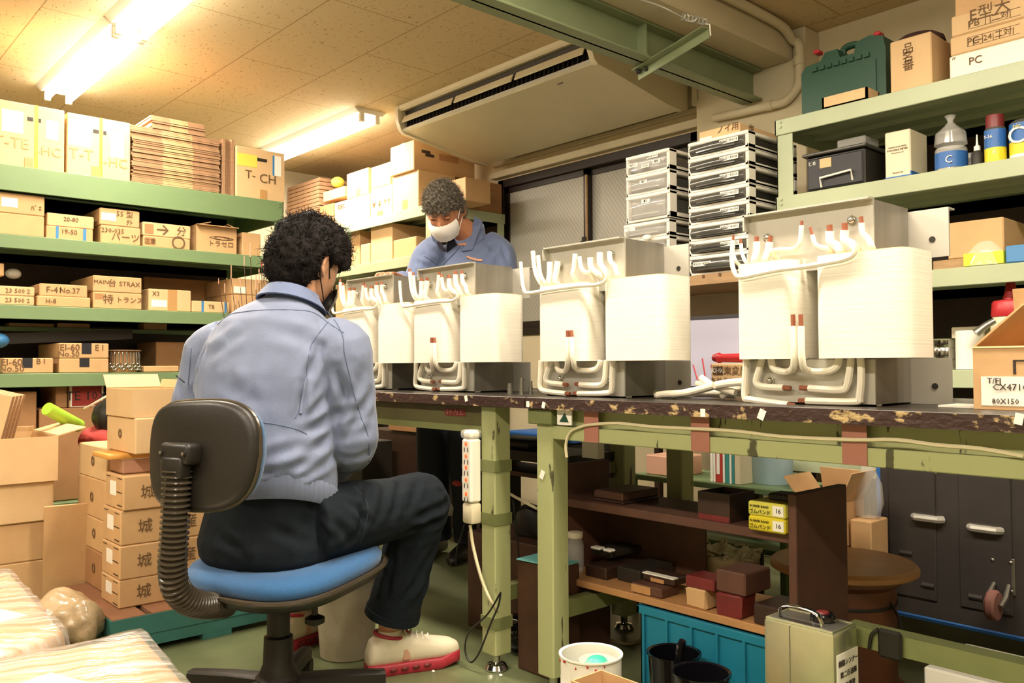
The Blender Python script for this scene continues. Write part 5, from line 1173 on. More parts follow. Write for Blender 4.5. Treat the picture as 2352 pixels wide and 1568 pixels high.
# ------------------------------------------------------------------ things on the right rack
R1,R2,R3,R4,R5=[z+.0012 for z in ZR]
yr=YR+.02
a=PY(1842,270,yr+.10).x;b=PY(2036,220,yr+.10).x; zt=PY(1950,92,yr+.10).z
t=thing('tool_case','dark green plastic tool case with carry handle standing on the top right shelf','tool case',((a+b)/2,yr+.16,R1)); w=b-a; h=zt-R1-.05
prof=[(-w/2+.02,0),(w/2-.02,0),(w/2,.02),(w/2,h-.02),(w/2-.01,h+.03),(w/2-.06,h+.045),(w/2-.11,h+.035),(w/2-.12,h-.005),(-w/2+.16,h-.005),(-w/2+.15,h+.03),(-w/2+.10,h+.03),(-w/2+.08,h),(-w/2+.02,h-.005),(-w/2,h-.03),(-w/2,.02)]
M().prism(prof,'y',-.06,.06).build('shell','toolbox',t,smooth=0)
M().prism([(-w/2+.035,.03),(w/2-.035,.03),(w/2-.035,h-.05),(-w/2+.035,h-.05)],'y',-.066,-.058).build('front_panel','toolbox',t,smooth=0)
M().tube([(-w/2+.14,0,h+.0),(-w/2+.15,0,h+.045),(w/2-.13,0,h+.045),(w/2-.11,0,h)],.014,n=10,smooth=4).build('handle','toolbox',t)
for k in range(8): M().box(-w/2+.05+k*(w-.1)/8,-w/2+.07+k*(w-.1)/8,-.069,-.058,h-.035,h-.02).build('hinge_tab','toolbox',t,smooth=0)
for s_ in (-.105,.135): M().box(s_-.012,s_+.012,-.062,-.02,h+.036,h+.052,.004).build('latch','red',t,smooth=0)
fbox('low pale wooden box with an open top in front of the green tool case',1886,1994,230,R1,YR+.005,pe=2028,m='wood') if False else None
a=PY(1888,240,YR+.0).x;b=PY(1992,215,YR+.0).x;zt=PY(1940,212,YR).z
t=thing('wooden_box','low pale wooden box with a wire handle in front of the green tool case','box',((a+b)/2,YR+.045,R1)); w=b-a;h=zt-R1
M().box(-w/2,w/2,-.045,.05,0,.006).box(-w/2,w/2,-.045,-.038,0,h).box(-w/2,w/2,.043,.05,0,h).box(-w/2,-w/2+.008,-.045,.05,0,h).box(w/2-.008,w/2,-.045,.05,0,h).build('body','carton_pale',t,smooth=0)
M().tube([(-w/2,-.02,h*.7),(-w/2-.012,-.02,h*.5),(-w/2-.012,0,h*.3),(-w/2,.0,h*.25)],.0025,n=6,smooth=4).build('wire_handle','cable_cream',t)
fbox('bright upright carton with faint printing between the tool case and the parts boxes',2042,2140,84,R1,YR+.02,depth=.30,m='carton_pale',txt=[('F',.45,.78,.04,'品'),('F',.45,.62,.04,'名'),('F',.45,.46,.04,'番')])
# brown cap on it
cp=PY(2110,72,YR+.14); tag(M().loft([[Vector((math.cos(a_)*r_*1.2,math.sin(a_)*r_,z_)) for a_ in [k*PI/10 for k in range(20)]] for r_,z_ in ((.075,0),(.07,.02),(.05,.036),(.015,.042))]).build('cap','brown_fabric',loc=(cp.x,cp.y,PY(2091,84,YR+.02).z+.003)),'dark brown cap lying on the bright upright carton','cap')
z=fbox('large white parts box with small letters at the bottom of its stack',2178,2420,100,R1,YR+.01,depth=.4,m='white',txt=[('F',.27,.55,.035,'PC'),('F',.05,.85,.02,'〃')])
z=fbox('flat parts box printed with a small table, second in its stack',2180,2420,55,z,YR+.01,depth=.4,m='carton_pale',txt=[('F',.24,.5,.032,'PC'),('F',.44,.5,.026,'|―24|二対|')],stk=[('F',.18,.70,.26,.28,'marker','print'),('F',.18,.70,.74,.76,'marker','print'),('F',.18,.185,.26,.75,'marker','print'),('F',.33,.335,.26,.75,'marker','print'),('F',.50,.505,.26,.75,'marker','print')])
z=fbox('flat parts box printed with big lettering, third in its stack',2182,2420,5,z,YR+.01,depth=.4,m='carton_pale',txt=[('F',.24,.38,.032,'PB'),('F',.40,.76,.05,'E型大'),('F',.48,.36,.026,'| |二対|')],stk=[('F',.18,.70,.16,.18,'marker','print'),('F',.18,.70,.52,.54,'marker','print'),('F',.18,.185,.16,.53,'marker','print')])
fbox('brown carton at the very top of the right rack',2190,2420,-60,z,YR+.03,depth=.36,m='carton')
# second shelf
a=PY(1848,440,YR).x;b=PY(1982,410,YR).x;zt=PY(1915,348,YR).z;h=zt-R2;w=b-a;d=.26
t=thing('plastic_drawer_box','smoky grey plastic drawer box with a taped note and pale handle','drawer box',((a+b)/2,YR+.01+d/2,R2))
M().box(-w/2,w/2,-d/2+.008,d/2,0,h,.006).build('case','drawer_side',t,smooth=0); M().box(-w/2+.006,w/2-.006,-d/2,-d/2+.012,.008,h-.01,.004).build('drawer_front','pencase',t,smooth=0)
M().box(-w/2-.012,w/2+.012,-d/2-.01,d/2+.01,h,h+.012,.004).build('lid','drawer_smoke',t,smooth=0)
M().tube([(-.05,-d/2,.012),(-.05,-d/2-.012,.045),(.07,-d/2-.012,.055),(.07,-d/2,.02)],.004,n=8).build('handle','white',t)
M().box(-.055,-.01,-d/2-.002,-d/2,h*.62,h*.88).build('paper_note','carton_pale',t,smooth=0); lettering(t,(-.085,-d/2-.001,h*.78),(1,0,0),(0,0,1),.018,'とめ','paper')
M().box(-w/2+.09,-w/2+.20,-.06,.05,h+.013,h+.06,.004).build('x','clear_plastic',smooth=0); o=bpy.context.scene.objects['x']; o.name='clear_case'; o.location=t.location; tag(o,'small clear plastic case on top of the smoky drawer box','case')
fbox('tall grey white carton with lines of small print and a blue base',2030,2092,300,R2,YR+.02,depth=.14,m='cream_metal',stk=[('F',0,1,0,.05,'blue','blue_band'),('X',0,1,0,.12,'blue','blue_band')],txt=[('F',.5,.66,.0065,'TEMPERATURE METER'),('F',.5,.60,.009,'PORTABLE METER'),('F',.5,.54,.006,'with sensor probe'),('F',.5,.12,.007,'SINGLE USE')])
p=PY(2185,385,YR+.07); t=thing('glass_jar','clear jar with a blue label holding wires, under a plastic bag','jar',(p.x,YR+.07,R2)); jh=PY(2185,345,YR+.07).z-R2
M().lathe([(.046,0),(.050,.004),(.050,jh),(.046,jh+.006),(.044,jh),(.046,.006)],n=24,cap=False).build('body','clear_plastic',t); M().lathe([(.0506,.01),(.0506,jh*.85)],n=24,cap=False).build('label_band','blue',t)
M().lathe([(.044,.006),(.044,jh*.7)],n=20).build('contents','paper',t); lettering(t,(0.012,-.0515,jh*.45),(1,0,0),(0,0,1),.035,'C','white')
tag(M().lathe([(.02,0),(.052,.01),(.048,.05),(.02,.075),(.008,.09),(.018,.11)],n=11).build('plastic_bag','clear_plastic',loc=(p.x,YR+.07,R2+jh+.008)),'crumpled clear plastic bag on the jar with a blue label','bag')
p=PY(2245,370,YR+.06); t=thing('dropper_bottle','small dark bottle with a thin white nozzle beside the spray can','bottle',(p.x,YR+.06,R2)); M().lathe([(.018,0),(.018,.045),(.012,.055)],n=16).build('body','dark',t); M().lathe([(.010,.055),(.010,.07),(.004,.075),(.002,.11)],n=12).build('nozzle','white',t)
p=PY(2228,375,YR+.16); tag(M().lathe([(.022,0),(.022,.05),(.012,.06),(.012,.075)],n=16).build('glass_vial','clear_plastic',loc=(p.x,YR+.16,R2)),'clear vial behind the dark dropper bottle','vial')
def can(px_,dy,label,r,body_bands,zt_,cap=None,lt=None):
    p=PY(px_,370,YR+dy); h=PY(px_,zt_,YR+dy).z-R2; t=thing('spray_can',label,'spray can',(p.x,YR+dy,R2))
    for k,(f0,f1,m_) in enumerate(body_bands): M().lathe([(r,h*f0),(r,h*f1)],n=28,cap=(k in (0,len(body_bands)-1))).build(['lower_label','upper_label','base_band'][k%3],m_,t)
    M().lathe([(r,h),(r*.92,h+.006),(r*.6,h+.014)],n=28).build('shoulder','steel',t)
    if cap: M().lathe([(r*.86,h+.004),(r*.84,h+.045),(r*.78,h+.05)],n=28).build('cap',cap,t)
    if lt: 
        for u,v_,sz,s_,m_ in lt: lettering(t,(u,-r-.0008,h*v_),(1,0,0),(0,0,1),sz,s_,m_)
can(2287,.05,'blue and yellow spray can with a dark red cap',.032,[(0,.45,'yellow'),(.45,1,'blue')],300,'dark_red',[(-.010,.78,.014,'5-56','white'),(.008,.30,.02,'II','white')])
can(2352,.055,'wide blue and yellow can with a big white letter C at the picture edge',.040,[(0,.12,'white'),(.12,.48,'yellow'),(.48,1,'blue')],285,None,[(-.008,.62,.075,'C','white'),(-.006,.90,.020,'nic','yellow')])
# third shelf
zq=fbox('low wood coloured board lying under the brown carton on the third shelf',2140,2303,592,R3,YR+.05,depth=.34,m='wood')
fbox('plain brown carton on the third shelf of the right rack',2174,2306,505,zq,YR+.06,depth=.3,m='carton')
p=PY(2262,600,YR+.02); a=PY(2216,600,YR+.0).x;b=PY(2308,600,YR+.0).x
t=thing('wrapped_box','neon yellow green block wrapped in clear plastic on the third right shelf','box',((a+b)/2-.004,YR+.020,R3)); w=b-a
M().box(-w/2,w/2,-.02,.02,.002,.042).build('block','neon',t,smooth=0); M().lathe([(.07,.0),(.062,.04),(.04,.062),(.02,.075)],n=14,T=Matrix.Diagonal((w/.14*1.05,.38,1.05,1))).build('plastic_wrap','clear_plastic',t)
a=PY(2312,600,YR+.01).x; tag(M().box(0,.14,0,.08,0,.055,.004).build('blue_box','sky_blue',loc=(a,YR+.0,R3+.0),smooth=0),'light blue box at the right edge of the third shelf','box')
# fourth shelf (z .90) seen past the bench
p=PY(2232,850,YR+.07); tag(M().lathe([(.040,0),(.040,.125),(.036,.128)],n=28).build('paper_roll','paper',loc=(p.x,YR+.05,R4)),'white paper roll standing behind the labelled carton','roll')
p=PY(2168,850,YR+.10); t=thing('tin_can','shiny ribbed tin can beside the white paper roll','can',(p.x,YR+.12,R4)); M().lathe([(.052,0),(.054,.004),(.052,.01),(.052,.03),(.050,.034),(.052,.038),(.052,.07),(.050,.074),(.052,.078),(.052,.10),(.055,.104),(.05,.106)],n=28).build('body','chrome',t)
fbox('white flat box behind the paper roll',2183,2262,750,R4+.0,YR+.20,depth=.1,m='cream_metal')
p=PY(2318,850,YR+.05); t=thing('dispenser_bottle','grey bottle with a red cone nozzle cap behind the labelled carton','bottle',(p.x,YR+.08,R4)); M().lathe([(.058,0),(.06,.01),(.06,.15),(.052,.175)],n=28).build('body','cream_metal',t)
zz=PY(2318,700,YR+.08).z-R4; M().lathe([(.056,.17),(.058,.175),(.055,.215),(.05,.222),(.024,.226),(.018,.25),(.008,.31),(.006,.315)],n=28).build('cone_cap','red',t)
p=PY(2272,745,YR+.0); tag(M().tube([PY(2262,755,YR-.06),PY(2285,730,YR-.04),PY(2302,712,YR-.02)],[.016,.013,.012],n=16).box(-.01,.01,-.005,.005,0,.001).build('metal_nozzle','steel') if False else M().tube([Vector((0,0,0)),Vector((.025,.015,.025)),Vector((.045,.03,.04))],[.014,.011,.010],n=16).build('metal_nozzle','steel',loc=(p.x-.03,YR-.03,PY(2262,765,YR-.03).z)),'short angled metal nozzle leaning by the red capped bottle','nozzle')
# ------------------------------------------------------------------ things at the back of the right bench
z=BZ+.0005
p=PY(1640,880,2.30); t=thing('monitor','thin dark framed screen showing a pale picture behind the bench parts','monitor',(p.x+.06,2.28,z)); w=.36;h=.24
TM=Matrix.Rotation(-.10,4,'X')
M().box(-w/2,w/2,-.008,.012,.01,.01+h,.006,T=TM).build('frame','pencase',t,smooth=0); so=M().box(-w/2+.010,w/2-.01,-.0095,-.007,.02,h-.004,T=TM).build('screen','screen',t,smooth=0)
for k in range(4): M().tube([TM@Vector((-.10+.03*k,-.0105,.03)),TM@Vector((-.125+.035*k,-.0105,.09+.02*(k%2)))],.0022,n=5).build('screen_drawing','red',so)
M().box(-w/2,w/2,-.012,.05,0,.012,.004).build('stand_base','pencase',t,smooth=0)
a=PY(1628,870,2.15).x;b=PY(1724,870,2.15).x;zt=PY(1670,834,2.15).z
carton('small printed carton with a red handled tool lying on it',(a+b)/2,2.21,z,b-a,.10,zt-z,m='carton_pale',stk=[('F',.06,.30,.62,.90,'marker','printed_badge')],txt=[('F',.18,.76,.022,'KHK','paper'),('F',.62,.76,.028,'関東変圧器'),('F',.35,.45,.018,'本 社 東京都'),('F',.45,.22,.016,'営業所・工場 横浜')])
p0_=PY(1630,822,2.17);p1_=PY(1712,822,2.17); t=thing('screwdriver','red handled screwdriver lying on the small printed carton','screwdriver',(p0_.x,2.19,zt)); L=p1_.x-p0_.x
M().tube([(0,0,.017),(.02,0,.017),(.035,0,.016),(L,0,.016)],[.010,.0165,.0125,.0145],n=12,smooth=3).build('handle','red',t); M().tube([(L,0,.016),(L+.08,0,.016)],.003,n=8).build('shaft','chrome',t)
# labelled carton on the right
c0=PZ(2236,930,BZ); 
a=c0.x; yf_=1.80; a=PY(2236,900,yf_).x; w=.24; zt=PY(2300,795,yf_).z; h=zt-BZ
o=carton('open carton with a white numbered label at the right end of the bench',a+w/2,yf_+.13,z,w,.26,h,m='carton',open_=[('B',-10,.13),('F',-125,.02),('-X',-48,.12)],stk=[('F',.06,.99,.06,.52,'paper'),('F',.30,.32,.56,.78,'ink','print'),('F',.30,.60,.76,.78,'ink','print')],txt=[('F',.16,.45,.016,'T/FJ','ink'),('F',.36,.35,.018,'CX47102-467','ink'),('F',.60,.46,.014,'12','ink'),('F',.24,.13,.015,'80X150','ink')])
p=PY(2305,880,yf_-.002); M().tube([Vector((-w/2+w*.62+math.cos(k*PI/10)*.022,-.1315,h*.26+math.sin(k*PI/10)*.022)) for k in range(20)],.0006,n=4,closed=True).build('stamp_ring','pink_box',o)
tag(M().box(0,.16,0,.10,0,.006).build('blue_mat','blue',loc=(a-.09,2.08,z),smooth=0),'blue mat edge on the bench left of the labelled carton','mat')
tag(M().box(0,.07,0,.10,0,.004).build('paper_sheet','paper',loc=(a-.08,1.83,z),rot=(0,0,.0),smooth=0),'white paper lying on the bench left of the labelled carton','paper')
# ------------------------------------------------------------------ power strip and cords
zt_=PY(1082,985,BY0+.0).z; zb_=PY(1082,1200,BY0+.0).z
sx=PY(1080,1100,BY0-.01).x
t=thing('power_strip','cream power strip with red lit sockets taped upright to the left bench leg','power strip',(sx,BY0-.006,zb_))
L=zt_-zb_
M().box(-.024,.024,-.018,.022,.0,L*.22,.008,seg=2).build('switch_housing','cream_metal',t,smooth=40); M().box(-.024,.024,-.020,.022,L*.225,L*.90,.006).build('body','white',t,smooth=0); M().box(-.027,.027,-.024,.024,L*.90,L,.010,seg=2).build('taped_end','clear_plastic',t); M().box(-.022,.022,-.018,.022,L*.90,L*.99,.008).build('end_cap','white',t)
for k,f in enumerate((.32,.47,.60,.72,.85)):
    M().ball((0,-.0205,L*f),(.006,.003,.007),u=10,v=8).build('led','led_red',t); 
    for s_ in (-.008,.008): M().box(s_-.0016,s_+.0016,-.0208,-.0198,L*f-.025,L*f-.012).build('socket_slot','dark',t,smooth=0)
M().box(-.036,-.024,-.01,.01,L*.42,L*.50,.003).build('side_hook','white',t)
for zz in (.60,.44,.13):
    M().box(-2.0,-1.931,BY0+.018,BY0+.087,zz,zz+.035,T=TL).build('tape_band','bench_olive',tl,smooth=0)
def cord(label,pts,r,m_='cable_cream',k=5): return tag(M().tube(pts,r,n=6,smooth=k).build('cord',m_),label,'cord')
cord('cream cord hanging from the power strip and crossing to the scratched leg',[PY(1080,1205,BY0-.01),PY(1088,1260,BY0-.01),PY(1110,1340,BY0-.01),PY(1140,1400,BY0+.02),PY(1180,1440,1.9),PY(1225,1470,2.0)],.005)
cord('cream cord running from behind the left leg to the scratched leg',[PY(1136,1108,1.85),PY(1165,1130,1.82),PY(1200,1150,1.80),PY(1232,1167,1.78)],.005)
cord('thin black cord hanging behind the two legs',[PY(1178,1150,1.9),PY(1186,1210,1.9),PY(1194,1300,1.9)],.003,'cable_black')
cord('thin black cord curling beside the power strip',[PY(1066,1205,1.66),PY(1058,1235,1.68),PY(1049,1262,1.70),PY(1048,1300,1.72)],.002,'cable_black')
cord('dark cord looped round the foot of the left bench leg',[PY(a,b,1.625) for a,b in ((1150,1360),(1120,1410),(1078,1450),(1068,1490),(1080,1520),(1100,1500),(1128,1430),(1145,1390),(1150,1360))],.003,'cable_black')
cord('tangled cream cord on the floor right of the scratched leg',[PZ(a,b,.006) for a,b in ((1296,1475),(1340,1470),(1390,1468),(1440,1478),(1470,1470))],.005)
# ------------------------------------------------------------------ wooden shelf unit under the right bench
U0=1.85; ux1=-1.050; ux0=-1.88; uz1=.515; uz0=.285; ud=.24
t=thing('wooden_shelf_unit','dark stained wooden shelf unit standing under the right bench','shelf unit',((ux0+ux1)/2,U0+ud/2,0)); oX=(ux0+ux1)/2;oY=U0+ud/2
T=Matrix.Translation((-oX,-oY,0)); ztop=PY(1834,1135,U0).z
M().box(ux1-.022,ux1,U0-.01,U0+ud,.0,ztop,.002,T=T).build('side_panel','wood_red',t,smooth=0); M().box(ux0,ux0+.022,U0,U0+ud,.0,ztop,.002,T=T).build('side_panel','wood_red',t,smooth=0)
M().box(ux0+.022,ux1-.022,U0,U0+ud,uz1-.024,uz1,.002,T=T).build('upper_shelf','wood_red',t,smooth=0); M().box(ux0+.022,ux1-.022,U0-.02,U0+ud,uz0-.020,uz0,.002,T=T).build('lower_shelf','reel_board',t,smooth=0)
M().box(ux0+.022,ux0+.40,U0+ud-.008,U0+ud,uz0,uz1-.03,T=T).build('back_board','wood_dark',t,smooth=0)
def ubox(label,p0,p1,pt,z,yf,dep,m,name='box',cat='box',**k):
    a=PY(p0,pt,yf).x;b=PY(p1,pt,yf).x;h=max(.008,PY((p0+p1)/2,pt,yf).z-z); carton(label,(a+b)/2,yf+dep/2,z,b-a-.003,dep,h,m=m,name=name,cat=cat,**k); return z+h+.0006
zu=uz1+.0006; zl=uz0+.0006
z=ubox('lower dark flat case with ribbed edges on the upper wooden shelf',1360,1432,1150,zu,U0+.03,.17,'dark_brown',name='flat_case')
ubox('upper dark flat case on the upper wooden shelf',1362,1430,1128,z,U0+.03,.17,'wood_dark',name='flat_case')
a=PY(1602,1180,U0+.01).x;b=PY(1675,1180,U0+.01).x
carton('open dark brown tray box on the upper wooden shelf',(a+b)/2,U0+.07,zu,b-a,.115,.072,m='dark_brown',open_=[],stk=[('F',.02,.98,0,.2,'dark_red','edge_strip')])
a=PY(1728,1200,U0+.0).x;b=PY(1816,1210,U0+.0).x; zz=[PY(1770,1232,U0).z]
bz=zu; hh=(PY(1770,1152,U0).z-zu)/2
for k,(m_,lb) in enumerate((('yellow','lower yellow rubber band box'),('yellow_note','upper rubber band box with a hole in its lid'))):
    o=carton(lb,(a+b)/2,U0+.02,zu+k*(hh+.0006),b-a-.004,.085,hh,m='neon' if False else m_,txt=[('F',.34,.30,.012,'ゴムバンド','ink'),('F',.33,.68,.008,'RUBBER BAND','ink'),('F',.83,.50,.015,'16','ink',1.0,.0014)],stk=[('F',.68,.97,.15,.85,'paper','round_label')])
ubox('dark round wooden disc lying on the rubber band boxes',1762,1815,1134,zu+2*hh+.0015,U0+.015,.06,'dark',name='disc',cat='disc')
# on the lower shelf
z=ubox('open fronted dark steel sleeve box on the lower wooden shelf',1355,1405,1262,zl+.05,U0+.09,.14,'dark',name='sleeve_box')
for k,(a_,b_) in enumerate(((1354,1378),(1382,1402))): ubox(['white part sticking out of the dark sleeve box, left','white part sticking out of the dark sleeve box, right'][k],a_,b_,[1268,1280][k],zl+.075,U0+.06,.028,'paper',name='white_part',cat='part')
ubox('dark flat tray under the sleeve box',1342,1392,1300,zl+.0,U0+.03,.16,'dark_brown',name='tray',cat='tray')
ubox('black tube box open at its front on the lower wooden shelf',1415,1470,1305,zl,U0+.06,.16,'dark',name='tube_box')
ubox('dark block with a white top edge on the lower wooden shelf',1474,1548,1322,zl+.028,U0+.03,.07,'dark_brown',name='block',cat='block',stk=[('T',.0,1,.0,.3,'paper','white_edge'),('F',.28,.70,.1,.6,'reel_board','worn_patch')])
ubox('copper coloured block lying under the white edged block',1447,1520,1345,zl,U0-.01,.08,'wood_red',name='block',cat='block',stk=[('F',.03,.65,.1,.9,'reel_board','worn_patch')])
z=ubox('small tan box under the red brown box',1574,1622,1352,zl,U0-.01,.075,'carton',jit=.003)
ubox('red brown box stacked on the small tan box',1572,1640,1327,z,U0-.01,.08,'dark_red')
z=ubox('bright dark red box under the largest brown red box',1642,1702,1365,zl,U0-.015,.07,'dark_red',jit=.003)
ubox('largest brown red box on the lower wooden shelf',1642,1712,1312,z,U0-.01,.12,'wood_red')
ubox('dark brown box at the right end of the lower wooden shelf',1728,1796,1392,zl,U0-.015,.12,'dark_brown')
# blue crate under the unit
ca=PY(1458,1400,1.815).x; cb=ux1-.03; cz=PY(1600,1424,1.815).z
t=thing('plastic_crate','blue plastic crate with ribbed sides under the wooden shelf unit','crate',((ca+cb)/2,1.93,0)); w=cb-ca;h=min(cz,uz0-.024);d=.22
M().box(-w/2+.01,w/2-.01,-d/2+.008,d/2,0,.01).box(-w/2+.01,w/2-.01,-d/2+.008,-d/2+.013,0,h).box(-w/2+.01,w/2-.01,d/2-.012,d/2-.007,0,h).box(-w/2+.01,-w/2+.015,-d/2+.008,d/2-.007,0,h).box(w/2-.015,w/2-.01,-d/2+.008,d/2-.007,0,h).build('body','crate_blue',t,smooth=0)
M().box(-w/2,w/2,-d/2,-d/2+.012,h-.022,h,.002).box(-w/2,w/2,d/2-.012,d/2,h-.022,h,.002).box(-w/2,-w/2+.012,-d/2,d/2,h-.022,h,.002).box(w/2-.012,w/2,-d/2,d/2,h-.022,h,.002).build('rim','crate_blue',t,smooth=0)
for k in range(6): xx=-w/2+.02+k*(w-.05)/5; M().box(xx,xx+.008,-d/2,-d/2+.009,0,h-.02).build('rib','crate_blue',t,smooth=0)
# pots and tins in front
def pail(label,px_,py_,z,r,m_,hh=None,nm='pail',r2=None):
    p=PZ(px_,py_,z); t=thing(nm,label,'bucket',(p.x,p.y,0)); r2=r2 or r*.85
    M().lathe([(r2,0),(r,z),(r+.004,z),(r+.004,z+.004),(r-.003,z+.002),(r2-.003,.004),(.001,.004)],n=36,cap=False).build('body',m_,t); return t,p
t,p=pail('black paint pot caked with paint, left of the pair before the blue crate',1548,1500,.20,.064,'black_gloss')
M().tube([(.01,-.02,.08),(.045,-.03,.235),(.05,-.03,.25)],[.006,.012,.009],n=8).build('stirring_stick','black_gloss',t)
t,p=pail('black paint pot caked with paint, right of the pair before the blue crate',1610,1545,.20,.066,'black_gloss')
t,p=pail('white paint tin with red splashes holding a teal cup',1357,1502,.20,.076,'white',r2=.074)
for k in range(7): a_=-2.5+k*.37+.1*math.sin(k*5); M().ball((math.cos(a_)*.0768,math.sin(a_)*.0768,.194-.007*(k%2)),(.002+.002*(k%3),.002,.003),u=8,v=6).build('paint_splash','red',t)
M().lathe([(.0762,.03),(.0762,.15)],n=36,cap=False).build('printed_label','paper',t)
for k in range(8): M().box(-.05+.002*(k%3),.03+.004*(k%2),-.078,-.0765,.045+k*.012,.0475+k*.012).build('printed_line','ink_red' if k%4==0 else 'ink',t,smooth=0) if False else None
tag(M().ball((0,0,0),(.034,.034,.030),m='teal').lathe([(.030,.0),(.046,.012),(.047,.02)],n=20,m='clear_plastic').build('teal_cup','teal',loc=(p.x+.012,p.y+.01,.168)),'teal rubber ball cup lying in the white paint tin','cup')
tag(M().lathe([(.07,0),(.072,.13)],n=24).build('tin_liner','dark',loc=(p.x,p.y,.005)),'dark inner pot inside the white paint tin','pot')
a=PZ(1440,1528,.24); carton('open small carton at the bottom edge before the paint pots',a.x-.0,a.y-.06,0,.14,.10,.215,m='carton',open_=[])
# gallon tin
p=PZ(1860,1425,.37); t=thing('solvent_tin','rectangular steel solvent tin with a wire handle and printed label in front of the bench','tin',(p.x,p.y,0)); w,d,h=.162,.104,.37
M().box(-w/2,w/2,-d/2,d/2,.0,h,.008,seg=2).build('body','tin',t,smooth=40)
M().tube([(-w/2+.006,-d/2+.006,h),(w/2-.006,-d/2+.006,h),(w/2-.006,d/2-.006,h),(-w/2+.006,d/2-.006,h)],.0035,n=8,closed=True).build('top_rim','tin',t)
M().box(-w/2+.008,w/2-.008,-d/2+.008,d/2-.008,h+.0003,h+.0012).build('top_plate','steel',t,smooth=0)
M().box(-w/2+.062,-w/2+.064,-d/2-.001,-d/2+.001,0,h-.004).build('side_seam','steel',t,smooth=0)
M().tube([(-.055,-.025,h),(-.05,-.03,h+.026),(-.01,-.032,h+.034),(.035,-.032,h+.028),(.045,-.028,h)],.007,n=8,smooth=4,flat=.4).build('handle','chrome',t)
M().lathe([(.026,h+.001),(.026,h+.012),(.022,h+.018),(.012,h+.018)],.02,.018,n=24).build('screw_cap','black_gloss',t); M().lathe([(.014,h+.0182),(.012,h+.021)],.02,.018,n=18).build('cap_badge','dark_red',t)
M().box(w/2,w/2+.0012,-d/2+.01,d/2-.004,.17,.325).build('paper_label','paper',t,smooth=0)
for k in range(5): lettering(t,(w/2+.0012,.004,.305-k*.024),(0,1,0),(0,0,1),.014,['樹脂シンナー','第二石油類','火気厳禁','危険等級 III','水溶性'][k],'ink')
lr=M().box(-.895,.395,1.765,1.81,.318,.360).build('low_rail','bench_olive',smooth=0); tag(lr,'low olive steel rail crossing behind the solvent tin','rail')
t=thing('black_clip','black clip hanging on the low olive rail','clip',PY(2040,1478,1.76)); M().box(-.02,.03,-.008,.004,-.03,.03,.008).build('body','black',t); M().tube([(-.02,0,.025),(-.035,0,.01),(-.04,0,-.02)],.004,n=8,smooth=3).build('hook','black',t)
# wooden reel on a drum
rc=PZ(1936,1284,.362); R_=.200
t=thing('cable_reel','large wooden cable reel disc on top of a copper brown drum','reel',(rc.x,rc.y,0))
M().lathe([(R_*.1,.332),(R_-.012,.332),(R_,.339),(R_,.351),(R_-.01,.360),(R_*.1,.362)],n=48).build('top_disc','reel_board',t,smooth=40)
M().lathe([(.026,.3605),(.026,.3632)],-.01,-.02,n=20).build('centre_hole','black',t)
M().lathe([(.138,.02),(.140,.03),(.140,.30),(.162,.317),(.162,.331)],n=40).build('drum','drum',t); M().lathe([(.16,0),(.165,.02),(.14,.025)],n=40).build('bottom_disc','drum',t)
M().lathe([(.1415,.25),(.143,.255),(.1415,.26)],n=40,cap=False).build('band','dark',t)
M().tube([(.138,-.01,.27),(.165,-.015,.23),(.165,-.012,.19),(.14,-.01,.17)],.004,n=6,smooth=3).build('wire_loop','dark',t)
# upright platform truck
TY=2.84; a=PY(2022,1100,TY).x; b=a+.86; zt=PY(2100,1052,TY).z; zb=PY(2060,1398,TY).z
t=thing('platform_truck','dark platform truck stood on its side with ribs and a caster facing out','hand truck',((a+b)/2,TY,0)); w=(b-a)/2
zt=zt-.0; zb=.10
def rrect(x0,x1,z0,z1,r,n=6):
    out=[]
    for cx,cz,a0 in ((x1-r,z0+r,-PI/2),(x1-r,z1-r,0),(x0+r,z1-r,PI/2),(x0+r,z0+r,PI)):
        for k in range(n+1): q_=a0+k/n*PI/2; out.append((cx+r*math.cos(q_),cz+r*math.sin(q_)))
    return out
M().prism(rrect(-w,w,zb,zt+.12,.06),'y',-.010,.015).build('deck','trolley_black',t,smooth=30)
M().tube([Vector((p_[0],.002,p_[1])) for p_ in rrect(-w,w,zb,zt+.12,.06)],.014,n=8,closed=True).build('edge_bumper','blue',t)
for fx,fz in ((2130,1190),(2262,1215),(2080,1270),(2130,1345),(2240,1372)):
    p_=PY(fx,fz,TY-.02)-Vector((t.location.x,TY,0)); 
    if fz<1250: M().tube([(p_.x-.045,-.012,p_.z),(p_.x-.035,-.026,p_.z),(p_.x+.035,-.026,p_.z),(p_.x+.045,-.012,p_.z)],.012,n=8).build('rib','zinc',t)  # upper ribs in pale zinc, their highlight put into the colour
    else: M().tube([(p_.x-.02,-.012,p_.z),(p_.x+.02,-.012,p_.z)],.010,n=8).build('rib','trolley_black',t)
for fx,fz in ((2076,1075),(2150,1085),(2224,1092),(2310,1100),(2110,1132),(2263,1152),(2070,1180),(2147,1190),(2219,1200),(2307,1213),(2066,1257),(2142,1270),(2217,1285),(2303,1298)):
    p_=PY(fx,fz,TY-.011)-Vector((t.location.x,TY,0)); M().tube([(p_.x,-.0095,p_.z),(p_.x,-.0125,p_.z)],.005,n=8).build('rivet','steel',t)
for px0 in (2045,2205):
    p_=PY(px0,1150,TY)-Vector((t.location.x,TY,0)); M().box(p_.x,p_.x+.15,-.016,-.009,zb+.06,zt+.02,.006).build('pressed_panel','trolley_black',t)
cp_=PY(2290,1370,TY-.06)-Vector((t.location.x,TY,0)); cw=thing('caster',None,None,cp_); cw.parent=t
M().box(-.035,.035,.045,.052,-.0,.11,.002).build('mounting_plate','steel',cw,smooth=0)
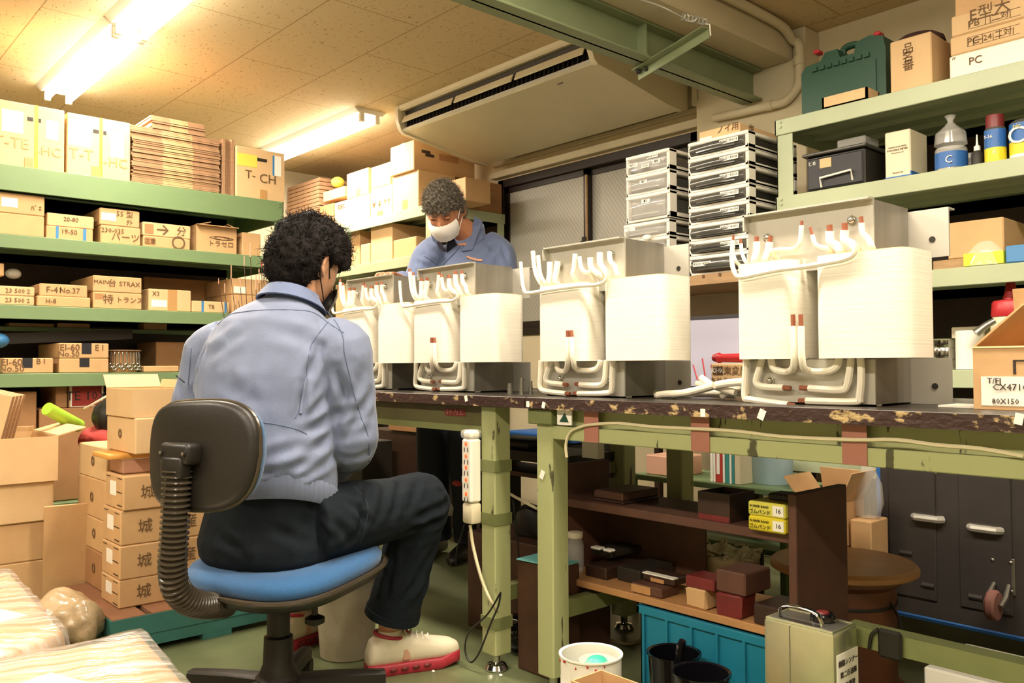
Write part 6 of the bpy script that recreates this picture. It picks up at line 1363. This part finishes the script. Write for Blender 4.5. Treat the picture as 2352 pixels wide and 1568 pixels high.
for k,(xx,zz) in enumerate(((-.025,.012),(.025,.012),(-.025,.098),(.025,.098))): M().ball((xx,.044,zz),(.006,.004,.006),u=8,v=6).build('bolt','chrome',cw)
M().tube([(-.02,.04,.03),(-.024,.0,.0),(-.02,-.035,-.02)],[.006,.008,.008],n=8).tube([(.02,.04,.03),(.024,0,0),(.02,-.035,-.02)],[.006,.008,.008],n=8).build('fork','steel',cw)
M().lathe([(.012,-.014),(.040,-.014),(.045,-.008),(.045,.008),(.040,.014),(.012,.014)],n=28,T=Matrix.Translation((0,-.03,-.02))@Matrix.Rotation(PI/2,4,'Y')).build('wheel','caster_pink',cw)
# jar, bag, binders, bucket, carton behind the bench
p=PY(1310,1320,1.83); t=thing('glass_jar','clear glass jar with a pale metal lid behind the scratched leg','jar',(-1.822,1.888,uz0+.0006))
M().lathe([(.024,0),(.028,.006),(.028,.085),(.022,.10),(.022,.105)],n=24).build('body','clear_plastic',t); M().lathe([(.023,.105),(.025,.107),(.025,.122),(.02,.124)],n=24).build('lid','cream_metal',t)
# rear low shelf carrying the binders and tray (green trolley shelf)
GY=2.55
t=thing('parts_trolley','green steel trolley shelf behind the bench holding binders and a light blue bucket','trolley',(-1.65,GY+.14,0))
for z_ in (.30,.50): M().box(-.50,.16,-.15,.15,z_-.02,z_,.002).build('shelf','rack_green',t,smooth=0)
for xx,yy in ((-.50,-.15),(.14,-.15),(-.50,.13),(.14,.13)): M().box(xx,xx+.02,yy,yy+.02,0,.50).build('leg','rack_green',t,smooth=0)
zz=.5006
bs=[('paper','white paper file, leftmost of the files',.012),('paper','second white file',.010),('book_red','thick red and white file',.028),('paper','white file right of the red one',.010),('book_teal','teal file',.016),('paper','white folder next to the teal file',.010),('book_teal','thin teal folder',.010),('cream_metal','grey file, rightmost of the files',.024)]
xx=PY(1632,1140,GY+.02).x
for m_,lb,tk in bs:
    hh=.21 if tk>.02 else .20-.01*(tk>.011)
    o=M().box(0,tk-.001,-.0,.13,0,hh,.001).build('file_binder',m_,loc=(xx,GY+.02,zz),smooth=0); tag(o,lb+' standing on the trolley shelf under the bench','file'); 
    if m_=='book_red': M().box(.004,.017,-.001,0,.03,.17).build('spine_label','paper',o,smooth=0)
    xx+=tk+.0008
p=PY(1762,1140,GY+.16); t=thing('lidded_bucket','light blue bucket with a cream lid beside the file binders','bucket',(p.x+.022,GY+.155,zz)); M().lathe([(.070,0),(.080,.20)],n=32).build('body','bucket_blue',t); M().lathe([(.084,.20),(.086,.205),(.086,.222),(.075,.226)],n=32).build('lid','cream_metal',t)
a=PY(1478,1110,GY).x; carton('tan flat carton on the trolley shelf under the bench',a+.07,GY+.10,zz,.15,.16,.075,m='pink_box')
# sack
p=PY(1690,1250,2.25); t=thing('waste_sack','crumpled translucent white sack slumped in a basket behind the wooden shelf unit','sack',(-1.53,2.215,.0))
mb=M(); n=40
mb.loft([[Vector((math.cos(2*PI*j/n)*r_*(1+.05*math.sin(j*1.7+k)),math.sin(2*PI*j/n)*r_*.75*(1+.05*math.sin(j*2.3+k*2)),z_*.97+.010+.008*math.sin(j*1.3+k))) for j in range(n)] for k,(r_,z_) in enumerate(((.10,0),(.115,.1),(.125,.22),(.128,.33),(.132,.345),(.120,.352),(.09,.335),(.04,.33)))]).build('bag','sack',t,smooth=80)
mb=M()
for k in range(14):
    a_=k*.45; mb.tube([(math.cos(a_)*.125,math.sin(a_)*.095,.345),(math.cos(a_)*.13+.012*math.sin(k),math.sin(a_)*.10,.36+.008*math.sin(k*2)),(math.cos(a_+.2)*.11,math.sin(a_+.2)*.09,.352)],.004,n=5,smooth=3)
mb.build('crumpled_edge','sack',t)['kind']='stuff'
# open carton behind the reel, with its bag
a=PY(1800,1140,2.36); o=carton('open carton with tall flaps standing behind the wooden shelf unit',-1.36,2.62+.0,.0,.26,.22,.56,m='carton',open_=[('B',20,.14),('X',35,.16),('-X',30,.13),('F',110,.03)]) if False else carton('open carton with tall raised flaps behind the wooden shelf unit',-1.400,2.68,.0,.14,.17,PY(1868,1150,2.60).z,m='carton',open_=[('B',-14,.10),('X',24,.11),('-X',38,.09)],txt=[('X',.3,.66,.05,'◎')])
p=PY(1990,1200,2.5); z=0
carton('brown carton wrapped in clear film left of the platform truck',-1.285,2.705,0,.07,.12,.42,m='carton',tape=None)
tag(M().loft([[Vector((math.cos(2*PI*j/16)*r_*(1+.15*math.sin(j*3+k)),math.sin(2*PI*j/16)*r_*.7,z_)) for j in range(16)] for k,(r_,z_) in enumerate(((.035,0),(.045,.05),(.04,.11),(.02,.16),(.008,.18)))]).build('plastic_bag','clear_plastic',loc=(-1.285,2.705,.424),smooth=80),'crumpled clear bag on the film wrapped carton','bag')
# dark mass under the bench on the left: boxes, cushion, black cases
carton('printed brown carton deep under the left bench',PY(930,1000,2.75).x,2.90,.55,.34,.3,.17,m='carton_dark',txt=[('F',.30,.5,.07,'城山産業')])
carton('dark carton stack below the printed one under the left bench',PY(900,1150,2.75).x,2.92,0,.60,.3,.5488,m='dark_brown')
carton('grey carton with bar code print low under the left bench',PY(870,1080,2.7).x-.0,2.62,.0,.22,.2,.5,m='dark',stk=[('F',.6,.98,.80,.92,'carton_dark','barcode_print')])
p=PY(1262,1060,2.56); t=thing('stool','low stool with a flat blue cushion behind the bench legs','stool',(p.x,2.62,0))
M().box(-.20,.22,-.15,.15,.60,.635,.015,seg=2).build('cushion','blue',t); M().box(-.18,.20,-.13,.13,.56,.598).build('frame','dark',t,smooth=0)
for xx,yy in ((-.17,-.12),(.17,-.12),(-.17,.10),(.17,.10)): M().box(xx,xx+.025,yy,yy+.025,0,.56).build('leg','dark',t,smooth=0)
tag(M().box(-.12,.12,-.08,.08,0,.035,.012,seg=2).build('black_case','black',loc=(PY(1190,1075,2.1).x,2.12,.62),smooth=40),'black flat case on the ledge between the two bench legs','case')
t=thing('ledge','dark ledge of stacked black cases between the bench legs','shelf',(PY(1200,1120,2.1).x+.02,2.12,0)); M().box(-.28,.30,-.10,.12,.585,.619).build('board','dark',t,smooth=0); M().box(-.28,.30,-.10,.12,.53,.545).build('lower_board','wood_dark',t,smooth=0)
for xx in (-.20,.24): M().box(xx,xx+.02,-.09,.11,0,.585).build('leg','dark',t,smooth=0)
a=PY(1370,1110,2.05); tag(M().box(-.035,.035,0,.03,-.03,.03).build('printed_carton','paper',loc=(a.x,2.02,.65),smooth=0),'small white printed carton at the right end of the black case ledge','carton')
tag(M().box(-.082,.085,-.05,.048,0,.003).build('plastic_sheet','cyan_sheet',loc=(-1.845,1.793,.3315),rot=(.0,0,.1),smooth=0),'pale cyan plastic sheet lying between the bench legs','sheet')
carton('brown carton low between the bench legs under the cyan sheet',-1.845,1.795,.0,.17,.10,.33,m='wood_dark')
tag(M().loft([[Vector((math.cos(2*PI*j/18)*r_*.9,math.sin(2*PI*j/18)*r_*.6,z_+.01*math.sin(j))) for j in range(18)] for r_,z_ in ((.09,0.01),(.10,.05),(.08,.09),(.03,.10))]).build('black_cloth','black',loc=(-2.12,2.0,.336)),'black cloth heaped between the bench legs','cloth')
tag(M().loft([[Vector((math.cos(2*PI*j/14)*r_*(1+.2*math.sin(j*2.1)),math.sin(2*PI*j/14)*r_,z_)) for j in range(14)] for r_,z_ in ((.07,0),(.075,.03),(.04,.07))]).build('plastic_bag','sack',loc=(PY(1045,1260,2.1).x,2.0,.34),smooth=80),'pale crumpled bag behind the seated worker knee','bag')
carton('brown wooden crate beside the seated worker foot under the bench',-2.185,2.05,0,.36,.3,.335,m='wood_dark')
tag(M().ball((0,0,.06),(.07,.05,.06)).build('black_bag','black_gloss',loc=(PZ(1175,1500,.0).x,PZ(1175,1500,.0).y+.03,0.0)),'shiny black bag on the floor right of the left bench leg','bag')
for k,(a_,b_) in enumerate(((995,1541),(1160,1528),(1150,1550))): q_=PZ(a_,b_,.004); tag(M().ball((0,0,.004),(.006,.005,.004),u=8,v=6).build('crumb','paper',loc=(q_.x,q_.y,0)),['white crumb on the floor beside the shoe','larger white crumb right of the bench foot','small white crumb right of the bench foot'][k],'crumb')
tag(M().ball((0,0,0),(.03,.01,.012)).build('red_cloth','red_cloth',loc=PY(1050,1110,2.1)),'red cloth scrap behind the power strip','cloth')
fbox('white sheet stack on the floor at the lower right under the bench',2120,2360,1560,.001,2.05,depth=.25,m='paper',name='paper_stack')
# ------------------------------------------------------------------ left floor: pallet with printed cartons
pc=PZ(258,1424,.125); pzt=.125
px1=pc.x; py0=pc.y
t=thing('pallet','blue green pallet with worn brown top boards carrying the printed cartons','pallet',(px1-.28,py0+.35,0))
PW,PDp=.28,.35
for k in range(6): yy=-PDp+k*.125; M().box(-PW,PW,yy,yy+.105,pzt-.018,pzt,.002).build('top_board','pallet_top',t,smooth=0)
for xx in (-PW,PW-.08): M().box(xx,xx+.08,-PDp,PDp,.02,pzt-.019).build('bearer','pallet_green',t,smooth=0)
M().box(-PW,PW,-PDp-.004,-PDp,.07,pzt-.004).box(PW,PW+.004,-PDp,PDp,.06,pzt-.004).build('edge_rail','pallet_green',t,smooth=0)
for k in range(3): M().box(-PW,PW,-PDp+k*.29,-PDp+k*.29+.10,0,.0195).build('bottom_board','pallet_green',t,smooth=0)
# four printed cartons: front corner column 265 px, X faces to the right
zb=pzt+.0006; names_=['bottom','third from the top','second from the top','top']
cx1=PZ(276,1400,.125).x; cw,cd=.19,.36; cy1=PZ(276,1400,.125).y
hs=[PX(300,t_,cx1).z for t_ in (1330,1252,1172,1092)]
rnd=random.Random(4); zz=zb
for k,zt in enumerate(hs):
    h=zt-zz-.001; ya=cy1
    carton('carton with large printed characters, %s of the four beside the chair'%names_[k],cx1-cw/2+rnd.uniform(-.006,.004),ya+cd/2+.0+rnd.uniform(-.005,.008),zz,cw,cd,h,m='carton',group='printed cartons beside the chair',
      txt=[('X',.22,.48,.05,'城'),('X',.43,.48,.05,'山'),('X',.64,.48,.05,'産'),('X',.85,.48,.05,'業')],stk=[('F',.28,.62,.38,.80,'paper'),('F',.08,.30,.9,.92,'ink','print'),('F',.70,.94,.9,.92,'ink','print'),('F',.66,.94,.50,.52,'ink','print'),('F',.70,.94,.12,.14,'ink','print')])
    zz=zt
# things on the top printed carton
zt4=zz; yA=cy1
z=zt4+.0006
carton('small pink white box lying on the top printed carton',cx1-.12,yA+.10,z,.14,.16,.05,m='pink_box',stk=[('T',.0,1,.0,1,'paper')])
tag(M().box(-.09,.09,-.14,.14,.0,.018,.006,seg=2).build('orange_tray','orange_plastic',loc=(cx1-.13,yA+.11,z+.0515),smooth=40),'thin orange tray between the small boxes','tray')
zc=z+.071; h1=PX(285,957,cx1-.08).z-zc
carton('carton with a small round mark standing above the orange tray',cx1-.11,yA+.13,zc,.30,.20,h1,m='carton_pale',txt=[('F',.5,.5,.04,'◎')])
z2=zc+h1+.001; h2=PX(285,893,cx1-.08).z-z2
carton('yellowed opened carton with torn flaps at the top of the pile',cx1-.115,yA+.12,z2,.28,.19,h2,m='yellow_note' if False else 'carton_pale',open_=[('-X',40,.06),('B',15,.03)])
carton('blue box behind the chair backrest',cx1-.17,yA+.39,z2-.04,.24,.20,.09,m='lavender') 
b_=carton('white box with red and black printed label behind the young worker elbow',cx1-.17,yA+.40,z2+.0512,.2,.20,.085,m='paper',stk=[('X',.28,.98,.52,.92,'ink_red','red_print'),('X',.30,.98,.08,.42,'ink','black_print')],txt=[('X',.6,.78,.018,'NATIONAL TERMINALS','paper'),('X',.6,.65,.018,'& CONNECTORS','paper'),('X',.62,.25,.022,'●●●─■','paper')])
tag(M().box(-.12,.12,-.11,.11,0,z2-.041-(zt4+.001)).build('dark_box','dark',loc=(cx1-.17,yA+.39,zt4+.001),smooth=0),'dark box hidden behind the backrest, carrying the blue box','box')
# left column of cartons on the pallet (F side visible with small marks)
xa=cx1-cw-.02; zz=zb; lw=.34
for k,(pt,lb) in enumerate(((1252,'bottom'),(1180,'third from the top'),(1092,'second from the top'),(1018,'top'))):
    zt=PY(205,pt,yA+.03).z; h=zt-zz-.001; off=(0,.01,-.03,-.02)[k]
    carton('round marked carton, %s of the column left of the printed cartons'%lb,xa-lw/2+min(off,0),yA+.19,zz,lw,.34,h,m=('carton_dark','carton','carton','carton_pale')[k],txt=[('F',.55,.5,.045,'◎')])
    zz=zt
# black bag with red lining and green tube behind
bp=PD(185,1010,3.75)
t=thing('sports_bag','black bag with a red lining and white piping lying behind the left cartons','bag',(-3.68,1.13,.004))
mbb=M(); mbb.ball((0,0,.37),(.12,.14,.35)).ball((.04,.0,.71),(.15,.12,.10)); fuse(mbb,.012,3,'bag_body','black',t,lambda p,n_: n_*(.02*noise.noise(p*7)+.008*noise.noise(p*20)))
mbb=M(); mbb.ball((.03,-.09,.63),(.13,.07,.05)); fuse(mbb,.010,2,'lining','red_cloth',t,lambda p,n_: n_*(.02*noise.noise(p*14)))
M().tube([(-.08,-.12,.75),(.06,-.13,.77),(.16,-.08,.82)],.005,n=6,smooth=4).build('piping','white',t)
p0_=PD(108,938,3.35);p1_=PD(182,978,3.5); tag(M().tube([p0_,p1_],.026,n=18).build('foam_tube','lime'),'lime green foam tube leaning over the black bag','tube')
# big cartons at the left edge
lx=PZ(120,1355,.16); z=0.0; 
fx=-3.52
def lcart(label,pr,pt,z,x_,d_,**k):
    yb_=PX(pr,pt,x_).y; zt=PX(60,pt,x_).z; h=zt-z; carton(label,x_-.17,yb_-d_/2,z,.34,d_,h,**k); return z+h+.001
z=.001
z=lcart('bottom carton of the left edge stack',108,1290,z,fx,.40,m='carton')
z=lcart('third carton of the left edge stack, a little wider and darker',126,1200,z,fx,.44,m='carton')
z=lcart('second carton of the left edge stack',124,1108,z,fx+.01,.42,m='carton_pale')
yb_=PX(134,1008,fx+.03).y; zt=PX(60,1005,fx+.03).z
carton('open top carton of the left edge stack holding folded cardboard',fx+.03-.19,yb_-.22,z,.38,.44,zt-z,m='carton_pale',open_=[('B',75,.10),('-X',-10,.02)])
zin=z+.006
for k in range(4):
    o=M().box(-.010,.010,-.11,.11,0,.33,m='carton_pale').box(-.010,.010,.11,.112,0,.33,m='flute').build('cardboard_piece','carton_pale',loc=(fx-.10-.05*k,yb_-.30+.022*k,zin+.015),rot=(-.24,0,-.55),smooth=0)
    tag(o,'folded cardboard piece sticking out of the open carton, %s'%['nearest','second','third','farthest'][k],'cardboard')
o=M().box(-.09,.09,-.008,.008,0,.42).build('leaning_cardboard','carton',loc=(-3.455,.885,.0),rot=(.10,.0,1.42),smooth=0); tag(o,'tall cardboard sheet leaning between the left edge stack and the pallet','cardboard')
M().box(-.09,.09,.008,.010,.0,.42).build('fold','carton_inner',o,smooth=0)
for k,(a_,b_,lb) in enumerate(((-4.05,.75,'brown carton on the floor behind the left edge stack'),)):
    carton(lb,a_,b_,0,.30,.36,.42+.1*k,m='carton_dark')
# ------------------------------------------------------------------ wrapped goods in the foreground
def wrapped(label,corners,z,h,seed,m='carton',par=None,grow=0,stop=None):
    c=sum((Vector(p_) for p_ in corners),Vector())/len(corners); mb=M(); n_=len(corners); N=14
    top=[]
    for i in range(n_):
        a=Vector(corners[i]);b=Vector(corners[(i+1)%n_])
        for j in range(N): top.append(a.lerp(b,j/N))
    rings=[]
    for s_,dz in ((1.0,-h),(1.02,-h*.5),(1.01,-.04),(.985,-.008),(.95,.0)):
        rings.append([c+(p_-c)*s_+Vector((0,0,dz)) for p_ in top])
    for s_ in (.8,.6,.4,.2,.05): rings.append([c+(p_-c)*s_+Vector((0,0,.006)) for p_ in top])
    for r_ in rings:
        for p_ in r_:
            k=noise.noise(Vector((p_.x*14,p_.y*14,p_.z*8+seed)))*(1 if par is not None else .15); p_ += Vector((k*.006,k*.006,k*.010))
    if par is not None: return mb.loft(rings).build('clear_film','clear_film',par,origin=(c.x,c.y,0),smooth=50)
    o=mb.loft(rings).build('wrapped_pallet_load',m,origin=(c.x,c.y,0),loc=(c.x,c.y,0),smooth=50)
    M().box(-.10,.16,-.09,.05,.0,.004).build('paper_label','paper',o,loc=(0,0,z+.004),rot=(0,0,.35),smooth=0)
    cs=[c+(Vector(p_)-c)*1.03+Vector((0,0,.010)) for p_ in corners]; wrapped(label,cs,z,h,seed+9,par=o)
    return tag(o,label,'wrapped goods')
zA=.30
wrapped('stretch wrapped load shining at the bottom edge of the picture',[PZ(325,1452,zA),PZ(500,1640,zA),PZ(-150,1800,zA),PZ(-200,1560,zA)],zA,zA-.012,1)
zB=.26
o=wrapped('larger stretch wrapped load at the lower left corner',[PZ(20,1308,zB),PZ(150,1450,zB),PZ(-60,1535,zB),PZ(-350,1400,zB)],zB,zB-.012,5)
bpz=PZ(140,1350,.30); mb=M(); mb.ball((0,0,.115),(.12,.10,.09)).ball((.09,.02,.11),(.09,.07,.07)); q_=fuse(mb,.010,2,'film_wrapped_sack','film',None,lambda p,n_: n_*(.02*noise.noise(p*10)+.012*noise.noise(p*26)))
q_.location=(PZ(150,1395,.15).x,PZ(150,1395,.15).y,.0); tag(q_,'pale film wrapped sack slumped behind the wrapped load','sack')
